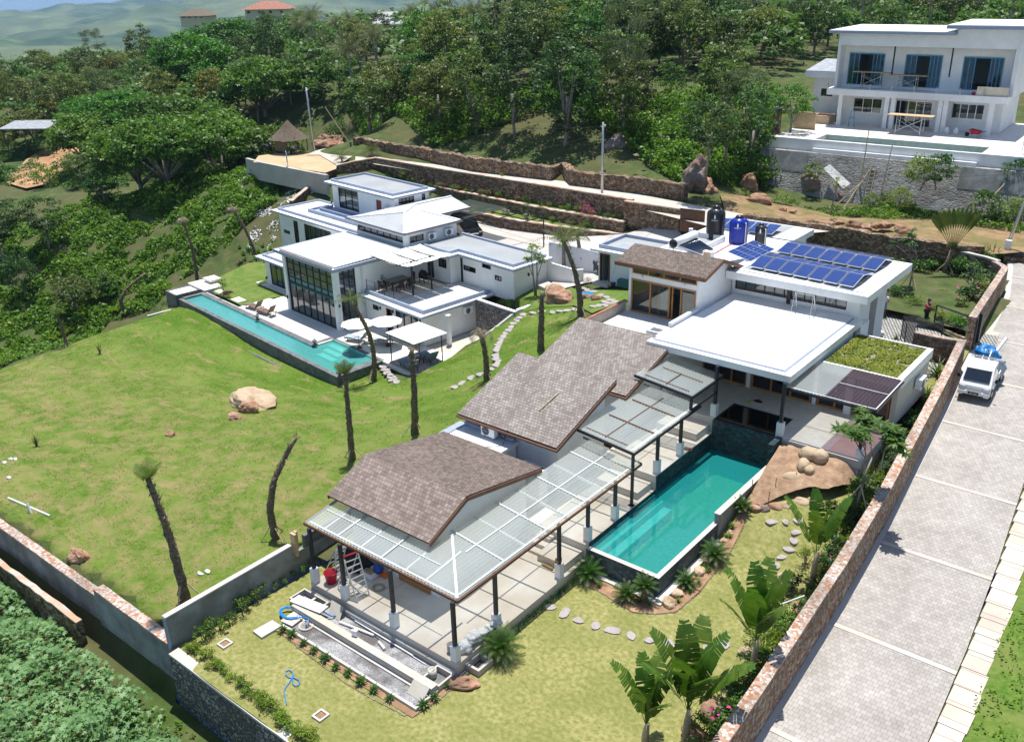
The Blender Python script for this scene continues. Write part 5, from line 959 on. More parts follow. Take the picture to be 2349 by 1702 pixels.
m=MB();m.add([(-73.5,30.9,-2.13),(-50.6,30.9,-2.13),(-50.6,32.44,-2.13),(-73.5,32.44,-2.13)],[(0,1,2,3)]);m.add([(-56.1,32.44,-2.13),(-50.6,32.44,-2.13),(-50.6,34.2,-2.13),(-56.1,34.2,-2.13)],[(0,1,2,3)]);m.build('water','water_turquoise',t)
m=MB();m.box(-74.6,-49.6,29.75,29.9,-3.5,-2.95);m.box(-74.6,-74.4,29.9,31,-3.5,-2.95);m.build('overflow_wall','dark_stone',t);m=MB();m.box(-74.4,-49.6,29.9,30.55,-3.5,-3.1);m.build('overflow_channel','grey_stone_tile',t)
m=MB();m.box(-50.6,-56.1,32.44,32.445,-3,-2.9)
t=A('pump_box','raised stone rimmed tank with a white top at the far end of the long pool','tank',(-74.5,31.5,-3))
m=MB();m.ring(-76.0,-74.0,30.4,32.7,.15,-3.4,-1.75);m.build('tank_wall','dark_stone',t);m=MB();m.box(-75.85,-74.15,30.55,32.55,-2.2,-1.82);m.build('tank_top','deck_tile',t)
t=A('sun_platform','low pale stone platform with a raised square slab beyond the pump tank','platform',(-75,34,-2.2))
m=MB();m.box(-77.2,-74.0,33.0,34.8,-2.8,-1.95);m.build('platform_base','deck_tile',t);m=MB();m.box(-76.6,-75.2,34.2,35.3,-1.8,-1.62);m.box(-76.3,-75.5,34.5,35.0,-1.95,-1.8);m.build('raised_slab','deck_tile',t)
m=MB();m.box(-73.4,-72.5,33.6,34.2,-2.1,-1.98);o=solo(m,'stepping_slab','deck_tile','pale slab beside the dark red bush at the pool end','slab');o.rotation_euler=(0,0,YA);o.location=rotz(o.location,YA)
m=MB();m.box(-70.3,-69.0,33.5,34.3,-2.06,-1.97);o=solo(m,'stepping_slab','deck_tile','single square slab in the grass by the brown loungers','slab');o.rotation_euler=(0,0,YA);o.location=rotz(o.location,YA)
m=MB();p=Z('I',1090,408,-3.1);q_=Z('I',1265,362,-3.0);m.beam(p,q_,.2,.2);solo(m,'concrete_edge','concrete_light','short pale concrete edging from the pool corner into the lawn','edging')
for l,x,y,z,a in(('air conditioner nearer the corner under the hip roof eave',-57.05,45.0,3.2,R(90)),('air conditioner farther back under the hip roof eave',-57.05,46.8,3.2,R(90)),('air conditioner on the tower room wall beside its red brown door',-66.4,47.4,3.35,0),('air conditioner on the blank side wall of the lower block',-49.65,42.2,-.55,R(90))):
 acunit(l,(x,y,z),a,YA)
t=A('carport','black steel carport frame half covered with grey netting above the dark van','carport',(-60,53,1))
m=MB()
for x in(-64,-60.5,-57,-54.5):m.beam((x,50.2,3.55),(x,55.2,3.6),.07)
for y in(50.2,51.9,53.5,55.2):m.beam((-64,y,3.56),(-54.5,y,3.58),.07)
for x in(-64,-54.5):m.beam((x,55.2,1),(x,55.2,3.6),.08)
m.build('frame','black_steel',t);m=MB();m.add([(-64,50.2,3.62),(-59.0,50.2,3.62),(-59.0,55.2,3.66),(-64,55.2,3.66)],[(0,1,2,3)]);m.build('net','carport_net',t)
def lounger(label,mat,cushion,group):
 t=thing('sun_lounger',label,'sun lounger',(0,0,0),0,group);z=.28
 m=MB();
 for s in(-.30,.30):m.tube([(s,-.95,z-.03),(s,-.4,z+.05),(s,.1,z-.02),(s,.9,z)],.028,6)
 for k in range(9):m.beam((-.3,-.9+.2*k,z),(.3,-.9+.2*k,z),.05,.02)
 m.build('frame',mat,t)
 for x,y in((-.28,-.7),(.28,-.7),(-.28,.75),(.28,.75)):
  m=MB();m.beam((x,y,0),(x,y+.03,z),.045);m.build('leg',mat,t)
 m=MB()
 for i in range(8):
  y0=-.98+.17*i;zz=z+.03+.03*math.sin(i*.8);m.obox((0,y0+.09,zz),(.62,.175,.05 if not cushion else .10))
 o=m.build('seat',cushion or mat,t,bevel=.015)
 m=MB();m.obox((0,.72,z+.33),(.62,.78,.05 if not cushion else .11),0,R(52));m.build('backrest',cushion or mat,t,bevel=.015)
 m=MB();
 for s in(-.36,.36):m.tube([(s,.0,z),(s,.05,z+.22),(s,.55,z+.24),(s,.85,z)],.02,5)
 m.build('armrest',mat,t);return t
LG='sun loungers round the long pool'
for(v,x,y,rz,l,mm,cc_)in(('e',505,270,R(100),'bare brown wicker lounger nearer the lawn slab','brown_wicker',None),('e',575,300,R(100),'bare brown wicker lounger nearer the glazed hall','brown_wicker',None),
 ('g',180,370,R(112),'cushioned lounger beside the parasol by the hall corner','rattan','pale_cushion'),('g',375,395,R(112),'cushioned lounger beneath the parasol in front of the red brown door','rattan','pale_cushion'),
 ('g',600,590,R(80),'blue grey lounger on the front left of the square canopy deck','rattan','blue_cushion'),('g',765,525,R(80),'blue grey lounger at the back right of the square canopy deck','rattan','blue_cushion')):
 p=Z(v,x,y,-1.85 if v=='g' and x>500 else-1.99);t=lounger(l,mm,cc_,LG);t.location=p;t.rotation_euler=(0,0,YA+rz+R(180))
p=Z('g',690,545,-1.85);m=MB();m.box(-.25,.25,-.22,.22,.34,.38);
for a,b in((-.2,-.17),(.2,-.17),(-.2,.17),(.2,.17)):m.beam((a,b,0),(a,b,.34),.05)
o=m.build('side_table','rattan');o.location=p;o.rotation_euler=(0,0,YA);tag(o,'small dark wicker table between the two blue grey loungers','table')
t=A('square_canopy','white fabric square canopy on four thin black posts over a low deck','canopy',(-47.7,35.8,-2))
m=MB()
for x,y in((-49.1,34.55),(-46.45,34.5),(-46.45,36.95),(-49.1,37.0)):m.beam((x,y,-1.9),(x,y,.12),.055)
m.build('post','black_steel',t);m=MB();
for p,q_ in(((-49.1,34.55),(-46.45,34.5)),((-46.45,34.5),(-46.45,36.95)),((-46.45,36.95),(-49.1,37.0)),((-49.1,37.0),(-49.1,34.55))):m.beam((*p,.1),(*q_,.1),.05)
m.build('frame','black_steel',t)
m=MB();vs=[]
for a in range(9):
 for b in range(9):u,v=a/8,b/8;vs.append((lerp(-49.55,-46.4,u),lerp(34.5,37.45,v),.17-.06*math.sin(math.pi*u)*math.sin(math.pi*v)-.03*(u>.95)))
m.add(vs,[(a*9+b,a*9+b+9,a*9+b+10,a*9+b+1)for a in range(8)for b in range(8)]);m.build('fabric','canvas',t,True)
m=MB();m.box(-49.2,-46.3,34.4,37.1,-2.25,-1.9);m.build('deck','step_stone',t)
def parasol(v,x,y,label):
 p=Z(v,x,y,-2);t=thing('parasol',label,'parasol',p,.3,'white parasols on the patio')
 m=MB();m.tube([(0,0,.1),(0,0,2.2)],.022,6);m.build('pole','dark_wood',t);m=MB();m.lathe((0,0,0),[(.24,0),(.05,.22),(.03,.3)],6);m.build('base','red_door',t)
 m=MB();n=8;vs=[(0,0,2.27)];
 for k in range(16):a=k*math.pi/8;r=1.2 if k%2==0 else 1.12;vs.append((r*math.cos(a),r*math.sin(a),1.88 if k%2==0 else 1.90))
 m.add(vs,[(0,1+k,1+(k+1)%16)for k in range(16)]);m.build('canopy','canvas',t);m=MB();m.lathe((0,0,0),[(.2,2.2),(.02,2.33)],8);m.build('vent_cap','canvas',t)
parasol('g',195,425,'white parasol nearer the glazed hall corner');parasol('g',430,405,'white parasol in front of the lower block door')
def stonelantern(v,x,y,label,z=-2,s=1):
 p=Z(v,x,y,z);t=thing('stone_lantern',label,'lantern',p,.2,'dark stone lanterns on the pool rim');t.scale=(s,s,s)
 m=MB();m.lathe((0,0,0),[(.14,0),(.15,.07),(.09,.12),(.09,.24),(.13,.28),(.13,.33)],8);m.build('body','dark_stone',t);m=MB();m.lathe((0,0,0),[(.21,.33),(.19,.37),(.07,.45),(.03,.52)],8);m.build('cap','dark_stone',t)
stonelantern('e',522,332,'dark stone lantern on the pool rim by the brown loungers');stonelantern('e',848,475,'dark stone lantern on the pool rim at the steps');stonelantern('e',990,657,'dark stone lantern at the near corner of the long pool',-2.05,1.1)
m=MB();p=Z('g',935,392,-2);m.box(-.14,.14,-.14,.14,0,2.2);m.box(-.17,.17,-.17,.17,2.2,2.26);m.tube([(-.14,0,1.0),(-.26,0,1.02),(-.26,0,1.08)],.015,5);m.tube([(-.14,0,2.0),(-.42,0,2.0)],.015,5);o=m.build('shower_pillar','white_plaster');o.location=p;o.rotation_euler=(0,0,YA);tag(o,'free standing white shower pillar by the lower block','pillar')
t=A('dining_table','dark wicker dining table with a glass top on the upper terrace','table',(-55.8,40.4,.6))
m=MB();m.box(-56.4,-55.3,39.5,41.3,1.22,1.28)
for x in(-56.3,-55.4):
 for y in(39.6,41.2):m.box(x-.05,x+.05,y-.05,y+.05,.6,1.22)
m.build('frame','rattan',t);m=MB();m.add([(-56.4,39.5,1.295),(-55.3,39.5,1.295),(-55.3,41.3,1.295),(-56.4,41.3,1.295)],[(0,1,2,3)]);m.build('glass_top','glass',t)
ch=thing('dining_chair','dark wicker chair','chair',(0,0,0),0,'wicker chairs round the terrace dining table')
m=MB();m.box(-.24,.24,-.24,.24,.38,.44);m.build('seat','rattan',ch);m=MB();m.obox((0,.23,.66),(.46,.04,.50),0,R(-8));m.build('backrest','rattan',ch)
for x,y in((-.21,-.21),(.21,-.21),(-.21,.21),(.21,.21)):m=MB();m.beam((x,y,0),(x,y,.38),.045);m.build('leg','rattan',ch)
pc=Proto(ch)
for(x,y,a,l)in((-56.85,39.9,90,'wicker chair on the wall side of the glass table, nearer the bicycle'),(-56.85,40.9,90,'wicker chair on the wall side of the glass table, nearer the covered grill'),(-54.85,39.9,-90,'wicker chair on the open side of the glass table, nearer the bicycle'),(-54.85,40.9,-90,'wicker chair on the open side of the glass table, nearer the grill'),(-55.85,39.0,180,'wicker chair at the head of the glass table next to the bicycle'),(-55.85,41.75,0,'wicker chair at the far head of the glass table next to the grill')):
 pc.put(FA(x,y,.6),R(a)+YA,1,l)
t=A('covered_grill','barbecue grill under a black cloth cover on the terrace','grill',(-55.2,42.5,.6));ORG[t.name]=(0,0,0);t.location=FA(-55.2,42.5,.6)
m=MB();m.blob((0,0,.66),(.42,.30,.34),3,.3,3,1.6);m.build('cover','black_cloth',t,True)
for x,y in((-.3,-.2),(.3,-.2),(-.3,.2),(.3,.2)):m=MB();m.beam((x,y,0),(x,y,.5),.04);m.build('leg','rattan',t)
def bicycle(loc,rz):
 t=thing('bicycle','black racing bicycle leaning by the terrace railing','bicycle',loc,rz)
 for x in(-.5,.5):
  m=MB();m.tube([(x+.32*math.cos(k*.2618),0,.33+.32*math.sin(k*.2618))for k in range(25)],.02,5,False);w_=m.build('wheel','rubber',t)
  m=MB();
  for k in range(10):m.beam((x,0,.33),(x+.31*math.cos(k*.628),0,.33+.31*math.sin(k*.628)),.006)
  m.build('spokes','galvanized',w_)
 m=MB();
 for p,q in(((-.5,0,.33),(-.02,0,.30)),((-.5,0,.33),(-.15,0,.78)),((-.02,0,.30),(-.18,0,.85)),((-.02,0,.30),(.38,0,.78)),((-.15,0,.78),(.36,0,.84)),((.36,0,.90),(.5,0,.33))):m.beam(p,q,.035)
 m.build('frame','black_steel',t);m=MB();m.obox((-.2,0,.90),(.24,.1,.04));m.build('saddle','rubber',t)
 m=MB();m.tube([(.36,-.2,.93),(.38,0,.95),(.36,.2,.93)],.015,5);m.tube([(.36,-.2,.93),(.48,-.2,.92),(.46,-.2,.80)],.015,5);m.tube([(.36,.2,.93),(.48,.2,.92),(.46,.2,.80)],.015,5);m.build('handlebar','rubber',t)
 m=MB();m.tube([(-.02,.06,.30),(.12,.06,.24)],.012,5);m.tube([(-.02,-.06,.30),(-.16,-.06,.36)],.012,5);m.build('crank','galvanized',t)
bicycle(FA(-56.95,39.35,.61),YA+R(82))
def van(loc,rz):
 t=thing('parked_van','dark brown people carrier parked under the carport','van',loc,rz);
 m=MB();prof=[(-2.1,.28),(2.05,.28),(2.15,.62),(2.0,.88),(1.35,1.0),(.75,1.62),(-1.75,1.68),(-2.1,1.1)]
 for s,(ya_,yb_)in((0,(-.82,.82)),):m.add([(x,ya_ if z<1.05 else ya_+.1,z)for x,z in prof]+[(x,yb_ if z<1.05 else yb_-.1,z)for x,z in prof],[tuple(range(8)),tuple(range(15,7,-1))]+[(i,i+8,(i+1)%8+8,(i+1)%8)for i in range(8)])
 m.build('body','car_dark',t,bevel=.05)
 m=MB();m.add([(1.38,-.70,1.02),(1.38,.70,1.02),(.80,.66,1.58),(.80,-.66,1.58)],[(0,1,2,3)]);m.add([(-2.13,-.68,1.12),(-2.13,.68,1.12),(-1.8,.62,1.6),(-1.8,-.62,1.6)],[(3,2,1,0)])
 m.v=[(x+.02,y,z+.01)if x>0 else(x-.01,y,z)for x,y,z in m.v];m.build('windscreen','windscreen',t)
 for s in(-1,1):
  m=MB();m.add([(-1.8,s*.80,1.05),(1.2,s*.80,1.05),(.72,s*.735,1.52),(-1.68,s*.735,1.55)],[(0,1,2,3)]);m.build('side_window','windscreen',t)
  for x in(-1.35,1.35):m=MB();m.lathe((0,0,0),[(.31,-.1),(.33,0),(.31,.1)],14);m.v=[(x+a,s*.76+c,.31+b)for a,b,c in m.v];w_=m.build('wheel','rubber',t);m=MB();m.lathe((0,0,0),[(.19,-.01),(.19,.01)],10);m.v=[(x+a,s*.875+c,.31+b)for a,b,c in m.v];m.build('rim','chrome',w_)
  m=MB();m.obox((2.08,s*.6,.72),(.08,.3,.14));m.build('headlight','headlamp',t)
 m=MB();m.obox((2.14,0,.62),(.04,.8,.12));m.build('grille','chrome',t);m=MB();m.obox((2.17,0,.42),(.02,.4,.12));m.build('number_plate','plate_black',t)
van(FA(-62.2,53.0,1.05),YA+R(-20))
# ---------------------------------------------------------------- two storey house under construction (frame turned YC)
def Cc(name,label,cat,loc,group=None):return thing(name,label,cat,loc,0,group,frame=YC)
HC=Cc('unfinished_house','white two storey house under construction above the grey stone retaining wall','house',(-23,97,8))
m=MB();wall_open(m,'x',96.7,.2,-31.2,-16.2,8,10.75,[(-29.8,-27.0,9.08,10.5),(-26.05,-22.3,8.05,10.5),(-20.55,-17.75,9.1,10.5)]);m.box(-31.2,-31,96.9,104,8,10.75);m.box(-16.4,-16.2,96.9,104,8,10.75);m.box(-31,-16.4,103.8,104,8,10.75);m.build('ground_floor_wall','white_plaster',HC)
m=MB();wall_open(m,'x',96.7,.2,-31.2,-15.7,11.5,16,[(-30.7,-27.3,11.75,14.7),(-25.35,-22.05,11.75,14.68),(-20.2,-16.8,11.75,14.64)]);m.box(-31.2,-31,96.9,104,11.5,16);m.box(-15.9,-15.7,96.9,104,11.5,16);m.box(-31,-15.9,103.8,104,11.5,16);m.build('upper_floor_wall','white_plaster',HC)
m=MB();m.box(-31.45,-31.2,95.2,96.7,11.5,16.4);m.box(-31.2,-15.75,95.2,95.6,15.5,16.45);m.box(-20.8,-15.75,95.2,95.6,16.45,17.15);m.prism([(-15.75,95.2),(-15.35,95.0),(-15.35,104),(-15.7,104)],11.4,17.15);m.build('frame_wall','white_plaster',HC)
m=MB();m.box(-32.3,-20.82,94.5,104.3,16.62,16.84);m.box(-21.65,-15.2,94.5,104.3,17.16,17.42);m.build('roof_slab','trim_grey',HC)
m=MB();m.box(-32.25,-20.9,94.55,104.2,16.84,16.9);m.box(-21.6,-15.25,94.55,104.2,17.42,17.5);m.build('roof_deck','roof_white',HC);m=MB();m.box(-31.45,-20.8,95.2,104,16.42,16.62);m.build('roof_edge','white_plaster',HC)
m=MB();m.box(-31.9,-15.6,94.6,96.7,10.9,11.5);m.build('balcony','white_plaster',HC)
for x in(-30.5,-26.05,-25.45,-21.2,-20.75,-16.85):
 m=MB();m.box(x-.2,x+.2,94.75,95.15,8,10.9);m.build('column','white_plaster',HC)
for x in(-26.2,-21.05):m=MB();m.box(x-.06,x+.06,95.62,95.74,12.9,15.5);m.build('downpipe','black_steel',HC)
for a0,a1,z1 in((-30.7,-27.3,14.7),(-25.35,-22.05,14.68),(-20.2,-16.8,14.64)):
 o=pane_wall(HC,'sliding_window','x',96.66,a0,a0+1.05,11.75,z1,2,'window_blue','glass',.09);pane_wall(HC,'sliding_window','x',96.66,a1-1.1,a1,11.75,z1,3,'window_blue','glass',.09);m=MB();m.box(a0+1.05,a1-1.1,96.6,96.72,z1-.1,z1);m.build('window_head','window_blue',HC)
pane_wall(HC,'window','x',96.72,-29.8,-27.0,9.08,10.5,3,'aluminium','glass_dark',.07);pane_wall(HC,'glass_doors','x',96.72,-26.05,-22.3,8.05,10.5,5,'aluminium','glass_dark',.08);pane_wall(HC,'window','x',96.72,-20.55,-17.75,9.1,10.5,4,'aluminium','glass_dark',.07)
room(HC,-30.9,-16.5,97,103.5,8.05,10.7);room(HC,-30.9,-16,97,103.5,11.6,15.4)
for i in range(9):
 x=-31.8+i*2.02;m=MB();m.box(x-.04,x+.04,94.62,94.70,11.5,12.05);m.build('balcony_post','galvanized',HC)
m=MB();m.box(-18.3,-15.7,94.75,94.8,11.52,12.3);m.build('plywood_sheet','ply',HC)
t=Cc('house_terrace','white edged terrace of the unfinished house with a dry pool basin','terrace',(-23,90,8))
m=MB();m.box(-33.6,-29.6,85.6,96.7,7.3,8.0);m.box(-29.6,-15.4,89.0,96.7,7.3,8.0);m.box(-15.4,-4,85.6,96.7,7.3,8.0);m.box(-31,-4,96.7,104,7.3,7.98);m.build('terrace_slab','deck_tile',t)
m=MB();m.box(-33.7,-4,85.3,85.6,7.0,8.05);m.build('terrace_edge','white_plaster',t);m=MB();m.box(-29.4,-15.5,84.9,85.3,6.9,7.35);m.build('overflow_ledge','white_plaster',t)
m=MB();m.box(-29.6,-15.4,85.6,89.0,6.4,6.5);m.add([(-29.6,88.99,6.5),(-15.4,88.99,6.5),(-15.4,88.99,8),(-29.6,88.99,8)],[(0,1,2,3)]);m.box(-29.6,-25,88.0,88.98,6.5,7.5);m.box(-29.6,-25,87.2,88.0,6.5,7.1);m.build('dry_basin','empty_pool',t)
t=Cc('retaining_wall','tall rough grey stone retaining wall under the unfinished house','wall',(-20,85,3))
m=MB();m.add([(-34.4,82.6,1.5),(-3,82.6,1.5),(-3,84.6,7.0),(-34.2,84.6,7.0),(-34.4,85.3,1.5),(-3,85.3,1.5),(-3,85.3,7),(-34.2,85.3,7)],[(0,1,2,3),(3,2,6,7),(0,3,7,4),(1,5,6,2)]);m.box(-34.2,-33.6,85.3,97,1.5,7.3);m.build('masonry','stone_grey_wall',t);m=MB();[m.add([(a,83.95+.0,z0),(b,83.95,z0),(b,84.56,7.0),(a,84.56,7.0)],[(0,1,2,3)])for a,b,z0 in((-33.6,-29.5,5.3),(-16.5,-3,5.3))];m.build('ledge_shadow_patch','render_grey',t)  # grey rectangles painted below the wall top as the ledge's cast shadow
t=Cc('annex','small white outbuilding with a tin roof left of the unfinished house','building',(-33.5,98,8.5))
m=MB();wall_open(m,'x',97.9,.2,-34.4,-31.25,8.5,12.2,[(-33.6,-32.4,10.3,11.05)]);m.box(-34.4,-34.2,98.1,102,8.5,12.2);m.build('wall','white_plaster',t)
m=MB();m.box(-33.6,-32.4,97.97,98.0,10.3,11.05);m.build('window','glass_dark',t);m=MB();m.box(-35.2,-31.3,97.3,103,12.15,12.75);m.build('fascia','white_plaster',t);m=MB();m.slab((-35.2,97.3,12.8),(-31.3,97.3,12.8),(-31.3,103,13.5),(-35.2,103,13.5),.06);m.build('tin_roof','tin',t)
t=Cc('brick_planter','raised brick planter left of the unfinished house','planter',(-32,95.5,8));m=MB();m.ring(-33.2,-31.4,94.7,96.6,.2,8,8.8);m.build('brick_edge','rock_tan',t);m=MB();m.box(-33,-31.6,94.9,96.4,8,8.6);m.build('planter_soil','soil',t)
t=Cc('stone_gatepost','tall stone gatepost at the left edge of the unfinished terrace','gatepost',(-34,87.5,8));m=MB();m.box(-34.3,-33.7,87.3,87.9,7,10.3);m.build('post','stone_brown',t);m=MB();m.box(-34.35,-33.65,87.25,87.95,10.3,10.45);m.build('cap','concrete_light',t);m=MB();m.box(-33.6,-31.5,91,91.2,8,9.6);m.build('side_wall','plank',t)
t=Cc('low_white_wall','low white wall of a basin to the right of the unfinished house','wall',(-12,100,8));m=MB();m.box(-14.5,-9.5,99,99.2,8,9.5);m.box(-9.7,-9.5,95,99,8,9.5);m.build('wall','white_plaster',t)
def scaffold(label,x0,x1,y0,y1,z0,z1,mat='galvanized',deck=True):
 t=Cc('scaffold',label,'scaffold',((x0+x1)/2,(y0+y1)/2,z0),'scaffold frames on the unfinished house')
 for x in(x0,x1):
  m=MB()
  for y in(y0,y1):m.beam((x,y,z0),(x,y,z1+.1),.05)
  for k in range(1,4):z=lerp(z0,z1,k/3);m.beam((x,y0,z),(x,y1,z),.04)
  m.build('end_frame',mat,t)
 m=MB();
 for y in(y0,y1):m.beam((x0,y,z0+.3),(x1,y,z1-.2),.03);m.beam((x1,y,z0+.3),(x0,y,z1-.2),.03)
 m.build('cross_brace',mat,t)
 if deck:m=MB();m.box(x0-.9,x1+.9,y0-.05,y1+.05,z1+.1,z1+.16);m.build('plank_deck','plank',t)
scaffold('steel scaffold with a plank deck in front of the ground floor glass doors',-24.2,-22.0,92.0,93.2,8,9.6)
scaffold('scaffold with a white plank on the balcony in front of the first window',-29.0,-27.2,95.7,96.4,11.5,12.9,'galvanized');scaffold('second balcony scaffold beside the middle window',-25.6,-23.9,95.7,96.4,11.5,12.75,'galvanized')
scaffold('bare scaffold frame at the right edge of the terrace by the blockwork',-12.6,-10.2,87.0,89,8,10.0,'galvanized',False)
m=MB();m.box(-11.5,-8,88,88.4,8,8.9);m.box(-11.8,-8.5,90,90.4,8,8.7);m.box(-9,-5,86.5,86.9,8,9.0);m.box(-7.5,-5,91,93,8,9.3)
m.v=[tuple(rotz(v,YC))for v in m.v];solo(m,'blockwork_footing','concrete','unfinished concrete blockwork on the right of the upper terrace','blockwork')
rr=random.Random(9)
for i in range(5):
 p0=FC(-11+rr.random()*5,88+rr.random()*4,9.1);m=MB();m.beam(p0,p0+Vector((rr.uniform(-2,2),rr.uniform(-2,2),rr.uniform(-.3,.9))),.14,.05);solo(m,'loose_plank','plank','loose board lying over the blockwork at the right of the upper terrace','board','loose boards on the upper terrace blockwork')
def wheelbarrow(loc,rz):
 t=thing('wheelbarrow','red wheelbarrow near the right corner column of the unfinished house','wheelbarrow',loc,rz)
 m=MB();m.add([(-.5,-.3,.6),(.5,-.35,.7),(.5,.35,.7),(-.5,.3,.6),(-.3,-.2,.3),(.3,-.2,.35),(.3,.2,.35),(-.3,.2,.3)],[(4,5,6,7),(0,1,5,4),(1,2,6,5),(2,3,7,6),(3,0,4,7)]);m.build('tray','red_plastic',t)
 m=MB();
 for s in(-.2,.2):m.tube([(.75,s*.5,.2),(.2,s,.3),(-.9,s*1.3,.6)],.025,5);m.tube([(-.3,s,.4),(-.4,s*1.2,0)],.02,5)
 m.build('frame','black_steel',t);m=MB();m.lathe((0,0,0),[(.2,-.05),(.2,.05)],12);m.v=[(.75+x,z,.2+y)for x,y,z in m.v];m.build('wheel','rubber',t)
wheelbarrow(FC(-17.6,93.6,8.01),2.9)
for i,(x,y,l)in enumerate(((-20.2,94.3,'white cement bag standing left of the red wheelbarrow'),(-19.4,94.3,'white cement bag between its twin and the red wheelbarrow'))):
 m=MB();m.blob((0,0,.3),(.25,.18,.35),i,.2,2);o=m.build('cement_bag','white_paint',None,True);o.location=FC(x,y,8);tag(o,l,'bag')
for i,(x,l)in enumerate(((-17.3,'red pot on the balcony near the plywood sheet, left one'),(-18.6,'red pot on the balcony farther from the plywood sheet'))):
 m=MB();m.lathe((0,0,0),[(.12,0),(.18,.25),(.18,.28)],10);o=m.build('plant_pot','red_plastic');o.location=FC(x,95,11.5);tag(o,l,'pot')
for a,b,h,l in(((-29.0,94.2),.5,1.6,'tall blue gas cylinder like trestle left of the first column'),):
 m=MB();m.beam((-.3,0,0),(-.15,0,h),.06);m.beam((.15,0,h),(.3,0,0),.06);m.beam((-.2,0,.9),(.2,0,.9),.05);o=m.build('blue_trestle','window_blue');o.location=FC(*a,8);tag(o,'blue metal trestle between the two left columns of the unfinished house','trestle')
def lean(name,label,cat,p,q,w,mat,group=None):
 m=MB();m.tube([p,(Vector(p)+Vector(q))/2,q],[w,w*.9,w*.7],6);return solo(m,name,mat,label,cat,group)
def CZ(v,a,b,vv,du=0):
 x,y=ZM(v,a,b);d=ray(x,y);e=Vector((-math.sin(YC),math.cos(YC),0));s=(vv-Vector((0,0,H)).dot(e))/d.dot(e);return Vector((0,0,H))+d*s
lean('bamboo_pole','long bamboo pole standing vertically against the grey retaining wall, left of the ladder','pole',CZ('M',1185,1300,83.6),CZ('M',1265,810,84.3),.06,'bamboo_dry')
lean('bamboo_pole','long bamboo pole leaning on the grey retaining wall, right of the ladder','pole',CZ('M',1320,1330,83.4),CZ('M',1412,940,84.3),.06,'bamboo_dry')
lean('bamboo_pole','short bamboo pole leaning left to right below the tin sheet','pole',CZ('M',1065,1400,81.5),CZ('M',1262,1105,84.2),.06,'bamboo_dry')
lean('bamboo_pole','bamboo brace crossing the foot of the long poles','pole',CZ('M',1050,1330,82.5),CZ('M',1215,1180,84),.05,'bamboo_dry')
lean('bamboo_pole','bamboo pole leaning up to the right near the big dark boulder','pole',CZ('M',1955,1395,82),CZ('M',2140,1195,84),.06,'bamboo_dry')
lean('timber_post','pale upright timber post left of the leaning grey utility pole','post',CZ('M',1940,1510,80),CZ('M',1935,1280,80.3),.09,'bamboo_dry')
t=thing('ladder','homemade wooden ladder against the grey retaining wall','ladder',tuple(CZ('M',1225,1300,83.4)),'w');a,b=CZ('M',1222,1300,83.4),CZ('M',1275,1085,84.3);c,d=CZ('M',1262,1290,83.4),CZ('M',1305,1090,84.3)
for p,q in((a,b),(c,d)):m=MB();m.beam(p,q,.07);m.build('rail','bamboo_dry',t)
for k in range(8):m=MB();m.beam(a.lerp(b,(k+.6)/8.4),c.lerp(d,(k+.6)/8.4),.06);m.build('rung','bamboo_dry',t)
m=MB();q=[CZ('M',962,1095,83.7),CZ('M',1005,1068,84.0),CZ('M',1140,1195,83.4),CZ('M',1090,1225,83.0)];m.add(q+[p+Vector((0,0,-.06))for p in q],[(0,1,2,3),(7,6,5,4),(0,4,5,1),(1,5,6,2),(2,6,7,3),(3,7,4,0)]);solo(m,'tin_sheet','debris_white','crumpled white tin sheet propped above a boulder on the grey wall','sheet')
# ---------------------------------------------------------------- solar panels, tanks, heater on the roofs
def panel_mesh(name,label,group,c,L):
 c=[Vector(p)for p in c];o=(c[0]+c[1]+c[2]+c[3])/4;n=(c[1]-c[0]).cross(c[3]-c[0]).normalized();n=n if n.z>0 else-n
 t=thing(name,label,'solar panel',o,'w',group)
 m=MB();m.add([p+n*.0 for p in c]+[p-n*.035 for p in c],[(0,1,2,3),(7,6,5,4),(0,4,5,1),(1,5,6,2),(2,6,7,3),(3,7,4,0)]);m.build('frame','aluminium',t)
 q=[o+(p-o)*.955+n*.004 for p in c];W=1.0;HH=(c[3]-c[0]).length/(c[1]-c[0]).length
 m=MB();m.add(q,[(0,1,2,3)],[[(0,0),(W,0),(W,HH),(0,HH)]]);m.build('cells','pv_cells',t);return t
ORD=['first','second','third','fourth','fifth','sixth','seventh']
def prow(v,bl,br,tr,tl,z0,z1,n,fmt,group,gap=.012):
 BL,BR,TR,TL=Z(v,*bl,z0),Z(v,*br,z0),Z(v,*tr,z1),Z(v,*tl,z1)
 for i in range(n):
  a,b=i/n+gap/2,(i+1)/n-gap/2;panel_mesh('solar_panel',fmt.format(ORD[i]),group,[BL.lerp(BR,a),BL.lerp(BR,b),TL.lerp(TR,b),TL.lerp(TR,a)],1)
SG='blue solar panels on the villa roof'
prow('T',(105,625),(1465,900),(1610,740),(260,480),7.42,7.72,7,'blue solar panel, {} from the left in the row nearest the roof edge',SG)
prow('T',(455,435),(1755,685),(1895,535),(600,310),7.42,7.72,7,'blue solar panel, {} from the left in the row behind the front one',SG)
prow('T',(400,452),(1725,712),(1610,742),(262,482),7.42,7.70,7,'dull solar panel, {} from the left, tilted away behind the front row','solar panels tilted away from view')
prow('T',(690,298),(1995,518),(1900,537),(602,312),7.42,7.70,7,'dull solar panel, {} from the left, tilted away at the back of the roof','solar panels tilted away from view')
BL,BR,TR,TL=Z('S',1800,665,7.35),Z('S',2110,795,7.25),Z('T',445,405,7.45),Z('S',2135,515,7.75)
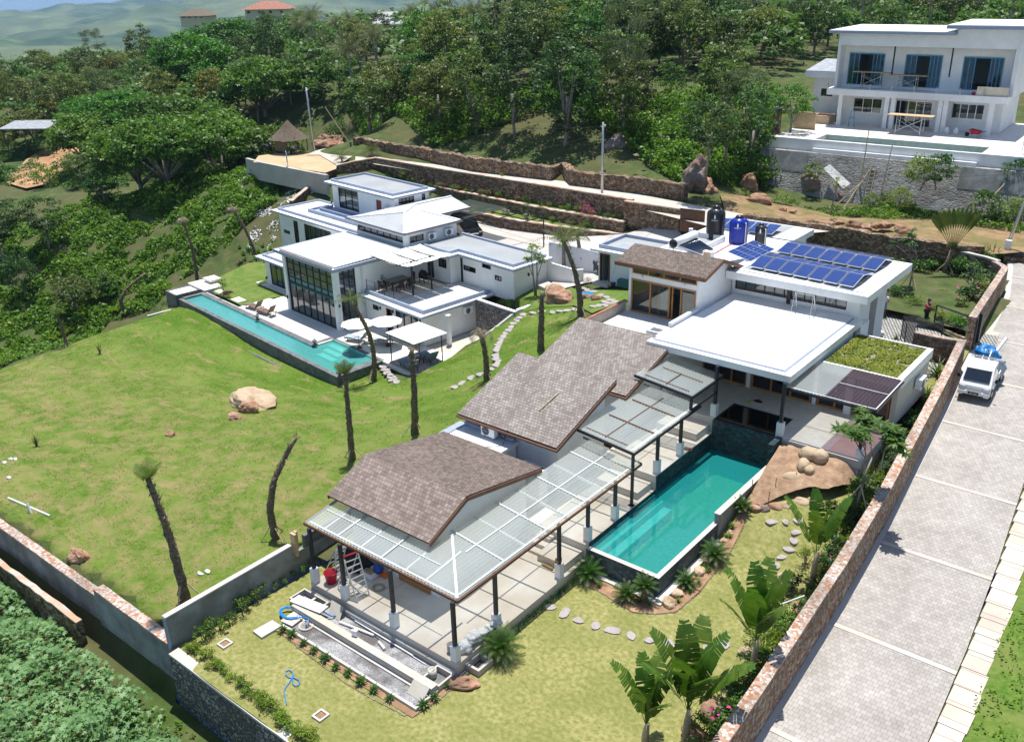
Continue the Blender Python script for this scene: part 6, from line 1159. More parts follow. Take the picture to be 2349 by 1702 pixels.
for i in range(4):
 a,b=i/4+.004,(i+1)/4-.004;panel_mesh('solar_panel','long solar panel, %s from the front in the skewed block beside the dark tank'%ORD[i],'skewed block of four panels',[BL.lerp(TL,a),BR.lerp(TR,a),BR.lerp(TR,b),BL.lerp(TL,b)],1)
prow('T',(-420,120),(400,215),(540,95),(-270,-10),6.8,7.05,5,'solar panel on the rear roof behind the tanks, {} from the left','panels on the rear roof')
m=MB()
for i in range(8):
 p=Z('T',105,625,7.3).lerp(Z('T',1465,900,7.3),i/7);m.beam((p.x,p.y-.05,7.3),(p.x,p.y+2.2,7.3),.03)
solo(m,'panel_rails','aluminium','thin metal rails under the front rows of solar panels','rails')
def text_mesh(s,size,mat,name='lettering',ext=.004,parent=None,mtx=None,align='CENTER'):
 cu=bpy.data.curves.new(name,'FONT');cu.body=s;cu.size=size;cu.align_x=align;cu.extrude=ext;cu.resolution_u=2
 ob=bpy.data.objects.new(name,cu);COL.objects.link(ob);dg=bpy.context.evaluated_depsgraph_get();me=bpy.data.meshes.new_from_object(ob.evaluated_get(dg));bpy.data.objects.remove(ob)
 me.transform(mtx or Matrix());me.materials.clear();me.materials.append(M[mat]);o=bpy.data.objects.new(name,me);COL.objects.link(o)
 if parent:o.parent=parent;ORG[o.name]=ORG.get(parent.name,(0,0,0))
 return o
def tank(loc,r,h,mat,label,pipe=True):
 t=thing('water_tank',label,'water tank',loc)
 m=MB();m.lathe((0,0,0),[(r,0),(r,.05),(r*1.01,h*.2),(r,h*.4),(r*1.01,h*.6),(r,h*.8),(r*.97,h*.84),(r*.55,h*.95),(r*.42,h*.97)],32);m.build('body',mat,t,True)
 m=MB();m.lathe((0,0,0),[(r*.42,h*.96),(r*.44,h*1.0),(r*.36,h*1.05),(r*.1,h*1.08),(.001,h*1.085)],20);m.build('lid',mat if 'black' in mat else 'tank_black',t,True)
 for k in range(8):
  a=k*math.pi/4;m=MB();m.tube([(r*.45*math.cos(a),r*.45*math.sin(a),h*.965),(r*.98*math.cos(a),r*.98*math.sin(a),h*.83)],.035,5);m.build('rib',mat,t,True)
 d=math.atan2(-loc[1],-loc[0]);
 for s,z,sz in(('penguin',h*.62,r*.20),):
  for i,chh in enumerate(s):
   a=d-.12+(i-3)*.10;mt=Matrix.Translation((math.cos(a)*(r+.012),math.sin(a)*(r+.012),z))@Matrix.Rotation(a+math.pi/2,4,'Z')@Matrix.Rotation(math.pi/2,4,'X')
   text_mesh(chh,sz*1.15,'letter_white','letter',.003,t,mt)
 a=d-.12;m=MB();m.blob((0,0,0),(.05,.012,.13),1,.1,2);m.v=[(x*math.cos(a+1.571)-y*math.sin(a+1.571)+math.cos(a)*(r+.01),x*math.sin(a+1.571)+y*math.cos(a+1.571)+math.sin(a)*(r+.01),z+h*.74)for x,y,z in m.v];m.build('emblem','letter_white',t,True)
 if pipe:a=d+.75;m=MB();m.tube([(math.cos(a)*(r+.05),math.sin(a)*(r+.05),.02),(math.cos(a)*(r+.05),math.sin(a)*(r+.05),h*.82),(math.cos(a)*r*.95,math.sin(a)*r*.95,h*.84)],.035,6);m.build('inlet_pipe','pvc',t)
 return t
p=Z('S',1600,470,6.95);tank((p.x,p.y+.45,6.79),.58,1.98,'tank_black','tallest black plastic water tank on the white roof',False)
p=Z('S',1900,530,6.95);tank((p.x,p.y+.45,6.79),.58,1.62,'tank_blue','bright blue plastic water tank between the two black ones')
p=Z('S',2195,560,6.95);tank((p.x,p.y+.4,6.79),.36,1.28,'tank_black','small black water tank next to the skewed solar panels')
t=thing('solar_water_heater','white cylinder solar water heater with dark glass tubes behind the shingle gable','water heater',tuple(Z('S',1280,560,7.4)),'w')
a,b=Z('S',1105,560,7.75),Z('S',1385,440,7.75);m=MB();m.tube([a,b],.25,18);m.build('cylinder','white_paint',t,True);m=MB();d=(b-a).normalized();m.tube([a-d*.06,a],.265,18);m.build('end_cap','black_steel',t,True)
c,e=Z('S',1470,705,6.85),Z('S',1640,645,6.85);a2,b2=Z('S',1160,585,7.6),Z('S',1390,480,7.6)
for i in range(18):f=(i+.5)/18;m=MB();m.tube([a2.lerp(b2,f),c.lerp(e,f)],.035,5);m.build('vacuum_tube','solar_tube',t,True)
m=MB();m.add([a2+Vector((0,0,-.06)),b2+Vector((0,0,-.06)),e+Vector((0,0,-.05)),c+Vector((0,0,-.05))],[(0,1,2,3)]);m.build('backing','tank_blue',t);m=MB();m.beam(c,e,.08);m.beam(a2,c,.04);m.beam(b2,e,.04);m.beam(a-Vector((0,0,.2)),(a.x,a.y,6.8),.05);m.beam(b-Vector((0,0,.2)),(b.x,b.y,6.8),.05);m.build('stand','white_paint',t)
ang=math.atan2(d.y,d.x);side=Vector((d.y,-d.x,0)).normalized()
for s,off,mt_ in(('Solar',.78,'letter_blue'),('Sola',.42,'letter_red')):
 pos=a+d*off*(b-a).length*.95+side*.19+Vector((0,0,.17));mt=Matrix.Translation(pos)@Matrix.Rotation(ang,4,'Z')@Matrix.Rotation(R(45),4,'X');text_mesh(s,.24,mt_,'lettering',.003,t,mt)
m=MB();p=Z('S',1330,400,7.6);m.lathe((p.x,p.y,7.3),[(.13,0),(.13,.45),(.14,.47)],12);solo(m,'vent_pot','white_paint','white expansion pot behind the solar water heater','pot')
m=MB();m.tube([Z('S',1870,555,6.84),Z('S',1700,650,6.84),Z('S',1640,690,6.82)],.03,5);solo(m,'red_pipe','red_plastic','red pipe lying along the white roof beside the heater recess','pipe')
t=thing('work_stand','grey metal trestle stand on the white main roof under the louvre windows','trestle',tuple(Z('T',780,1150,5.67)),'w')
fl,fr_=Z('T',640,1260,5.67),Z('T',885,1312,5.67);zt=7.0;tl=Vector((fl.x+.05,fl.y+.28,zt));tr=Vector((fr_.x+.02,fr_.y+.28,zt));bl=Vector((fl.x,fl.y+.85,5.67));br=Vector((fr_.x,fr_.y+.85,5.67))
for p,q in((fl,tl),(fr_,tr),(bl,tl),(br,tr)):m=MB();m.beam(p,q,.035);m.build('leg','galvanized',t)
m=MB();m.beam(tl,tr,.035);m.beam(fl.lerp(tl,.9),fr_.lerp(tr,.9),.03);m.beam(fl.lerp(tl,.35),bl.lerp(tl,.35),.03);m.beam(fr_.lerp(tr,.35),br.lerp(tr,.35),.03);m.build('rail','galvanized',t)
# ---------------------------------------------------------------- bits and pieces on the front deck
def stepladder(label,f0,f1,b0,b1,top0,top1,zt,n=6,mat='aluminium'):
 t=thing('stepladder',label,'ladder',tuple(f0),'w');T0,T1=Vector(top0),Vector(top1)
 for p,q in((f0,T0),(f1,T1),(b0,T0),(b1,T1)):m=MB();m.beam(p,q,.045,.03);m.build('rail',mat,t)
 for k in range(1,n):
  m=MB();m.beam(Vector(f0).lerp(T0,k/n),Vector(f1).lerp(T1,k/n),.05,.025);m.build('tread',mat,t)
 for k in(2,4):m=MB();m.beam(Vector(b0).lerp(T0,k/n),Vector(b1).lerp(T1,k/n),.03);m.build('brace',mat,t)
 m=MB();m.beam(T0,T1,.08,.04);m.build('top_cap','red_plastic' if zt==1 else mat,t)
z=.49;stepladder('tall aluminium stepladder open on the deck, nearer the gravel side',Z('a',825,1385,z),Z('a',1010,1275,z),Z('a',515,1160,z),Z('a',690,1060,z),(-24.45,19.0,2.15),(-24.25,19.6,2.15),1,8)
stepladder('smaller aluminium stepladder standing behind the red bucket',Z('a',475,1040,z),Z('a',545,960,z),Z('a',335,860,z),Z('a',430,800,z),(-25.35,19.35,1.9),(-25.2,19.8,1.9),0,7)
p=Z('a',415,1060,.49);t=thing('bucket','large red plastic bucket on the deck beside a ladder','bucket',p);m=MB();m.lathe((0,0,0),[(.20,0),(.26,.45),(.29,.46),(.29,.49),(.255,.49),(.19,.03),(.001,.03)],20);m.build('tub','red_plastic',t,True);m=MB();m.tube([(.27*math.cos(a*.314),.27*math.sin(a*.314),.47-.10*math.sin(a*.314))for a in range(11)],.008,4);m.build('handle','galvanized',t)
t=thing('box_pile','open cardboard box on a white block on the deck','box',tuple(Z('a',1040,960,.49)),'w');a=Z('a',1040,1040,.49);m=MB();m.box(a.x-.65,a.x,a.y,a.y+.6,.49,.72);m.build('white_block','white_plaster',t);m=MB();m.add([(a.x-.5,a.y+.05,.725),(a.x-.05,a.y+.05,.725),(a.x-.05,a.y+.4,.725),(a.x-.5,a.y+.4,.725),(a.x-.6,a.y-.0,.8),(a.x-.02,a.y+.5,.8)],[(0,1,2,3)]);m.box(a.x-.52,a.x-.05,a.y+.02,a.y+.04,.725,.8);m.build('cardboard','card',t)
p=Z('a',1150,850,.8);t=thing('blue_drum','glossy blue plastic drum lying among the clutter','drum',p);m=MB();m.blob((0,0,0),(.22,.22,.24),2,.03,3);m.build('drum','blue_plastic',t,True)
for i,(a_,b_,z_,sx,mt_,lb,ct)in enumerate(((850,780,.75,(.5,.4,.45),'black_cloth','heap of black cloth behind the tall ladder','cloth'),(980,800,.6,(.25,.2,.12),'debris_white','crumpled white rags next to the blue drum','rags'),(1050,800,.65,(.14,.12,.1),'teal_box','small green bag next to the blue drum','bag'),(760,650,.95,(.35,.25,.5),'black_cloth','dark upright bundle beside the top of the ladder','bundle'))):
 p=Z('a',a_,b_,z_);m=MB();m.blob(p,sx,i+3,.35,3,1.5);solo(m,'clutter_heap',mt_,lb,ct,smooth=True)
p=Z('a',1240,970,.49);m=MB();m.box(p.x-.17,p.x+.17,p.y-.08,p.y+.08,.49,.68);m.tube([(p.x-.1,p.y,.68),(p.x,p.y,.76),(p.x+.1,p.y,.68)],.012,5);solo(m,'tool_case','orange_paint','orange tool case on the deck','tool case')
p=Z('a',1155,1145,.5);m=MB()
for k in range(6):
 r=.16+.02*k;m.tube([(p.x+r*math.cos(a*.35),p.y+r*math.sin(a*.35),.50+.012*(k%3))for a in range(19)],.011,5,False)
m.tube([(p.x+.2,p.y+.1,.5),(p.x+.5,p.y+.3,.5),(p.x+.6,p.y+.8,.5)],.01,4);m.tube([(p.x-.2,p.y,.5),(p.x-.6,p.y+.1,.5),(p.x-1.3,p.y+.0,.5)],.008,4);solo(m,'rope_coil','rope','coil of pale rope on the cream deck','rope')
bp=Z('Q',430,1380,.49)
for i,(dx,dy)in enumerate(((0,0),(.1,.0),(.05,.1),(-.05,.09),(.15,.1),(.1,.19),(0,.18))):
 m=MB();h=.78+.03*(i%3);m.lathe((0,0,0),[(.05,0),(.05,h*.45),(.055,h*.46),(.05,h*.47),(.05,h),(.035,h),(.03,h-.2)],9);o=m.build('bamboo_section','bamboo');o.location=(bp.x+dx-.05,bp.y+dy+.05,.482);tag(o,'short golden bamboo section standing in the bundle beside the white plinth','bamboo','bundle of upright bamboo sections')
m=MB();p=Z('Q',340,1245,.55);m.tube([(p.x-.35,p.y,.54),(p.x+.2,p.y-.02,.54)],.055,9);solo(m,'bamboo_section','bamboo','bamboo section lying flat behind the upright bundle','bamboo')
for i,(dx,dy,s)in enumerate(((0,0,1),(-.05,.55,1.05),(.1,1.05,1),(.05,.3,.7),(.2,1.5,.7))):
 m=MB();m.blob((0,0,.16*s),(.28*s,.36*s,.20*s),i+11,.35,3,1.7);o=m.build('plastic_bag','debris_white',None,True);o.location=(-18.42+dx-.05,19.35+dy,.482+(.22 if s==.7 else 0));tag(o,'silvery filled plastic bag in the heap by the corner pillar','bag','heap of silvery bags')
m=MB();m.lathe((0,0,0),[(.15,0),(.16,.32),(.17,.34),(.145,.34),(.13,.05),(.001,.05)],18);o=m.build('cement_bucket','grey_plastic',None,True);o.location=(-18.78,18.95,.482);tag(o,'small grey cement bucket next to the corner pillar','bucket')
m=MB();m.box(-25.2,-18.15,16.5,17.2,-.2,.05);struct(m,'gravel_bed','gravel');m=MB();m.box(-24.75,-18.85,17.55,18.34,-.2,.06);struct(m,'gravel_bed','gravel')
m=MB();m.box(-18.85,-18.2,17.6,18.3,-.1,.02);m.box(-26.2,-24.8,17.6,18.3,-.1,.02);struct(m,'trough_floor','dark_stone')
t=thing('channel_wall','long low grey concrete wall dividing the gravel beds before the deck','wall',(-22,17.4,0),'w');m=MB();m.box(-25.7,-18.15,17.22,17.52,-.1,.36);m.build('wall','concrete',t);m=MB();m.box(-25.0,-18.9,17.1,17.2,-.05,.10);m.build('pipe_ledge','concrete_light',t)
t=thing('trough','open concrete trough at the left end of the gravel bed','trough',(-25.5,18,0),'w');m=MB();m.ring(-26.25,-24.75,17.53,18.33,.07,-.1,.28);m.box(-25.55,-25.45,17.6,18.26,-.1,.2);m.build('rim','concrete',t)
t=thing('trough','open concrete trough under the corner pillar at the right end of the gravel bed','trough',(-18.5,18,0),'w');m=MB();m.ring(-18.9,-18.1,17.53,18.33,.07,-.1,.28);m.build('rim','concrete',t)
m=MB();m.box(-25.3,-18.1,16.38,16.48,-.1,.13);m.box(-18.2,-18.1,16.48,17.5,-.1,.13);solo(m,'gravel_kerb','concrete_light','narrow pale kerb between the gravel bed and the agave row','kerb')
t=thing('trough','small square concrete trough beside the corner pillar near the cycad','trough',(-17.8,19.3,0),'w');m=MB();m.ring(-18.13,-17.5,18.95,19.75,.1,-.05,.27);m.build('rim','concrete',t);m=MB();m.box(-18.03,-17.6,19.05,19.65,-.05,.03);m.build('trough_floor','dark_stone',t)
m=MB();m.box(-18.14,-17.95,18.5,25.2,-.1,.03);solo(m,'deck_drain','dark_stone','narrow dark planting strip along the right side of the deck','strip')
sheet('planting_soil','soil',[(-25.6,16.12),(-18.0,16.1),(-17.85,17.6),(-17.95,18.4),(-18.1,18.4),(-18.08,16.38),(-25.5,16.38)],lambda x,y:.03+.03*mn.noise(Vector((x*2,y*2,0))),.25)
BED=[(-18.1,25.6),(-16.92,25.62),(-15.76,25.42),(-15.07,25.3),(-14.36,25.75),(-13.78,26.3),(-13.65,27.9),(-13.78,29.4),(-13.85,30.93),(-14.04,32.57),(-14.5,33.9),(-14.5,31.5),(-14.4,26.3),(-18.1,26.2)]
sheet('planting_soil','soil',BED,lambda x,y:yard(x,y)+.04+.04*mn.noise(Vector((x*2,y*2,0))),.3)
sheet('soil_mound','mound_soil',[(-14.52,33.8),(-13.9,33.9),(-13.2,34.7),(-12.4,35.4),(-11.6,35.6),(-11.0,36.8),(-11.0,37.4),(-14.6,37.42)],lambda x,y:yard(x,y)+1.0*max(0,min(1,(y-34.0)/3.2))*max(0,min(1,(-10.6-x)/1.0))+.05+.05*mn.noise(Vector((x*4,y*4,4))),.25)
rr=random.Random(21)
def pebbles(pts,step,r,label):
 m=MB();d=0
 for(a,b)in zip(pts,pts[1:]):
  L=math.hypot(b[0]-a[0],b[1]-a[1]);n=max(1,int(L/step))
  for k in range(n):x,y=lerp(a[0],b[0],k/n),lerp(a[1],b[1],k/n);s=r*rr.uniform(.7,1.3);m.blob((x+rr.uniform(-.01,.01),y+rr.uniform(-.01,.01),yard(x,y)+s*.3),(s,s*.8,s*.6),rr.random()*50,.2,1)
 return solo(m,'pebble_edging','rock_grey',label,'pebble edging',kind='stuff')
pebbles([(-25.9,16.4),(-25.3,16.18),(-23.76,16.02),(-22.33,15.93),(-21.08,15.85),(-19.48,15.92),(-18.3,16.02),(-17.9,16.9),(-17.85,18.0),(-17.6,18.6)],.085,.045,'row of small grey pebbles edging the agave bed')
pebbles(BED[:11],.095,.05,'curved row of grey pebbles edging the cycad bed')
def boardbox(name,label,cat,mat,c4,t_=.03):
 m=MB();q=[Vector(p)for p in c4];m.add(q+[p-Vector((0,0,t_))for p in q],[(0,1,2,3),(7,6,5,4),(0,4,5,1),(1,5,6,2),(2,6,7,3),(3,7,4,0)]);return solo(m,name,mat,label,cat)
boardbox('white_board','warped white panel bridging the left trough','panel','debris_white',[Z('F',205,895,.42),Z('F',430,985,.45),Z('F',495,935,.5),Z('F',275,850,.5)],.02)
boardbox('stone_slab','long pale concrete slab lying on the lawn left of the gravel bed','slab','concrete_light',[Z('F',0,1165,.1),Z('F',145,1078,.1),Z('F',80,1035,.1),Z('F',-65,1115,.1)],.1)
boardbox('stone_slab','pale plank with rusty crumbs beside the coiled blue hose','slab','ply',[Z('F',140,1040,.14),Z('F',225,1080,.14),Z('F',330,1000,.16),Z('F',240,970,.16)],.05)
boardbox('cement_board','grey cement board leaning on the deck edge below the second post','board','concrete',[(-24.55,18.30,.5),(-23.85,18.30,.48),(-23.75,17.95,.08),(-24.4,17.95,.08)],.03)
boardbox('cement_board','grey cement board leaning at the right end of the channel wall','board','concrete',[(-18.95,17.18,.42),(-18.2,17.18,.40),(-18.2,16.8,.07),(-18.95,16.8,.07)],.03)
def pipe(label,pts,r,mat='pvc',name='pipe',cat='pipe'):m=MB();m.tube(pts,r,7);return solo(m,name,mat,label,cat)
pipe('white pipe on the gravel closest to the deck',[Z('F',665,1010,.16),Z('F',1155,1275,.16)],.045);pipe('thin white pipe next to the deck side pipe',[Z('F',690,1040,.12),Z('F',1120,1300,.12)],.03);pipe('thinnest white conduit reaching the right hand gravel',[Z('F',760,1080,.1),Z('F',1215,1365,.1)],.018)
pipe('short broken white pipe on the gravel by the channel wall',[Z('F',865,1195,.13),Z('F',910,1250,.13)],.05);pipe('flat white offcut on the gravel beside the white can',[Z('F',575,1050,.12),Z('F',720,1105,.12),Z('F',830,1150,.12)],.05)
pipe('thin black cable across the upper gravel',[Z('F',690,1030,.1),Z('F',800,1120,.1),Z('F',870,1180,.1)],.012,'rubber','cable','cable')
p=Z('F',692,1150,.36);t=thing('jerrycan','white plastic jerrycan standing on the channel wall','can',(p.x,p.y,.362),.3);m=MB();m.box(-.12,.12,-.08,.08,0,.27);m.build('can','white_paint',t,bevel=.03);m=MB();m.lathe((-.06,0,.27),[(.025,0),(.025,.04)],8);m.build('lid','red_plastic',t);m=MB();m.tube([(-.02,0,.26),(0,0,.31),(.08,0,.31),(.1,0,.26)],.012,5);m.build('handle','white_paint',t)
def ring(v,a,b,r,h,label,fl='dark_stone'):
 p=Z(v,a,b,.05);t=thing('concrete_ring',label,'concrete ring',(p.x,p.y,0));m=MB();m.lathe((0,0,0),[(r,0),(r,h),(r*.82,h),(r*.8,.03)],20);m.build('ring','concrete',t,True);m=MB();m.lathe((0,0,0),[(r*.8,.02),(.001,.025)],16);m.build('floor',fl,t)
ring('F',330,1085,.29,.13,'round concrete manhole ring with a blue hose running in');ring('F',1263,1450,.16,.36,'tall narrow concrete ring in the right trough')
pts=[];c=Z('F',215,985,.2)
for k in range(60):a=k*.42;r=.40+.06*math.sin(k*.37);pts.append((c.x-.05+r*1.1*math.cos(a),c.y+r*.7*math.sin(a),.12+.012*(k%15)/3+.03*math.sin(k*.8)**2))
e=Z('F',330,1085,.1);pts+=[(c.x+.5,c.y+.05,.22),(e.x-.1,e.y+.25,.28),(e.x,e.y+.02,.2),(e.x,e.y-.02,.05)]
pipe('thick blue hose coiled by the manhole ring',pts,.026,'hose_blue','hose','hose');pipe('end of a blue hose poking out from under the white panel',[Z('F',450,970,.4),Z('F',510,1005,.2),Z('F',590,1005,.1)],.03,'hose_blue','hose','hose')
pipe('thin blue hose looped on the lawn near the leafy hedge',[Z('F',a,b,.03)for a,b in((185,1660),(172,1600),(165,1560),(180,1530),(210,1490),(228,1450),(228,1420),(205,1405),(180,1415),(178,1440),(200,1460),(240,1462),(275,1480),(283,1500),(270,1520),(245,1522),(228,1505),(230,1460),(235,1440))],.018,'hose_blue','hose','hose')
for v,a,b,l in(('H',1537,975,'square concrete manhole frame in the lawn near the grey wall'),('H',2190,1465,'square concrete manhole frame in the lawn near the hedge, at the bottom')):
 p=Z(v,a,b,0);t=thing('manhole_frame',l,'manhole',(p.x,p.y,0),.0);m=MB();m.ring(-.22,.22,-.22,.22,.07,-.02,.07);m.build('frame','concrete_light',t);m=MB();m.box(-.15,.15,-.15,.15,-.02,.025);m.build('pit','soil',t)
def mound(x,y):return yard(x,y)+1.0*max(0,min(1,(y-34.0)/3.2))*(1 if x>-14.7 else 0)*max(0,min(1,(-10.6-x)/1.0))
def stone_flat(x,y,z,r,seed,rz,t_=.05):
 rr=random.Random(seed);n=9;m=MB();top=[];
 for k in range(n):a=k*2*math.pi/n;rad=r*rr.uniform(.78,1.12);top.append((rad*1.25*math.cos(a),rad*.85*math.sin(a)))
 c,s=math.cos(rz),math.sin(rz);top=[(p*c-q*s,p*s+q*c)for p,q in top];m.prism(top,-.06,t_);o=m.build('stepping_stone','step_stone');o.location=(x,y,z);return o
SS=[(-17.83,23.61),(-17.16,23.65),(-16.48,23.62),(-15.75,23.76),(-15.11,23.9),(-14.39,24.06),(-13.71,24.29),(-13.07,24.55),(-12.36,24.8),(-11.78,25.16),(-11.43,25.7)]
OO=['first','second','third','fourth','fifth','sixth','seventh','eighth','ninth','tenth','eleventh','twelfth']
for i,(x,y)in enumerate(SS):o=stone_flat(x,y,.0,.225+.03*math.sin(i*2),i+1,i*1.7);tag(o,'flat grey stepping stone, %s from the deck in the row across the lawn'%OO[i],'stepping stone','stepping stones across the lawn')
S2=[]
for v_,a_,b_ in[('G',1805,418),('G',1868,340),('G',1910,280),('G',1965,225),('G',2000,158),('G',2018,95),('E',680,1485),('E',712,1420),('E',730,1355),('E',745,1275),('E',650,1280),('E',550,1280)]:
 px_,py_=ZM(v_,a_,b_);z_=.3
 for _ in range(6):p_=P(px_,py_,z_);z_=yard(p_.x,p_.y)
 S2.append((p_.x,p_.y))
for i,(x,y)in enumerate(S2):o=stone_flat(x,y,yard(x,y)+(.0 if i<7 else .0),.21+.03*math.sin(i*3),i+40,i*2.1);tag(o,'flat grey stepping stone, %s from the banana plants in the curve by the boulders'%OO[i],'stepping stone','stepping stones curving past the boulders')
for i,(v,a,b,z)in enumerate([('j',a,b,z)for a,b,z in((330,395,.7),(305,415,.65),(285,435,.6),(265,458,.5),(240,485,.4),(225,510,.25),(200,530,.1),(185,555,0),(170,575,-.05),(158,600,-.1),(150,620,-.15),(140,640,-.2),(135,660,-.25),(130,690,-.3),(130,707,-.35),(135,725,-.35),(145,745,-.4),(135,770,-.5),(105,790,-.6),(60,805,-.8),(20,835,-1.0))]+[('g',1120,670,-.9),('g',1200,645,-.7),('g',1045,712,-1.1),('g',990,750,-1.2)]):
 x,y=ZM(v,a,b);p=P(x,y,z);
 for _ in range(4):z=ground(p.x,p.y)+.06;p=P(x,y,z)
 o=stone_flat(p.x,p.y,z,.33,i+80,i*1.3,.04);tag(o,'flat irregular stone in the path winding up the green slope between the two villas','stepping stone','stones of the slope path')
for i,(a,b)in enumerate(((395,380),(460,370),(540,375),(600,368),(645,362),(705,354),(850,333),(885,325),(930,325),(960,310),(1000,298),(925,300),(970,285),(890,250),(940,265),(840,222),(795,212),(770,200))):
 x,y=ZM('j',a,b);p=P(x,y,2)
 for _ in range(5):z=ground(p.x,p.y)+.11;p=P(x,y,z)
 o=stone_flat(p.x,p.y,z,.27,i+140,i*1.1,.03);tag(o,'pale stepping stone in the courtyard grass between the villas','stepping stone','courtyard stepping stones')
for i,(a,b)in enumerate(((385,575),(405,598),(420,622),(445,640),(455,660),(470,680),(500,703))):
 p=Z('g',a,b,-2.15);o=stone_flat(p.x,p.y,max(ground(p.x,p.y)+.06,-2.2),.3,i+180,i*.9,.04);tag(o,'pale oval stepping stone in the grass between the long pool and the square canopy','stepping stone','oval stones beside the square canopy')
def rock(px,py,z,r,mat,label,seed,cat='boulder',group=None,amp=.3,sink=.35,rz=0,it=True,h=None):
 p=P(px,py,z)
 if it:
  for _ in range(4):z=(h or ground)(p.x,p.y);p=P(px,py,z)
 m=MB();rr_=r if isinstance(r,tuple)else(r,r*.85,r*.75);m.blob((0,0,0),rr_,seed,amp,4,1.1,.5 if amp>.2 else 0);o=m.build('boulder',mat,None,amp<.2);o.location=(p.x,p.y,z+rr_[2]*(1-2*sink));o.rotation_euler=(0,0,rz);return tag(o,label,cat,group)
def rk(v,a,b,*k,**kw):x,y=ZM(v,a,b);return rock(x,y,0,*k,**kw)
rk('I',1870,1060,(2.0,1.3,.75),'rock_tan','huge pale rock outcrop in the hillside lawn',3,amp=.28,sink=.4,rz=-.3)
rk('I',1850,1110,(.75,.55,.5),'rock_orange','dark orange rock against the huge pale outcrop',8,rz=.4);rk('I',1740,1160,(.65,.45,.3),'rock_orange','low orange rock at the left foot of the pale outcrop',9)
rk('I',1262,1290,(.34,.25,.25),'rock_orange','small orange rock alone in the hillside lawn',5);rk('H',550,395,(.55,.35,.38),'rock_orange','reddish rock on the lawn near the stepped wall',6)
rk('j',590,290,(1.5,.95,.8),'rock_orange','large broken orange rock heap in the courtyard grass',12,sink=.35,rz=-.5);rk('j',560,240,(1.0,.7,.6),'rock_tan','pale back part of the broken courtyard rock',13,rz=-.4);rk('j',785,280,(.5,.35,.3),'rock_orange','smaller orange rock left of the split courtyard stone',14);rk('j',865,290,(.55,.35,.3),'rock_orange','split brown stone beside the blue pond plastic',15)
p=Z('j',805,240,2.2);m=MB();m.blob((p.x,p.y,ground(p.x,p.y)+.1),(.85,.5,.06),3,.3,3,2);solo(m,'pond_liner','hose_blue','bright blue plastic pond shape among the courtyard stones','pond liner',smooth=True)
rk('F',1480,1515,(.62,.30,.26),'rock_orange','orange boulder by the corner of the deck and agave bed',21,h=yard,rz=.5)
for i,(a,b,r,l)in enumerate(((1340,1010,(.42,.34,.32),'round tan boulder at the terrace wall, left of three'),(1460,1005,(.48,.36,.34),'round tan boulder at the terrace wall, middle of three'),(1565,1035,(.36,.34,.36),'tall round tan boulder at the terrace wall, right of three'),(1300,1110,(.36,.62,.34),'long tan boulder sloping down below the left wall boulder'),(1405,1100,(.28,.42,.28),'egg shaped tan boulder in the middle of the rockery'),(1465,1145,(.28,.36,.24),'small tan boulder right of the egg shaped one'),(1145,1185,(.46,.42,.36),'orange tinted boulder beside the pool wall'),(1315,1230,(.58,.34,.30),'wide pale boulder in the middle of the rockery'),(1110,1285,(.62,.32,.30),'long low tan boulder nearest the pool side'))):
 rk('R',a,b+25,r,'rock_tan',l,30+i,amp=.10,sink=.18,h=mound,rz=[0,.2,.3,.5,.2,.4,.2,.5,.6][i],group='smooth rockery boulders')
for i,(a,b,r,mt_)in enumerate(((945,1510,.26,'rock_orange'),(1035,1515,.25,'rock_grey'),(1145,1505,.30,'rock_orange'),(1260,1500,.32,'rock_tan'),(1390,1470,.36,'rock_tan'),(1495,1445,.27,'rock_tan'))):
 rk('R',a,b+15,(r*1.15,r*.8,r*.75),mt_,'%s rounded stone from the left in the kerb row under the soil mound'%OO[i],50+i,'stone',amp=.12,sink=.2,h=mound,group='row of kerb stones')
for i,(v,a,b,r,l)in enumerate((('G',1075,630,.36,'tan rock in the cycad bed near the pool corner'),('G',1135,560,.30,'tan rock behind the cycad bed corner rock'),('G',1295,400,.34,'tall tan rock in the cycad bed beside two cycads'),('G',430,410,.25,'tan rock under the cycad at the deck'),('G',1480,160,.18,'small tan rock behind the top cycad'),('G',1530,105,.17,'small whitish rock near the top of the cycad bed'),('G',1335,300,.20,'small tan rock left of the upper cycad'),('G',1930,480,.48,'large tan rock at the boundary shrubs'),('G',1395,1440,.5,'orange rock between the banana plants and the wall'),('G',1270,1625,.5,'orange rock at the foot of the front banana plant'),('G',1640,990,.28,'pale rock behind the tall banana plant'),('G',1440,1520,.35,'brown rock beside the front shrubs'),('E',50,1570,.3,'tan rock at the pool overflow by the left cycad'))):
 rk(v,a,b,(r,r*.8,r*.75),'rock_orange' if 'orange' in l or 'brown' in l else 'rock_tan',l,70+i,'rock',amp=.22,h=yard,rz=i)
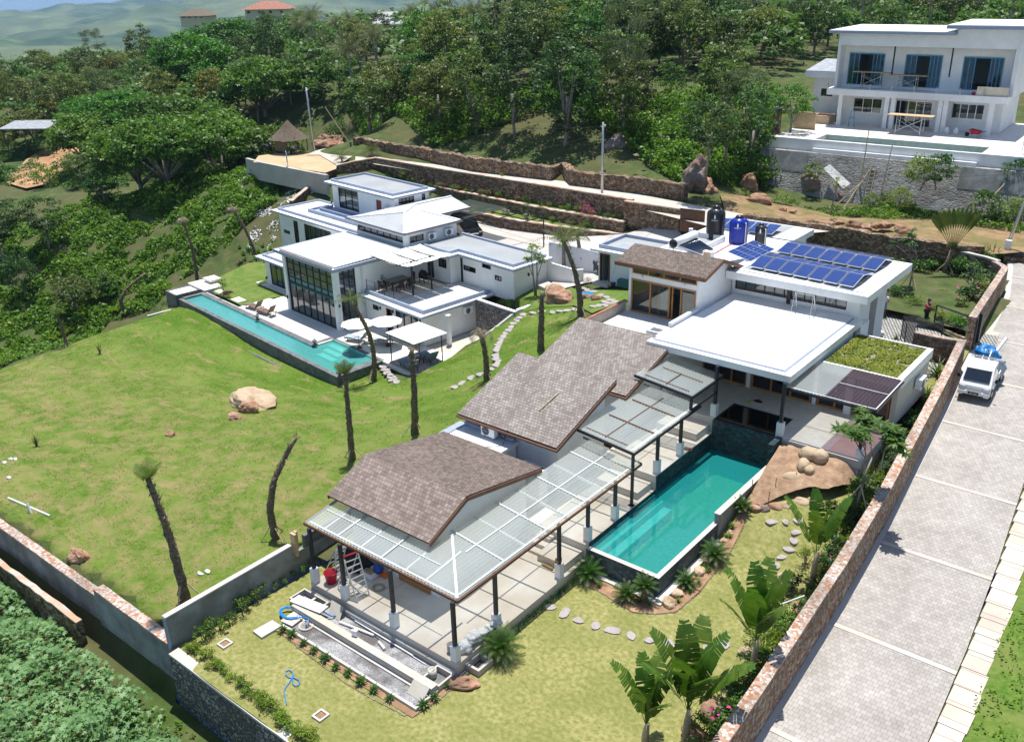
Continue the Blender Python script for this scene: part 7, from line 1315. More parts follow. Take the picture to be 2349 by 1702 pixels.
# ---------------------------------------------------------------- truck, motorcycles, people
def truck(loc,rz):
 t=thing('pickup_truck','white pickup truck parked by the stone wall with a loaded bed','truck',loc,rz)
 m=MB();W=.77
 prof=[(-.1,.30),(1.88,.30),(1.96,.50),(1.90,.82),(1.72,.98),(1.05,1.62),(.95,1.68),(-.05,1.68),(-.12,1.6)]
 def sec(y,pr,inn):return[(x,y*(1-inn*max(0,z-.95)),z)for x,z in pr]
 a_=sec(-W,prof,.16);b_=sec(W,prof,.16);n=len(prof);m.add(a_+b_,[tuple(range(n)),tuple(range(2*n-1,n-1,-1))]+[(i,i+n,(i+1)%n+n,(i+1)%n)for i in range(n)]);m.build('cab','car_white',t,bevel=.04)
 m=MB();m.add([(1.715,-.64,1.02),(1.715,.64,1.02),(1.10,.60,1.60),(1.10,-.60,1.60)],[(0,1,2,3)]);m.v=[(x+.03,y,z+.03)for x,y,z in m.v];m.build('windscreen','windscreen',t)
 m=MB();m.add([(1.20,-.60,1.51),(1.20,.60,1.51),(1.10,.59,1.605),(1.10,-.59,1.605)],[(0,1,2,3)]);m.v=[(x+.036,y,z+.036)for x,y,z in m.v];m.build('banner','white_paint',t)
 ang=math.atan2(1.60-1.02,1.10-1.715);mt=Matrix.Translation((1.205,0,1.555))@Matrix.Rotation(math.pi/2,4,'Z')@Matrix.Rotation(R(43),4,'X');text_mesh('CAHAYA TIMUR',.125,'letter_dark','lettering',.002,t,mt)
 for s in(-1,1):
  m=MB();m.add([(.12,s*.735,1.02),(1.50,s*.735,1.02),(1.05,s*.668,1.50),(.15,s*.668,1.52)],[(0,1,2,3)]);m.v=[(x,y+s*.03,z)for x,y,z in m.v];m.build('side_window','windscreen',t)
  m=MB();m.obox((1.93,s*.58,.72),(.08,.30,.13));m.build('headlight','headlamp',t,bevel=.02);m=MB();m.obox((1.86,s*.72,.74),(.10,.08,.12));m.build('indicator','orange_paint',t)
  m=MB();m.obox((1.45,s*.92,1.12),(.06,.14,.2));m.beam((1.42,s*.78,1.05),(1.45,s*.88,1.1),.03);m.build('mirror','rubber',t)
  for x in(1.25,-1.45):
   m=MB();m.lathe((0,0,0),[(.24,-.09),(.29,-.07),(.29,.07),(.24,.09)],16);m.v=[(x+a,s*.70+c,.29+b)for a,b,c in m.v];w_=m.build('wheel','rubber',t);m=MB();m.lathe((0,0,0),[(.16,-.01),(.16,.01),(.05,.03)],12);m.v=[(x+a,s*.70+s*.09+c*s,.29+b)for a,b,c in m.v];m.build('rim','galvanized',w_)
 m=MB();m.obox((1.97,0,.42),(.12,1.5,.24));m.build('bumper','car_white',t,bevel=.03);m=MB();m.obox((2.035,0,.46),(.02,.50,.13));m.build('number_plate','plate_black',t);m=MB();m.obox((1.965,0,.70),(.03,.75,.12));m.build('grille','headlamp',t);m=MB();m.obox((2.033,0,.34),(.01,1.0,.05));m.build('lower_intake','rubber',t)
 mt=Matrix.Translation((2.05,0,.42))@Matrix.Rotation(math.pi/2,4,'Z')@Matrix.Rotation(math.pi/2,4,'X');text_mesh('DR 9438',.095,'letter_white','lettering',.001,t,mt)
 m=MB();m.box(-2.15,-.18,-.78,.78,.52,.60);m.build('bed_floor','grey_plastic',t);m=MB();m.box(-2.15,-.18,-.80,-.75,.60,.95);m.box(-2.15,-.18,.75,.80,.60,.95);m.box(-.20,-.15,-.75,.75,.60,.98);m.build('bed_side','car_white',t);m=MB();m.box(-2.2,-2.15,-.8,.8,.55,.95);m.build('tailgate','car_white',t)
 m=MB();m.tube([(-.1,-.66,1.66),(-.1,-.66,1.80),(-.1,.66,1.80),(-.1,.66,1.66)],.025,6);m.beam((-.02,-.66,1.76),(-.02,.66,1.76),.03);m.build('rear_rack','galvanized',t)
 m=MB();m.box(-1.5,1.4,-.35,.35,.28,.5);m.build('chassis','rubber',t)
 return t
tl=Vector((-9.2,50.9,0));TZ=road_z(51)+.012;TR=R(-86.5)
truck((-9.33,51.2,TZ),TR)
def tk(x,y,z):c,s=math.cos(TR),math.sin(TR);return Vector((-9.33+x*c-y*s,51.2+x*s+y*c,TZ+z))
m=MB();m.blob((0,0,0),(.62,.5,.55),4,.22,4,1.6);o=m.build('tarpaulin','tarp_blue',None,True);o.location=tk(-1.55,-.1,1.35);tag(o,'bright blue tarpaulin over the load on the white pickup','tarpaulin')
for i in range(5):
 m=MB();a=tk(-.35,-.45+i*.16,.9);b=tk(-1.35,-.35+i*.15,1.75);m.beam(a,b,.05);solo(m,'chair_frame','galvanized' if i%2 else 'rubber','%s of the metal and black frames stacked in the pickup bed, from the wall side'%OO[i],'frame','folded frames on the pickup')
m=MB();m.tube([tk(-1.9,.25,1.5),tk(-2.6,.55,2.15)],.09,10);solo(m,'pvc_pipe','white_paint','thick white pipe sticking out behind the blue tarpaulin','pipe')
m=MB();m.blob((0,0,0),(.42,.22,.5),9,.25,3);o=m.build('plastic_wrap','pale_cushion',None,True);o.location=tk(-1.0,.62,1.0);tag(o,'pale plastic wrapped bundle at the street side of the pickup bed','bundle')
m=MB();m.box(-.45,.2,-.2,.2,0,.06);o=m.build('black_mat','rubber');o.location=tk(-1.45,.62,1.0);o.rotation_euler=(0,0,TR);tag(o,'flat black panel lying on the street side of the pickup bed','panel')
def scooter(loc,rz,label,mat):
 t=thing('motorcycle',label,'motorcycle',loc,rz)
 for x in(-.58,.60):
  m=MB();m.lathe((0,0,0),[(.20,-.04),(.27,-.045),(.29,0),(.27,.045),(.20,.04)],18);m.v=[(x+a,c,.29+b)for a,b,c in m.v];w_=m.build('wheel','rubber',t,True);m=MB();
  for k in range(6):m.beam((x,0,.29),(x+.21*math.cos(k*1.05),0,.29+.21*math.sin(k*1.05)),.02)
  m.build('rim','chrome',w_)
 m=MB();m.blob((-.1,0,.62),(.50,.13,.13),1,.1,3);m.blob((.05,0,.42),(.28,.12,.16),2,.15,3);m.build('body',mat,t,True);m=MB();m.blob((.38,0,.72),(.10,.16,.30),5,.1,3);m.build('leg_shield',mat,t,True)
 m=MB();m.blob((-.25,0,.76),(.38,.12,.05),3,.05,3);m.build('seat','rubber',t,True);m=MB();m.tube([(.60,0,.29),(.45,0,.85)],.03,6);m.tube([(.38,-.32,.98),(.45,-.1,.93),(.45,.1,.93),(.38,.32,.98)],.015,6);m.build('fork_and_handlebar','black_steel',t)
 m=MB();m.blob((.50,0,.85),(.09,.10,.09),6,.05,2);m.build('headlight','headlamp',t,True);m=MB();m.tube([(-.1,.1,.25),(-.75,.14,.34)],.045,8);m.build('exhaust','chrome',t,True)
 for s in(-.3,.3):m=MB();m.tube([(.40,s*.9,.97),(.36,s*1.1,1.12)],.008,4);m.obox((.36,s*1.1,1.14),(.02,.1,.06));m.build('mirror','black_steel',t)
 return t
p=Z('h',800,345,1.9);scooter((p.x,p.y,ground(p.x,p.y)+.14),R(-25),'blue motorcycle parked against the long white wall','blue_scooter')
p=Z('h',860,360,2.1);scooter((p.x,p.y,ground(p.x,p.y)+.14),R(-35),'dark motorcycle with a red stripe parked nearer the storehouse door','dark_scooter')
def pwall(name,label,v,pts,z,th,zb):q=[Z(v,a,b,z)for a,b in pts];wallrun(name,label,[(p.x,p.y,z)for p in q],th,zb,('white_plaster','white_plaster'),side=1,jit=0,cop=.04)
pwall('yard_wall','long white wall behind the two parked motorcycles','h',((665,247),(880,292)),3.3,.15,.8)
pwall('yard_wall','lower white wall standing before the young palm, near the rock heap','h',((655,330),(765,362)),2.6,.15,.5);pwall('yard_wall','white return wall next to the lavender bush','h',((765,365),(805,362)),2.6,.15,.5)
boardbox('concrete_block','low white block beside the flowering tree trunk','block','concrete_light',[Z('h',615,430,1.3),Z('h',655,450,1.3),Z('h',690,430,1.3),Z('h',650,412,1.3)],.7)
t=thing('driveway_gate','open black steel bar gate at the driveway','gate',tuple(Z('V',1640,900,road_z(56))),'w');g0=Z('V',1660,640,3.75);g1=Z('V',1130,455,3.45);zz=1.85
gb0=Vector((g0.x,g0.y,zz));gb1=Vector((g1.x,g1.y,zz+.05))
m=MB();m.beam(gb0,g0,.09);m.beam(gb1,g1,.07);m.beam(g0,g1,.07);m.beam(gb0.lerp(g0,.5),gb1.lerp(g1,.45),.06);m.beam(gb0.lerp(g0,.06),gb1.lerp(g1,.06),.06);m.build('leaf_frame','black_steel',t);m=MB();m.obox(tuple(gb1.lerp(g1,.55)),(.1,.1,.25));m.build('lock_box','black_steel',t)
m=MB();m.box(-11.3,-10.95,57.0,57.4,1.3,3.75);solo(m,'gate_pillar','black_steel','tall black gate pillar at the end of the curved wall','pillar')
SN=[Z('V',a,b,z)for a,b,z in((690,600,3.5),(900,590,3.6),(1060,680,3.3),(1210,670,3.7),(1225,760,3.4),(1040,740,3.2),(860,720,3.4),(750,690,3.4))]
m=MB();c=sum(SN,Vector())/8;m.add([tuple(c-Vector((0,0,.25)))]+[tuple(p)for p in SN],[(0,i+1,(i+1)%8+1)for i in range(8)]);lo=[Vector((p.x,p.y+.1,2.2))for p in(SN[0],SN[7],SN[6])];m.add([tuple(SN[0]),tuple(SN[7]),tuple(SN[6]),tuple(lo[0]),tuple(lo[1]),tuple(lo[2])],[(0,1,4,3),(1,2,5,4)]);solo(m,'shade_net','shade_net','torn black shade net hung over poles beside the gate','net')
for i,(a,b)in enumerate(((700,600),(880,715),(1215,690),(740,700))):p=Z('V',a,b,3.4);pipe('thin pole under the black shade net',[(p.x,p.y,1.95),(p.x,p.y,3.45)],.03,'black_steel','pole','pole')['group']='poles of the shade net'
DRV=[(-15.0,46.6),(-11.7,46.6),(-11.6,56.0),(-9.9,56.5),(-10.2,58.8),(-14.2,59.6),(-17.5,62.2),(-21.5,62.4),(-21.5,53.5),(-15.1,51.9)]
sheet('driveway','grass_block',DRV,lambda x,y:1.93+.0*x if x<-11 else lerp(1.93,road_z(y)+.02,min(1,(x+11)/1.2)),1.0)
sheet('gate_apron','concrete_light',[(-10.85,50.5),(-9.95,50.5),(-10.3,56),(-10.3,59.5),(-11.3,59.3),(-11.2,56.3),(-10.9,53.0)],lambda x,y:road_z(y)+.018,1.0)
BGL=[tuple(Z('V',a,b,2.2))[:2]for a,b in((500,440),(600,560),(830,610),(1080,720),(1400,860),(1590,900),(1650,640),(1700,540),(1900,180),(2000,0),(2060,-180),(1500,-330),(900,-330),(560,-100),(500,200))]
sheet('back_garden_lawn','lawn_green',BGL,lambda x,y:2.02+.08*mn.noise(Vector((x*.3,y*.3,0))),.8)
m=MB();q=[Z('V',a,b,2.15)for a,b in((480,430),(600,510),(830,580),(1080,690),(1400,840),(1560,900))]
for a,b in zip(q,q[1:]):m.beam(a-Vector((0,0,.15)),b-Vector((0,0,.15)),.15,.3)
solo(m,'drive_kerb','coping','low pinkish kerb between the paved drive and the back garden','kerb')
for i,(a,b,r,mt_,l)in enumerate(((350,820,.3,'debris_white','pale plastic bags by the planted roof corner, right one'),(230,800,.25,'black_cloth','dark sacks by the planted roof corner'),(215,650,.3,'debris_white','pale sacks by the white house corner'),(350,410,.32,'black_cloth','dark bundle on the motorcycle under the roof overhang'))):
 p=Z('V',a,b,2.2);m=MB();m.blob(p,(r*1.3,r,r),i+90,.35,3,1.5);solo(m,'sack_heap',mt_,l,'sacks',smooth=True)
p=Z('V',250,560,1.95);scooter((p.x-.1,p.y,1.95),R(70),'black motorcycle half hidden beneath the white roof overhang','dark_scooter')
def person(loc,rz,label,shirt,trousers,pose='stand',cap=None,sc=.93,hold=None,bare=True):
 t=thing('person',label,'person',loc,rz);t.scale=(sc,)*3
 def skin(name,pts,edges,rad,mat,par,sub=2):
  me=bpy.data.meshes.new(name);me.from_pydata(pts,edges,[]);o=bpy.data.objects.new(name,me);COL.objects.link(o);o.parent=par
  ORG[o.name]=(0,0,0);md=o.modifiers.new('skin','SKIN');
  for i,r in enumerate(rad):me.skin_vertices[0].data[i].radius=(r if isinstance(r,tuple)else(r,r))
  me.skin_vertices[0].data[0].use_root=True
  md.use_smooth_shade=True;s=o.modifiers.new('sub','SUBSURF');s.levels=sub;s.render_levels=sub;me.materials.append(M[mat]);return o
 if pose=='squat':
  J=dict(pel=(-.12,0,.32),ch=(.10,0,.68),nk=(.22,0,.82),hd=(.30,0,.92),hl=(-.1,.1,.30),hr=(-.1,-.1,.30),kl=(.25,.17,.42),kr=(.25,-.17,.42),al=(.02,.15,.07),ar=(.02,-.15,.07),tl=(.2,.16,.03),tr=(.2,-.16,.03),sl=(.17,.18,.74),sr=(.17,-.18,.74),el=(.38,.24,.50),er=(.38,-.24,.50),wl=(.55,.14,.32),wr=(.55,-.14,.32),fl=(.62,.12,.26),fr=(.62,-.12,.26))
 else:
  J=dict(pel=(0,0,.93),ch=(.01,0,1.28),nk=(.02,0,1.47),hd=(.04,0,1.60),hl=(0,.09,.90),hr=(0,-.09,.90),kl=(.03,.11,.48),kr=(.02,-.12,.48),al=(-.02,.12,.08),ar=(-.03,-.15,.08),tl=(.13,.14,.03),tr=(.12,-.17,.03),sl=(0,.19,1.38),sr=(0,-.19,1.38),el=(.05,.25,1.10),er=(.05,-.25,1.10),wl=(.25,.14,1.12),wr=(.25,-.12,1.10),fl=(.32,.08,1.13),fr=(.32,-.06,1.11))
  if pose=='reach':J.update(er=(.22,-.27,1.30),wr=(.46,-.27,1.33),fr=(.55,-.27,1.34),el=(.0,.26,1.12),wl=(.04,.27,.88),fl=(.06,.27,.80))
  if pose=='sit':
   for k in('pel','ch','nk','hd','hl','hr','sl','sr','el','er','wl','wr','fl','fr'):x,y,z_=J[k];J[k]=(x,y,z_-.45)
   J.update(kl=(.42,.12,.47),kr=(.42,-.12,.47),al=(.42,.12,.08),ar=(.42,-.12,.08),tl=(.55,.12,.03),tr=(.55,-.12,.03))
 ks=list(J);ix={k:i for i,k in enumerate(ks)}
 E_=[('pel','ch'),('ch','nk'),('nk','hd'),('pel','hl'),('hl','kl'),('kl','al'),('al','tl'),('pel','hr'),('hr','kr'),('kr','ar'),('ar','tr'),('ch','sl'),('sl','el'),('el','wl'),('wl','fl'),('ch','sr'),('sr','er'),('er','wr'),('wr','fr')]
 rd=dict(pel=(.13,.10),ch=(.14,.10),nk=.05,hd=.055,hl=.085,hr=.085,kl=.058,kr=.058,al=.036,ar=.036,tl=.032,tr=.032,sl=.055,sr=.055,el=.04,er=.04,wl=.028,wr=.028,fl=.03,fr=.03)
 b=skin('body',[J[k]for k in ks],[(ix[a],ix[c])for a,c in E_],[rd[k]for k in ks],'skin',t)
 h=Vector(J['hd']);m=MB();m.blob(h+Vector((.0,0,.03)),(.095,.078,.115),1,.03,3);m.blob(h+Vector((.095,0,.015)),(.018,.015,.022),1,0,1);
 for s in(-1,1):m.blob(h+Vector((0,s*.08,.02)),(.02,.012,.03),1,0,1)
 m.build('head','skin',b,True);m=MB();
 for s in(-1,1):m.blob(h+Vector((.088,s*.03,.045)),(.008,.013,.007),1,0,1)
 m.blob(h+Vector((.09,0,-.03)),(.008,.025,.006),1,0,1);m.build('face_marks','hair',b,True)
 m=MB();m.blob(h+Vector((-.018,0,.06)),(.10,.088,.10),2,.05,3);m.build('hair','hair',t,True)
 if cap:m=MB();m.blob(h+Vector((-.005,0,.10)),(.112,.10,.075),2,.02,3);m.obox(tuple(h+Vector((.13,0,.09))),(.10,.13,.015));m.build('cap',cap,t,True)
 P_=lambda*k:[J[x]for x in k]
 sl_=Vector(J['sl']).lerp(Vector(J['el']),.6);sr_=Vector(J['sr']).lerp(Vector(J['er']),.6);ch=Vector(J['ch']);pe=Vector(J['pel'])
 skin('shirt',[tuple(pe),tuple(ch),tuple(ch.lerp(Vector(J['nk']),.75)),J['sl'],tuple(sl_),J['sr'],tuple(sr_)],[(0,1),(1,2),(1,3),(3,4),(1,5),(5,6)],[(.155,.125),(.17,.125),.075,.075,.07,.075,.07],shirt,t)
 short='denim' in trousers;kf=.85 if short else 1
 kl=Vector(J['hl']).lerp(Vector(J['kl']),kf);kr=Vector(J['hr']).lerp(Vector(J['kr']),kf);pts=[tuple(pe-Vector((0,0,.02))),J['hl'],tuple(kl),J['hr'],tuple(kr)];ed=[(0,1),(1,2),(0,3),(3,4)];ra=[(.15,.12),.10,.085,.10,.085]
 if not short:pts+=[J['al'],J['ar']];ed+=[(2,5),(4,6)];ra=[(.15,.12),.10,.075,.10,.075,.055,.055]
 skin('trousers',pts,ed,ra,trousers,t)
 for k,q in(('tl','al'),('tr','ar')):x,y,z_=J[k];m=MB();m.obox((x-.06,y,.03),(.24,.09,.05));m.build('shoe','rubber',t,bevel=.01)
 for k,q in(('fl','wl'),('fr','wr')):
  f=Vector(J[k]);d=(f-Vector(J[q])).normalized();sd=d.cross(Vector((0,0,1))).normalized();m=MB()
  for i in range(4):base=f+sd*(.012*(i-1.5))+d*.02;m.tube([base,base+d*.035,base+d*(.06+.006*(i in(1,2)))-Vector((0,0,.02))],[.009,.008,.006],5)
  m.tube([f+sd*.02,f+sd*.045+d*.02,f+sd*.05+d*.045],[.01,.009,.007],5);m.build('fingers','skin',b,True)
 return t
def ppos(v,a,b,z):p=Z(v,a,b,z);return(p.x,p.y,z)
person(ppos('V',425,598,1.94),R(-70),'person in a white shirt and light blue shorts standing on the paved drive','shirt_white','denim')
person(ppos('V',420,480,1.94),R(-60),'person in a dark maroon shirt standing behind the one in white','shirt_maroon','dark_trouser')
person((g1.x-.62,g1.y+.45,2.0),R(-20),'person in a pink shirt and blue cap holding the open black gate','shirt_pink','dark_trouser','reach','navy')
person(ppos('V',1560,1000,road_z(57)+.03),R(160),'person in dark clothes squatting by the gate pillar behind the pickup','navy','dark_trouser','squat')
# ---------------------------------------------------------------- foliage built from many small leaf faces
class NPm:
 def __init__(s):s.V=[];s.F=[];s.n=0;s.k=None
 def quads(s,V4):
  n,k=V4.shape[:2];s.k=k if s.k in(None,k)else-1;s.V.append(V4.reshape(-1,3));s.F.append((n,k));s.n+=n*k
 def build(s,name,mat,parent=None,off=(0,0,0)):
  V=np.concatenate(s.V)-np.array(off);me=bpy.data.meshes.new(name);ks=np.concatenate([np.full(n,k)for n,k in s.F]);st=np.concatenate([[0],np.cumsum(ks)[:-1]])
  me.vertices.add(len(V));me.vertices.foreach_set('co',V.astype(np.float32).ravel());me.loops.add(len(V));me.loops.foreach_set('vertex_index',np.arange(len(V),dtype=np.int32));me.polygons.add(len(ks));me.polygons.foreach_set('loop_start',st.astype(np.int32));me.polygons.foreach_set('loop_total',ks.astype(np.int32))if False else None
  me.update(calc_edges=True);me.materials.append(M[mat]);o=bpy.data.objects.new(name,me);COL.objects.link(o)
  if parent:o.parent=parent;ORG[o.name]=ORG.get(parent.name,(0,0,0))
  return o
def unit(v):return v/np.maximum(np.linalg.norm(v,axis=-1,keepdims=True),1e-6)
def leaves(nm,C,outw,size,rng,asp=.55,up=.5,jit=.8,droop=0):
 """diamond leaves at points C, normals leaning outwards/upwards"""
 n=len(C);nn=unit(outw*.7+np.array([0,0,up])+rng.normal(size=(n,3))*jit*.6);a=unit(np.cross(nn,rng.normal(size=(n,3))));
 if droop:a=unit(a+np.array([0,0,-droop]));
 b=np.cross(nn,a);L=(size*rng.uniform(.6,1.35,size=(n,1)));W=L*asp
 nm.quads(np.stack([C-a*L*.5,C+b*W*.5+nn*L*.06,C+a*L*.5,C-b*W*.5+nn*L*.06],axis=1))
def clumpcloud(nm,clumps,nper,size,rng,asp=.55,up=.5,flat=.75,jit=.8,droop=0,fill=.35):
 for c,r in clumps:
  n=int(nper*(.6+.8*rng.random()));d=unit(rng.normal(size=(n,3)));d[:,2]=np.where(d[:,2]<-.3,-d[:,2]*.5,d[:,2]);rad=r*(rng.random((n,1))**fill);P_=np.array(c)+d*rad*np.array([1,1,flat]);leaves(nm,P_,d,size,rng,asp,up,jit,droop)
def crown(kind,seed,H=7,R_=3,nc=42,nper=70,size=.3,mat='leaf_broad',trunk='pale_bark',asp=.55,flat=.75,cr=.9,low=.3,droop=0,umb=0,limbs=5,name='broadleaf_tree',tr=.16):
 rng=np.random.default_rng(seed);t=thing(name,kind,'tree',(0,0,0));ch=H*(1-low)/2;cz=H-ch;cl=[]
 tries=0
 while len(cl)<nc and tries<4000:
  tries+=1;d=unit(rng.normal(size=3));
  if umb and d[2]<-.6:continue
  k=rng.uniform(.55,1)**.5;lump=1+.28*mn.noise(Vector(tuple(d*1.6))+Vector((seed,0,0)));p=np.array([d[0]*R_*k*lump,d[1]*R_*k*lump,cz+d[2]*ch*k*lump*(.7 if umb else 1)])
  if any(np.linalg.norm(p-q)<cr*.62 for q,_ in cl):continue
  cl.append((p,cr*rng.uniform(.7,1.25)))
 nm=NPm();clumpcloud(nm,cl,nper,size,rng,asp,.55,flat,.8,droop);nm.build('crown',mat,t)
 m=MB();lean=rng.normal(size=2)*.25;top=(lean[0],lean[1],cz-ch*.25);m.tube([(0,0,-.4),(lean[0]*.3,lean[1]*.3,H*low*.5),top],[tr*1.25,tr,tr*.75],7)
 for k in range(limbs):
  q=cl[int(rng.integers(len(cl)))][0];s=Vector((lean[0]*.7,lean[1]*.7,H*low*(.6+.4*rng.random())));q=Vector(tuple(q));mid=s.lerp(q,.5)+Vector((0,0,.2));m.tube([s,mid,q],[tr*.6,tr*.38,tr*.12],5)
 m.build('trunk',trunk,t,True);return t
def frond(nm,base,dirv,L,rng,n=14,w=.32,leafw=.03,arch=.8,v0=.5,droop=.5):
 d=Vector(dirv).normalized();side=d.cross(Vector((0,0,1)));side=side.normalized()if side.length>.01 else Vector((1,0,0));pts=[]
 el0=math.atan2(d.z,math.hypot(d.x,d.y));h=Vector((d.x,d.y,0));h=h.normalized()if h.length>.01 else Vector((1,0,0));p=Vector(base);q=[]
 for i in range(n+1):
  f=i/n;e=el0-arch*f*f*1.6;stp=L/n;q.append((p.copy(),(h*math.cos(e)+Vector((0,0,math.sin(e)))).normalized()));p=p+(h*math.cos(e)+Vector((0,0,math.sin(e))))*stp
 qs=[]
 for i in range(1,n+1):
  f=i/n;pt,dd=q[i];l=w*math.sin(math.pi*min(1,.12+.86*f))**.6;
  for s in(-1,1):
   ld=(side*s*.85+dd*.55-Vector((0,0,droop))).normalized();tip=pt+ld*l;ww=dd*leafw;qs.append([pt-ww,pt+ww,tip+ww*.4,tip-ww*.4])
 r=.012*L/1.2
 for i in range(n):a,b=q[i][0],q[i+1][0];qs.append([a-side*r,a+side*r,b+side*r*.7,b-side*r*.7])
 nm.quads(np.array([[tuple(v)for v in k]for k in qs]))
def palmtree(label,seed,H=7,n=18,L=2.6,mat='leaf_coco',name='coconut_palm',w=.55,leafw=.045):
 rng=np.random.default_rng(seed);t=thing(name,label,'palm',(0,0,0));ln=rng.normal(size=2)*.5;top=Vector((ln[0],ln[1],H));m=MB();m.tube([(0,0,-.3),(ln[0]*.3,ln[1]*.3,H*.5),top],[.17,.12,.10],7);m.build('trunk','pale_bark',t,True);nm=NPm()
 for i in range(n):a=i*2.399;e=lerp(1.25,-.35,i/n);frond(nm,top,(math.cos(a)*math.cos(e),math.sin(a)*math.cos(e),math.sin(e)),L*rng.uniform(.85,1.1),rng,12,w,leafw,.75,droop=.7)
 nm.build('crown',mat,t);return t
def bush(label,seed,R_=.5,Hh=.6,n=260,size=.11,mat='leaf_lime',name='shrub',nc=7,asp=.5,up=.5,flower=None,nf=25):
 rng=np.random.default_rng(seed);t=thing(name,label,'shrub',(0,0,0));nm=NPm();cl=[(np.array([rng.normal()*R_*.42,rng.normal()*R_*.42,Hh*rng.uniform(.3,.8)]),R_*rng.uniform(.4,.65))for _ in range(nc)]
 clumpcloud(nm,cl,n/nc,size,rng,asp,up,.9);nm.build('foliage',mat,t);m=MB()
 for c,r in cl[:4]:m.tube([(0,0,-.1),tuple(c)],[.02,.01],4)
 m.build('stems','trunk_bark',t)
 if flower:nm=NPm();C=np.concatenate([np.array(c)+unit(rng.normal(size=(nf//nc+1,3)))*r*np.array([1,1,.9])for c,r in cl]);leaves(nm,C,C*0+[0,0,1],size*.9,rng,.9);nm.build('flowers',flower,t)
 return t
def spiky(label,seed,n=14,L=.35,w=.06,mat='leaf_cycad',name='agave',cat='agave',el=(1.2,.3),bend=.35):
 rng=np.random.default_rng(seed);t=thing(name,label,cat,(0,0,0));nm=NPm();q=[]
 for i in range(n):
  a=i*2.399+rng.normal()*.15;e=lerp(el[0],el[1],(i+.5)/n);l=L*rng.uniform(.8,1.15);h=np.array([math.cos(a),math.sin(a),0]);s=np.array([-math.sin(a),math.cos(a),0]);p=np.array([0,0,.03]);W=w
  for k in range(3):
   e2=e-bend*k;d=h*math.cos(e2)+np.array([0,0,math.sin(e2)]);p2=p+d*l/3;w0=W*[.7,1,.75][k];w1=W*[1,.75,.05][k];q.append([p-s*w0,p+s*w0,p2+s*w1,p2-s*w1]);p=p2
 nm.quads(np.array(q));nm.build('leaves',mat,t);return t
def cycad(label,seed,loc,L=.8,n=34,trunk=.2):
 rng=np.random.default_rng(seed);t=thing('cycad',label,'cycad',loc);m=MB();m.lathe((0,0,-.1),[(.13,0),(.15,trunk*.5+.1),(.11,trunk+.12),(.03,trunk+.2)],10);m.build('trunk','palm_bark',t,True);nm=NPm()
 for i in range(n):a=i*2.399;e=lerp(1.25,.0,i/n);frond(nm,(0,0,trunk+.05),(math.cos(a)*math.cos(e),math.sin(a)*math.cos(e),math.sin(e)),L*rng.uniform(.85,1.1),rng,18,.15*L/.8,.014,.55,droop=.05)
 nm.build('fronds','leaf_cycad',t);return t
def ghit(px,py,h,z=1,n=8):
 p=P(px,py,z)
 for _ in range(n):z=lerp(z,h(p.x,p.y),.8);p=P(px,py,z)
 return Vector((p.x,p.y,h(p.x,p.y)))
def gz(v,a,b,h=None,z=1):x,y=ZM(v,a,b);return ghit(x,y,h or ground,z)
# --- woodland prototypes
PR={}
PR['b1']=Proto(crown('b',1,7.0,3.0,46,75,.34,'leaf_broad'));PR['b2']=Proto(crown('b',2,6.0,2.6,38,75,.32,'leaf_mixed'));PR['b3']=Proto(crown('b',3,8.0,2.9,50,70,.34,'leaf_olive',low=.25));PR['b4']=Proto(crown('b',4,8.6,2.5,50,70,.30,'leaf_mixed',low=.18,cr=.8));PR['d1']=Proto(crown('b',5,7.5,2.7,46,75,.30,'leaf_dark'));PR['d2']=Proto(crown('b',15,9.5,2.6,54,70,.30,'leaf_dark',low=.22,cr=.85))
PR['g1']=Proto(crown('b',6,5.5,2.3,34,70,.28,'leaf_gold',low=.2));PR['c1']=Proto(crown('b',7,9.0,2.4,46,90,.5,'leaf_casuarina',asp=.10,droop=.6,low=.15,name='feathery_tree',tr=.12));PR['s1']=Proto(crown('b',8,3.2,1.7,22,60,.26,'leaf_broad',low=.1,cr=.7,limbs=3,tr=.08));PR['s2']=Proto(crown('b',9,3.0,1.6,20,60,.22,'leaf_lime',low=.1,cr=.65,limbs=3,tr=.07));PR['b5']=Proto(crown('b',19,6.6,3.2,44,80,.36,'leaf_olive',cr=1.0))
PR['n1']=Proto(crown('b',10,6.5,2.2,40,26,.55,'twig_grey',asp=.045,low=.2,limbs=16,name='bare_tree',tr=.10,trunk='pale_bark'))
PR['p1']=Proto(palmtree('p',11,7.5,20,2.7));PR['p2']=Proto(palmtree('p',12,9.0,18,2.5));PR['p3']=Proto(palmtree('p',13,6.2,20,2.6))
KL={'b1':'rounded bright green broadleaf tree','b2':'mid green bushy tree','b3':'tall olive green tree','b4':'narrow mid green tree','b5':'broad spreading olive tree','d1':'dark green leafy tree','d2':'tall dark evergreen tree','g1':'low tree with yellow tinted leaves','c1':'feathery grey green casuarina like tree','s1':'small green thicket tree','s2':'small lime green bush like tree','n1':'leafless grey branching tree','p1':'coconut palm with sunlit fronds','p2':'tall slender coconut palm','p3':'short coconut palm'}
rT=random.Random(77)
def yok(px,py,D):
 if px<-260 or px>2620:return False
 lim=interp(px,[(-260,330),(0,335),(60,340),(150,330),(300,300),(640,300),(700,305),(800,300),(830,305),(900,322),(1100,352),(1290,385),(1560,420),(1700,440),(1745,380),(1770,250),(1800,170),(1900,120),(2349,120),(2620,260)])
 if py>lim:return False
 if 600<px<830 and D<116:return False
 if px>1740 and D<118:return False
 if 850<px<950 and 60<py<135 and D<205:return False
 if 1050<px<1135 and 95<py<150:return False
 return True
used=[];zones={}
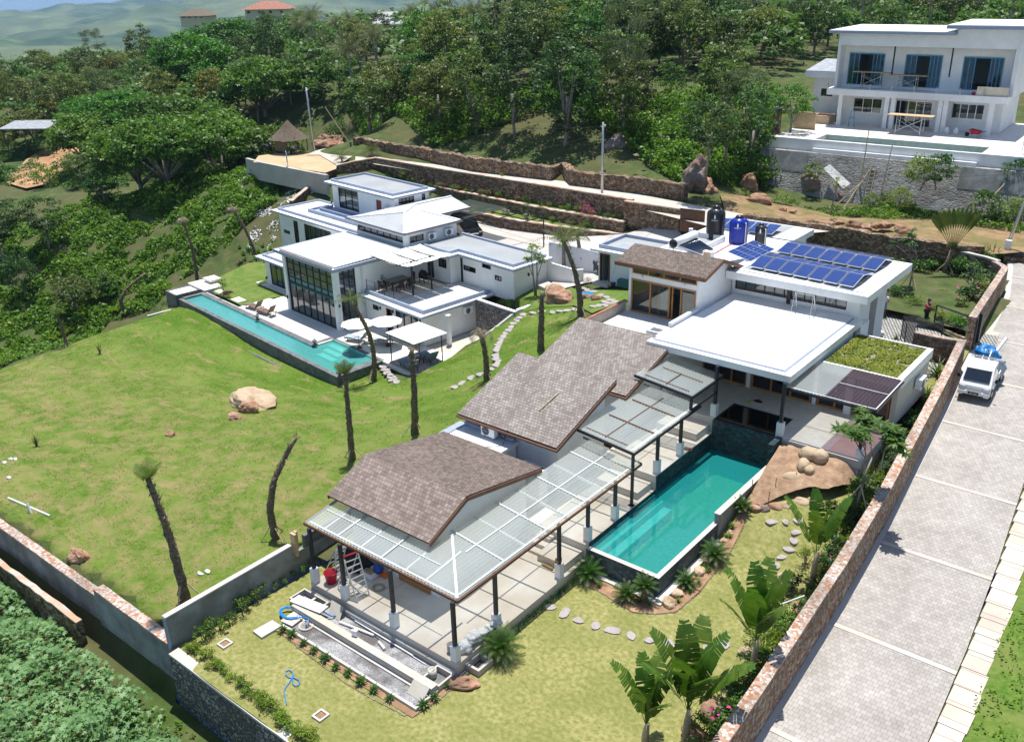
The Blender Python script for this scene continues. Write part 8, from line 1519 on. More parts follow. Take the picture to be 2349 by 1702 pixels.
def zone(px,py,D):
 if D>185:return 'on the distant ridge'
 if px>1740:return 'behind the unfinished house'
 if px>1250:return 'on the wooded rise left of the unfinished house'
 if px>800:return 'above the long rubble retaining wall'
 if px>430:return 'behind the thatched hut'
 return 'on the far left slope'
def plant_tree(x,y,kind,sc,lab=None,grp=None,z=None):
 zz=(hz(x,y)if z is None else z)-.1;rz=rT.uniform(0,6.28);d=Vector((x,y,zz-H));D=d.length;q=d.dot(FW);px=1174.5+F_*d.dot(RT)/q;py=851-F_*d.dot(UP)/q
 if lab is None:zn=zone(px,py,D);lab=KL[kind]+' '+zn;grp=KL[kind]+'s '+zn
 return PR[kind].put((x,y,zz),rz,(sc*rT.uniform(.9,1.1),sc*rT.uniform(.9,1.1),sc*rT.uniform(.85,1.15)),lab,grp)
cand=[];tries=0
while len(cand)<262 and tries<60000:
 tries+=1;D=92+(rT.random()**1.1)*125;lat=rT.uniform(-.66,.66)*D;x,y=CAMF(lat,D);z=hz(x,y);d=Vector((x,y,z-H));q=d.dot(FW);px=1174.5+F_*d.dot(RT)/q;py=851-F_*d.dot(UP)/q
 if not yok(px,py,D):continue
 ms=interp(D,[(90,3.2),(130,4.2),(180,5.4),(240,7.0)])
 if any((x-a)**2+(y-b)**2<ms*ms for a,b,_ in cand):continue
 cand.append((x,y,(px,py,D)))
for x,y,(px,py,D)in cand:
 r=rT.random();nz=mn.noise(Vector((x*.03,y*.03,7)))
 if D>135 and(px>1500 or 700<px<1150)and rT.random()<.42:k=rT.choice(['p1','p2','p3'])
 elif D<112 and px>820:k=rT.choice(['d1','d2','b4','b2','b3','c1','s1','d2','b4','s1'])
 elif nz>.15:k=rT.choice(['b3','b5','g1','b2','b3'])
 else:k=rT.choice(['b1','b2','b3','b4','b5','d1','g1','b2','c1','n1','b1','d2'])
 if D>150 and k=='n1':k='b2'
 plant_tree(x,y,k,rT.uniform(.9,1.25)*(.95 if D>150 else 1))
# --- the great spreading trees on the left
PR['u1']=Proto(crown('u',21,10.5,6.2,135,85,.44,'leaf_broad',cr=1.3,low=.12,umb=1,limbs=12,tr=.3,name='rain_tree'));PR['u2']=Proto(crown('u',22,9.5,5.4,115,85,.44,'leaf_broad',cr=1.25,low=.12,umb=1,limbs=12,tr=.28,name='rain_tree'))
UT=[('u1',325,441,.88),('u2',385,432,.95),('u1',455,405,.9),('u2',512,385,1.0),('u1',568,362,.9),('u2',612,350,.85),('u2',215,395,.95),('u1',300,360,1.0),('u2',390,345,1.05),('u1',470,330,1.05),('u2',550,310,1.1),('u1',615,318,.9),('u2',240,345,.95)]
for i,(k,px,py,sc)in enumerate(UT):
 g=ghit(px,py,ground,0);w_=['leftmost','second','third','fourth','fifth','rightmost'][i]if i<6 else None
 PR[k].put((g.x,g.y,g.z-.2),rT.uniform(0,6.28),sc,('huge spreading green tree, %s of the front row left of the hut'%w_)if w_ else 'huge spreading green tree deep in the left canopy','front row of spreading trees' if w_ else 'spreading trees deep in the left canopy')
for k,px,py,sc,l in(('b1',-15,470,.9,'bright green tree cut by the left edge of the photo, near bare orange soil'),('d1',10,600,.95,'dark tree at the left edge above the undergrowth'),('d1',110,560,.8,'dark rounded tree left of the yellowish tree on the slope'),('b5',165,640,.62,'yellowish green tree above the lawn crest on the left'),('d2',60,690,.55,'dark tree low on the left slope'),('b2',225,610,.5,'small mid green tree right of the yellowish one'),('s1',250,690,.8,'small dark thicket tree at the lawn crest'),('b3',20,350,.7,'olive tree beside the grey tin roof on the far left'),('g1',120,300,1.0,'gold tinged tree above the bare orange soil'),('s2',110,430,1.0,'lime bush below the bare orange soil'),('b2',190,430,.7,'rounded tree at the lower edge of the bare orange soil'),('b1',240,470,.6,'bright bushy tree right of the bare orange soil')):
 g=ghit(px,py,ground,-3);PR[k].put((g.x,g.y,g.z-.1),rT.uniform(0,6.28),sc,l);
nm=NPm();rng=np.random.default_rng(5);cnt=0
while cnt<2300:
 D=120+500*rng.random()**1.25;lat=rng.uniform(-.62,.62)*D;x,y=CAMF(lat,D);z=hz(x,y);
 if D<225 and any((x-a)**2+(y-b)**2<9 for a,b,_ in cand):continue
 d=Vector((x,y,z-H));q=d.dot(FW);px=1174.5+F_*d.dot(RT)/q;py=851-F_*d.dot(UP)/q
 if not yok(px,py,D):continue
 cnt+=1;r=rng.uniform(2.0,3.4);h=rng.uniform(3.5,7)*(1 if D<400 else .9)
 cl=[(np.array([x+rng.normal()*r*.5,y+rng.normal()*r*.5,z+h*rng.uniform(.35,.9)]),r*rng.uniform(.4,.65))for _ in range(7)];clumpcloud(nm,cl,26 if D<260 else 14,.75 if D<260 else 1.2,rng,.7,.6,.8)
o=nm.build('distant_wood','leaf_mixed');tag(o,'distant wooded ridge of many trees fading into one mass','woodland',kind='stuff')
def under(name,label,pts,n,size,mat,hgt,seed,hfun=ground,k=.35,cat='undergrowth',dens=-.25,lo=0):
 rng=np.random.default_rng(seed);poly=pts;x0=min(p[0]for p in poly);x1=max(p[0]for p in poly);y0=min(p[1]for p in poly);y1=max(p[1]for p in poly);C=[];t=0
 while len(C)<n and t<n*12:
  t+=1;x,y=rng.uniform(x0,x1),rng.uniform(y0,y1)
  if not inpoly(x,y,poly):continue
  nz=mn.noise(Vector((x*k,y*k,seed)))+.5*mn.noise(Vector((x*k*3,y*k*3,seed)))
  if nz<dens:continue
  C.append((x,y,hfun(x,y)+lo+max(.03,(nz-dens))*hgt*rng.random()**.6))
 nm=NPm();C=np.array(C);leaves(nm,C,rng.normal(size=C.shape)*.5,size,rng,.6,.8);o=nm.build(name,mat);return tag(o,label,cat,kind='stuff')
UG=[tuple(ghit(px,py,ground,-4)[:2])for px,py in((-60,870),(0,848),(150,786),(250,738),(345,712),(400,650),(490,605),(560,560),(640,500),(700,420),(640,405),(560,390),(430,415),(300,450),(200,455),(120,500),(-60,520))]
under('undergrowth','bright green tangled undergrowth on the slope left of the lawn',UG,70000,.36,'leaf_under',1.5,3)
UG2=[tuple(ghit(px,py,ground,4)[:2])for px,py in((830,318),(1000,345),(1290,385),(1560,425),(1760,440),(1780,300),(1500,240),(1150,215),(840,240),(780,300))]
under('undergrowth','green scrub between the trunks above the long rubble wall',UG2,60000,.38,'leaf_under',2.4,8,dens=-.5)
UG3=[tuple(Z('l',a,b,z))[:2]for a,b,z in((0,275,3.3),(200,270,3.3),(420,330,3.3),(700,350,3.2),(900,350,3.2),(1288,420,3.2),(1288,330,3.3),(1050,320,3.3),(850,250,3.3),(500,300,3.3),(300,295,3.3),(150,240,4),(0,200,4.5))]
under('undergrowth','low green weeds at the foot of the grey retaining wall',UG3,9000,.22,'leaf_under',.8,12,lambda x,y:max(hz(x,y)+.2,3.3),.6)
under('undergrowth','mixed weeds and low bushes beneath the big trees and behind the hut',[tuple(ghit(px,py,ground,3)[:2])for px,py in((-40,420),(200,440),(620,345),(700,330),(800,318),(790,290),(600,280),(300,300),(-40,330))],24000,.34,'leaf_mixed',1.4,14)
under('undergrowth','scrub and saplings filling the gaps between the hillside trees',[tuple(ghit(px,py,ground,8)[:2])for px,py in((-60,330),(300,300),(640,290),(830,290),(1100,340),(1560,410),(1760,400),(1780,240),(1990,120),(1990,75),(1400,75),(900,80),(500,75),(200,110),(-60,150))],85000,.62,'leaf_mixed',3.2,44,ground,.12,dens=-.32)
rng=np.random.default_rng(31);nm=NPm();C=[]
while len(C)<26000:
 x,y=rng.uniform(-46,-17),rng.uniform(-2,12.1)
 if x>-27 and y>11.9-.2*(x+27):continue
 nz=mn.noise(Vector((x*.55,y*.55,2)))+.5*mn.noise(Vector((x*1.6,y*1.6,4)))
 edge=min(1,(12.6-y)/1.2)
 if nz<-.75 or(y>11.4 and x>-33.5 and rng.random()<.6):continue
 C.append((x,y,ground(x,y)+.1+(nz+.85)*.95*edge*rng.random()**.4))
C=np.array(C);n=len(C);nn=unit(rng.normal(size=(n,3))*.45+np.array([0,0,1]));a=unit(np.cross(nn,rng.normal(size=(n,3))));b=np.cross(nn,a);sz=rng.uniform(.10,.19,size=(n,1));rows=[]
for k in range(14):
 an=k*2*math.pi/14;r=(1 if k%2==0 else .45)*(1 if k else .2);rows.append(C+(a*math.cos(an)+b*math.sin(an))*sz*r-nn*sz*(.15 if k%2==0 else 0))
nm.quads(np.stack(rows,axis=1));o=nm.build('castor_thicket','leaf_castor');tag(o,'dense thicket of pale green castor leaves at the bottom left','thicket',kind='stuff')
under('undergrowth','weeds and low scrub at the foot of the river stone retaining wall',[(-30,-2),(-14,-2),(-14,11),(-20,12.3),(-26,12.4),(-30,12)],6000,.16,'leaf_under',.6,17,ground,.6,dens=-.1)
under('roadside_weeds','tufts of weeds along the kerb on the right of the road',[(-3.2,10),(8,10),(8,45),(-4,45),(-3.5,30)],9000,.12,'leaf_under',.35,19,lambda x,y:ground(x,y)+.03,.8,'weeds',dens=0)
def tufts(name,label,pts,n,size,mat,seed,hfun,k=1.1,dens=-.1,up=.1):
 rng=np.random.default_rng(seed);x0=min(p[0]for p in pts);x1=max(p[0]for p in pts);y0=min(p[1]for p in pts);y1=max(p[1]for p in pts);C=[];t=0
 while len(C)<n and t<n*8:
  t+=1;x,y=rng.uniform(x0,x1),rng.uniform(y0,y1)
  if mn.noise(Vector((x*k,y*k,seed)))<dens or not inpoly(x,y,pts):continue
  C.append((x,y,hfun(x,y)))
 C=np.array(C);n=len(C);nm=NPm();d=unit(rng.normal(size=(n,3))*np.array([.8,.8,.1])+np.array([0,0,.9]));s=unit(np.cross(d,rng.normal(size=(n,3))));L=size*rng.uniform(.5,1.4,size=(n,1));nm.quads(np.stack([C-s*L*.18,C+s*L*.18,C+d*L],axis=1));o=nm.build(name,mat);return tag(o,label,'grass',kind='stuff')
tufts('grass','short green grass tufts on the hillside lawn',LAWN_L,70000,.075,'leaf_hillgrass',3,lambda x,y:ground(x,y)+.04)
# ---------------------------------------------------------------- garden planting
def pxy(v,a,b,h=yard,z=.3):x,y=ZM(v,a,b);return ghit(x,y,h,z)
for i,(x,y,L,n,tr,l)in enumerate(((-17.55,20.25,.95,44,.30,'largest cycad, alone on the lawn beside the corner of the deck'),(-17.7,26.05,.85,38,.15,'cycad where the deck meets the pool wall'),(-15.75,25.85,.62,30,.15,'low cycad left of the one with a trunk at the pool corner'),(-15.1,26.15,.62,30,.62,'cycad on a short dark trunk at the pool corner'),(-14.25,28.0,.6,28,.15,'cycad in the middle of the curved bed'),(-14.15,30.2,.78,38,.25,'tall cycad in the upper part of the curved bed'),(-14.45,33.2,.55,26,.25,'small cycad at the top of the curved bed by the overflow'))):
 cycad(l,60+i,(x,y,yard(x,y)+.03),L,n,tr)
ag=Proto(spiky('a',3,16,.27,.035,'leaf_cycad'))
for i,(x,y)in enumerate([(-25.06,16.25),(-24.59,16.32),(-23.85,16.26),(-23.21,16.22),(-22.54,16.19),(-21.89,16.14),(-21.3,16.2),(-20.62,16.16),(-19.94,16.18),(-19.2,16.23),(-18.05,16.7),(-18.0,17.2),(-18.02,17.9)]):
 nm_=OO[i]if i<12 else 'last'
 ag.put((x,y,.06),i*1.3,1+.15*math.sin(i*2),'small green agave, %s from the left in the row by the gravel'%nm_ if i<10 else['agave at the right end of the gravel kerb','agave between the gravel corner and the orange boulder','agave against the corner of the deck'][i-10],'agave row' if i<10 else None)
sb=Proto(spiky('b',5,12,.24,.02,'leaf_under',name='bed_plant',cat='plant',el=(1.3,.6)))
for i,(v,a,b)in enumerate((('G',560,500),('G',645,455),('G',690,505),('G',860,620),('G',930,640),('G',1145,610),('G',1235,545),('G',1340,350),('G',1370,390),('G',1545,60),('G',1500,130),('E',250,1330),('E',240,1400),('E',30,1620),('G',1210,510),('G',1300,480),('E',230,1220))):
 p=pxy(v,a,b);sb.put((p.x,p.y,p.z+.03),i*1.1,1+.2*math.sin(i*5),'small leafy plant in the curved cycad bed','small plants of the cycad bed')
hb=[Proto(bush('h',i+70,.34,.5,420,.075,'leaf_lime','hedge_bush'))for i in range(3)]
for i,(a,b,s)in enumerate(((1300,985,.8),(1345,1010,1),(1410,1050,1),(1450,1105,.8),(1490,1120,.9),(1530,1150,.8),(1585,1200,.7),(1640,1240,.9),(1690,1290,.9),(1740,1330,.8),(1790,1360,1.1),(1840,1400,1.1),(1890,1440,.9),(1925,1490,1.1),(1965,1520,.9),(2010,1550,1),(2060,1590,.9),(2110,1600,1),(2150,1640,.9))):
 p=pxy('H',a,b+15);hb[i%3].put((p.x,p.y,0),i*1.7,(s*.95,s*.95,s*.8),'lime green hedge bush, %s from the rendered wall corner along the front retaining wall'%(OO+['thirteenth','fourteenth','fifteenth','sixteenth','seventeenth','eighteenth','nineteenth'])[i],'lime hedge bushes')
db=[Proto(bush('d',i+80,.30,.6,300,.07,m_,'wall_shrub'))for i,m_ in enumerate(('leaf_broad','leaf_mixed'))]
for i,(a,b,s)in enumerate(((1400,925,1.3),(1440,900,1),(1500,870,1.1),(1575,830,.9),(1640,730,1.3),(1690,720,1),(1750,665,1.2),(1880,590,.6),(1930,550,.6),(1990,500,.6),(2050,460,.7),(2110,420,.7),(2170,390,.7),(2215,360,.7),(1600,790,.6),(1820,640,.5))):
 p=pxy('H',a,b+12);p.x=max(p.x,-27.45);db[i%2].put((p.x,p.y,0),i,s,'dark green shrub against the stained grey rendered wall','shrubs along the rendered wall')
sl=Proto(spiky('s',9,14,.22,.012,'leaf_broad',name='edging_plant',cat='plant',el=(1.3,.4)))
for i in range(26):sl.put((-18.02+.04*math.sin(i*4),20.9+i*.185,.03),i,1+.15*math.sin(i*3),'strappy edging plant in the strip along the deck','strappy plants along the deck')
def banana(label,seed,loc,H_=3.2,n=7,L=1.6,W=.26,spread=.6,fan=None):
 rng=np.random.default_rng(seed);rr=random.Random(seed);t=thing('banana_plant',label,'banana plant',loc);m=MB();m.tube([(0,0,-.1),(0,0,H_*.25),(.05,0,H_*.42)],[.15,.12,.07],8);m.build('stem','bamboo_dry' if fan is None else 'palm_bark',t,True)
 for i in range(n):
  a=(i*2.399 if fan is None else fan+(math.pi if i%2 else 0));e=lerp(1.5,1.0,i/n)if fan is None else lerp(1.5,.55,i/n);nm=NPm();h=np.array([math.cos(a),math.sin(a),0]);s=np.array([-math.sin(a),math.cos(a),0]);p=np.array([0,0,H_*.38]);q=[]
  st=L*.28;p2=p+(h*math.cos(e)+np.array([0,0,math.sin(e)]))*st;q.append([p-s*.025,p+s*.025,p2+s*.018,p2-s*.018]);p=p2;K=22;cur=e
  for k in range(K):
   f=k/K;cur=e-1.1*spread*f*f*1.3;d=h*math.cos(cur)+np.array([0,0,math.sin(cur)]);nn=np.cross(d,s);p2=p+d*L/K;wd=W*math.sin(math.pi*min(1,.1+.88*f))**.55
   for sg in(-1,1):
    if rr.random()<.04:continue
    dz=-.12-.25*rr.random()*(rr.random()<.3);tip=s*sg*wd*rr.uniform(.86,1.0)+np.array([0,0,dz*wd])+d*.06;g=L/K*(.12 if rr.random()<.2 else-.02);q.append([p+d*g,p2-d*g,p2-d*g+tip,p+d*g+tip])
   p=p2
  nm.quads(np.array(q));nm.build('leaf','leaf_banana',t)
 return t
def bp(v,a,b):p=pxy(v,a,b,yard,.1);return(min(p.x,rwu(p.y)-.75),p.y,p.z)
banana('tallest banana plant with torn upright leaves in the middle of the boundary planting',1,bp('G',1690,1190),4.4,8,2.3,.42,.3)
banana('pale banana plant standing beside the curve of stepping stones, near the boulders',2,bp('G',2135,490),4.0,5,2.1,.36,.25)
banana('large banana plant with broad torn leaves at the bottom edge of the photo',3,bp('G',1200,1660),3.6,9,2.4,.46,.45)
banana('smaller banana plant with a yellowed leaf at the bottom edge, left of the large one',4,bp('G',900,1690),2.6,7,1.9,.34,.5)
def frangipani(label,seed,loc,H_=4.2,spr=1.5,mat='leaf_cycad',nb=16,ls=.30,props=True,leafn=16):
 rng=np.random.default_rng(seed);rr=random.Random(seed);t=thing('frangipani_tree',label,'tree',loc);m=MB();nm=NPm();tips=[]
 def br(p,d,l,r,dep):
  q=p+d*l;m.tube([p,(p+q)/2+Vector((rr.uniform(-.05,.05),rr.uniform(-.05,.05),0)),q],[r,r*.85,r*.7],6)
  if dep==0:tips.append((q,d));return
  for k in range(rr.choice((2,3))):
   nd=(d+Vector((rr.uniform(-.9,.9),rr.uniform(-.9,.9),rr.uniform(-.05,.45)))).normalized();br(q,nd,l*rr.uniform(.55,.8),r*.68,dep-1)
 br(Vector((0,0,0)),Vector((.05,0,1)),H_*.38,.07,4);m.build('branches','pale_bark',t,True)
 for q,d in tips:
  qs=[]
  for k in range(leafn):
   a=k*2.399;e=rr.uniform(-.3,.7);dd=np.array([math.cos(a)*math.cos(e),math.sin(a)*math.cos(e),math.sin(e)]);s=unit(np.cross(dd,np.array([0,0,1.])));b=np.array(tuple(q));L=ls*rr.uniform(.7,1.1);w_=L*.17;mid=b+dd*L*.5;tip=b+dd*L+np.array([0,0,-.06]);qs+=[[b-s*w_*.2,b+s*w_*.2,mid+s*w_,mid-s*w_],[mid-s*w_,mid+s*w_,tip+s*w_*.15,tip-s*w_*.15]]
  nm.quads(np.array(qs))
 nm.build('leaves',mat,t)
 if props:
  for dx,dy in((.8,-.5),(-.7,-.6),(.1,.9)):m=MB();m.tube([(dx,dy,0),(.02,0,H_*.36)],.03,5);m.build('prop_pole','bamboo_dry',t)
 return t
p=pxy('E',1170,1235,yard,1);frangipani('frangipani tree with spreading grey limbs in front of the terrace corner, propped with poles',3,(p.x,p.y,p.z),4.3,mat='leaf_banana',leafn=14,ls=.42)
KS=[Proto(bush('k',101,.45,.8,420,.10,'leaf_broad','garden_shrub')),Proto(bush('k',102,.40,.7,420,.07,'leaf_lime','garden_shrub')),Proto(bush('k',103,.42,.9,360,.16,'leaf_dark','garden_shrub',asp=.3)),Proto(bush('k',104,.38,.9,380,.11,'leaf_yellowgreen','garden_shrub',asp=.4)),Proto(bush('k',105,.40,.7,360,.12,'leaf_mixed','garden_shrub',flower='flower_pink',nf=10))]
KN=['broad leaved green shrub','fine lime green shrub','dark narrow leaved shrub','variegated yellow green shrub','green shrub dotted with pink flowers']
ks=Proto(spiky('p',40,26,.9,.035,'leaf_palm',name='garden_palm',cat='palm',el=(1.45,.2),bend=.4))
rs=random.Random(8);v=19.0;i=0
while v<47:
 kk=rs.choice([0,1,2,3,4,0,1]);s=rs.uniform(.8,1.35);off=rs.uniform(.75,1.35)if v<38 else rs.uniform(.7,1.0)
 if v>38:kk=rs.choice([0,2,2,3])
 x=rwu(v)-off;z=yard(x,v);pos='below the banana plants' if v<25 else('between the banana plants and the stepping stones' if v<31 else('beside the boulder rockery' if v<38 else 'beside the planted roof'))
 KS[kk].put((x,v,z),rs.uniform(0,6),s,KN[kk]+' at the boundary wall, '+pos,'boundary planting '+pos)
 v+=rs.uniform(.32,.52)if v<38 else rs.uniform(.5,.8);i+=1
for i,(v_,a,b,s,l)in enumerate((('E',1540,480,1.0,'fan of narrow palm leaves in front of the side wall below the planted roof'),('E',1690,350,.9,'palm clump behind the narrow leaved fan, at the side wall'),('E',1770,200,1.3,'feathery young palm by the stone wall near the planted roof corner'),('E',1530,620,.9,'bright green young palm nearest the rosy terrace corner'),('E',1330,800,.8,'spiky palm at the terrace corner'),('V',600,890,.5,'small spiky palm behind the planted roof edge'))):
 p=pxy(v_,a,b,yard if v_=='E' else(lambda x,y:1.95),1.5);ks.put((p.x,p.y,p.z),i,s,l)
for i,(v_,a,b,k,s,l)in enumerate((('E',1440,700,3,1.2,'tall variegated shrub beside the terrace corner'),('E',1350,750,3,1.1,'variegated shrub below the terrace corner'),('E',1050,990,0,.9,'broad leaved shrub at the right of the soil mound'),('E',1180,1080,0,1.2,'large broad leaved shrub under the frangipani'),('E',1010,1250,3,1.2,'pale variegated shrub behind the pale banana plant'),('E',950,1330,0,1.3,'leafy shrub right of the pale banana plant'),('E',800,1600,1,1.2,'lime shrub at the foot of the pale banana plant'),('G',1480,1330,2,1.2,'narrow leaved shrub beside the orange rock'),('G',1560,1280,3,1.1,'yellow green shrub by the wall, above the orange rock'),('G',1780,960,1,1.5,'rounded lime bush between the white pole and the wall'),('G',1850,800,0,1.1,'glossy green shrub behind the rounded lime bush'),('G',1950,560,2,1.2,'dark leaved shrub beside the large tan rock'),('G',1330,1600,0,1,'leafy plant at the bottom edge between banana plants'))):
 p=pxy(v_,a,b,yard,.3);KS[k].put((p.x,p.y,p.z),i,s,l)
m=MB();a=Z('G',1700,700,.15);b=Z('G',2080,560,.9);m.tube([a,b],.035,7);solo(m,'white_pole','pvc','long white pole lying from the lawn up into the boundary shrubs','pole')
for i,(a,b)in enumerate(((718,1020),(832,1000),(570,1060),(397,1070),(520,1160),(322,1125))):
 p=pxy('E',a,b,yard,.9);m=MB();m.tube([(p.x,p.y,p.z-.1),(p.x+.02,p.y,p.z+.75)],.02,5);tag(solo(m,'stake','bamboo','thin brown stake stuck in the rockery soil','stake','stakes in the rockery soil'))
# ---------------------------------------------------------------- transplanted palm trunks on the lawns
def shaggy(label,base,top,bend=0,r=.15,crown_='dead',h=ground,z0=0,props=True,seed=0,zb=None):
 """base/top: photo positions of foot and tip; the tip is taken above the foot's distance"""
 rr=random.Random(seed);rng=np.random.default_rng(seed);g=ghit(*base,h,z0);z=g.z if zb is None else zb
 if zb is not None:g=P(*base,zb)
 d=ray(*top);n=Vector((g.x,g.y,0)).normalized();s=(g-Vector((0,0,H))).dot(n)/d.dot(n);tip=Vector((0,0,H))+d*s;off=tip-g
 t=thing('bare_palm',label,'palm',(g.x,g.y,g.z));side=n.cross(Vector((0,0,1)))
 pts=[];K=16
 for k in range(K+1):f=k/K;p=off*f;p=p+side*bend*math.sin(math.pi*f)*off.length+Vector((rr.uniform(-.02,.02),rr.uniform(-.02,.02),0));pts.append(p)
 m=MB();m.tube([Vector((0,0,-.2))]+pts,[r*1.25]+[r*lerp(1.05,.55,k/K)*(1+.12*math.sin(k*2.3))for k in range(K+1)],8);m.build('trunk','palm_bark',t,True)
 nm=NPm();C=[];O_=[]
 for k in range(4,K+1):
  for _ in range(9):a=rr.uniform(0,6.28);o=Vector((math.cos(a),math.sin(a),rr.uniform(0,.8)));C.append(tuple(pts[k]+o*r*.8));O_.append(tuple(o))
 C=np.array(C);leaves(nm,C,np.array(O_),.22,rng,.28,.4,.5,droop=.4);nm.build('leaf_sheaths','leaf_dead',t)
 if crown_:
  nm=NPm();nf={'dead':7,'green':9,'tuft':5,'big':12}[crown_];L={'dead':1.2,'green':1.4,'tuft':.8,'big':1.9}[crown_]
  for i in range(nf):a=i*2.399;e={'dead':.1,'green':.7,'tuft':1.2,'big':.9}[crown_]-.06*i;frond(nm,pts[-1],(math.cos(a)*math.cos(e),math.sin(a)*math.cos(e),math.sin(e)),L*rr.uniform(.8,1.1),rng,12,.34,.03,{'dead':1.7,'green':.9,'tuft':.4,'big':.7}[crown_],droop=.5)
  nm.build('fronds','leaf_dead' if crown_=='dead' else('leaf_palm' if crown_!='tuft' else 'leaf_olive'),t)
 if props:
  for k in range(3):a=k*2.1+seed;m=MB();m.tube([(math.cos(a)*.7,math.sin(a)*.7,-.05),tuple(pts[3])],.03,5);m.build('prop_pole','bamboo_dry',t)
 return t
s_=1.0357
def o_(a,b):return(a*s_,b*s_)
for i,(b_,t_,bd,r,cr_,l)in enumerate((
(o_(412,1330),o_(328,1060),.02,.15,'tuft','leaning transplanted palm trunk with green tuft behind the tall grey rendered wall'),
(o_(612,1195),o_(655,970),-.12,.13,None,'bare palm trunk tied with blue cord, bending over near the formwork boards'),
(o_(781,1020),o_(764,828),.0,.13,'tuft','straight shaggy palm trunk just behind the nearest shingle ridge'),
(o_(919,962),o_(911,772),.01,.15,None,'thick bare palm trunk in front of the square canopy deck'),
(o_(827,843),o_(776,664),.10,.14,'green','leaning palm with drooping green fronds beside the long pool steps'),
(o_(1078,842),o_(1062,730),.04,.14,'dead','palm with a drooping dead brown crown beside the slope path'),
(o_(1198,776),o_(1200,648),.0,.16,None,'shaggy dark palm stump next to the blue tarpaulin by the shingle roof'),
(o_(1286,700),o_(1248,535),.06,.15,'big','tall leaning palm with green fronds before the yard walls'),
(o_(437,622),o_(402,482),.04,.13,'dead','dead headed palm trunk standing in the undergrowth left of the low wing'),
(o_(573,588),o_(512,458),.05,.13,'dead','dead headed leaning palm trunk beside the left wing wall'),
(o_(280,695),o_(322,606),-.28,.15,None,'strongly curved bare palm trunk on the crest left of the long pool'),
(o_(148,768),o_(128,700),.02,.10,'tuft','short thin palm trunk on the crest far left of the long pool'))):
 shaggy(l,b_,t_,bd,r*1.35,cr_,ground,-1 if i else .2,i not in(6,),i+1)
for i,((a,b),l)in enumerate((((222,785),'dry grass clump near the far lawn crest'),((82,990),'dry grass clump alone on the left part of the hillside lawn'),((352,1118),'palm seedling clump near the dead grass patch'))):
 g=ghit(a*s_,b*s_,ground,-1);t=spiky(l,i+50,22,.8,.02,'leaf_palm',name='grass_clump',cat='grass clump',el=(1.5,1.0),bend=.1);t.location=g
yp=Proto(palmtree('y',31,2.0,14,1.15,'leaf_palm','young_palm',.36,.02))
for i,(v_,a,b,z,sc,l)in enumerate((('h',725,345,1.9,1.15,'young green palm before the long white yard wall, left of two'),('h',795,330,2.2,1.25,'young green palm before the long white yard wall, right of two'),('i',615,640,3.0,1.0,'young palm with arching fronds beside the sloping garden wall'),('i',825,600,3.0,1.15,'young palm at the corner of the upper garden wall'))):
 p=Z(v_,a,b,z);yp.put((p.x,p.y,p.z-.3),i,sc,l)
p=pxy('j',412,258,ground,.6);t=thing('plumeria_tree','slender tree with two tall pale stems and a small green crown beside the right block','tree',(p.x,p.y,p.z));m=MB();m.tube([(0,0,-.1),(-.15,0,1.4),(-.35,.1,2.6),(-.4,.1,3.3)],[.08,.06,.04,.02],6);m.tube([(.05,0,-.1),(.2,0,1.5),(.25,-.1,2.7),(.4,-.1,3.2)],[.07,.055,.035,.02],6);m.tube([(.2,0,1.5),(.5,.2,2.6)],[.04,.02],5);m.tube([(-.15,0,1.4),(-.7,0,2.6)],[.04,.02],5);m.build('stems','pale_bark',t,True)
nm=NPm();clumpcloud(nm,[(np.array(c),r)for c,r in(((-.4,.1,3.3),.5),((.4,-.1,3.1),.5),((.0,0,3.7),.55),((.5,.2,2.7),.35),((-.7,0,2.7),.35),((0,0,2.9),.45))],120,.17,np.random.default_rng(3),.4);nm.build('crown','leaf_lime',t)
p=pxy('j',790,190,ground,2);t=bush('lavender bush with grey violet flowers at the end of the low white wall',130,.5,1.0,500,.06,'leaf_casuarina','lavender_bush',flower='flower_white',nf=30);t.location=p
t=bush('dark red leaved bush on the lawn at the head of the long pool',131,.5,.6,350,.12,'leaf_redbush','red_bush');t.location=Z('e',350,205,-2)
t=bush('thin leafy sapling behind the dark red bush',132,.55,1.5,260,.12,'leaf_lime','sapling');t.location=Z('e',330,190,-2)
t=bush('rounded green bush at the corner of the pool pump tank',133,.9,1.0,700,.10,'leaf_broad','bush');t.location=ghit(*ZM('I',1170,360),ground,-3.3)
t=bush('green bush in the planting under the square canopy pillar',134,.5,.5,300,.08,'leaf_lime','bush');t.location=Z('g',665,425,-2)
cp_=Proto(spiky('c',60,12,.75,.09,'leaf_lime',name='broadleaf_plant',cat='plant',el=(1.4,.7),bend=.2));rs=random.Random(4)
for i,(a,b)in enumerate([(int(lerp(20,1250,k/26)),int(lerp(800,250,(k/26)**.9)))for k in range(27)]):
 x,y=ZM('I',a,b-25);g=ghit(x,y,ground,-3);cp_.put(g,i*1.3,rs.uniform(.8,1.3),'broad leaved plant in the row along the crest of the hillside lawn','broad leaved plants along the lawn crest')
cg=Proto(spiky('c',61,14,.7,.10,'leaf_broad',name='canna_plant',cat='plant',el=(1.4,.5),bend=.25))
for i,(a,b)in enumerate(((0,690),(30,740),(60,700),(100,730),(140,720),(180,740),(230,700),(250,650),(170,680),(80,660),(285,640),(300,600),(40,780),(120,770),(200,780))):g=Z('A',a,b,-2.1);cg.put(g,i,.9,'canna plant in the bed left of the low wing','canna bed plants')
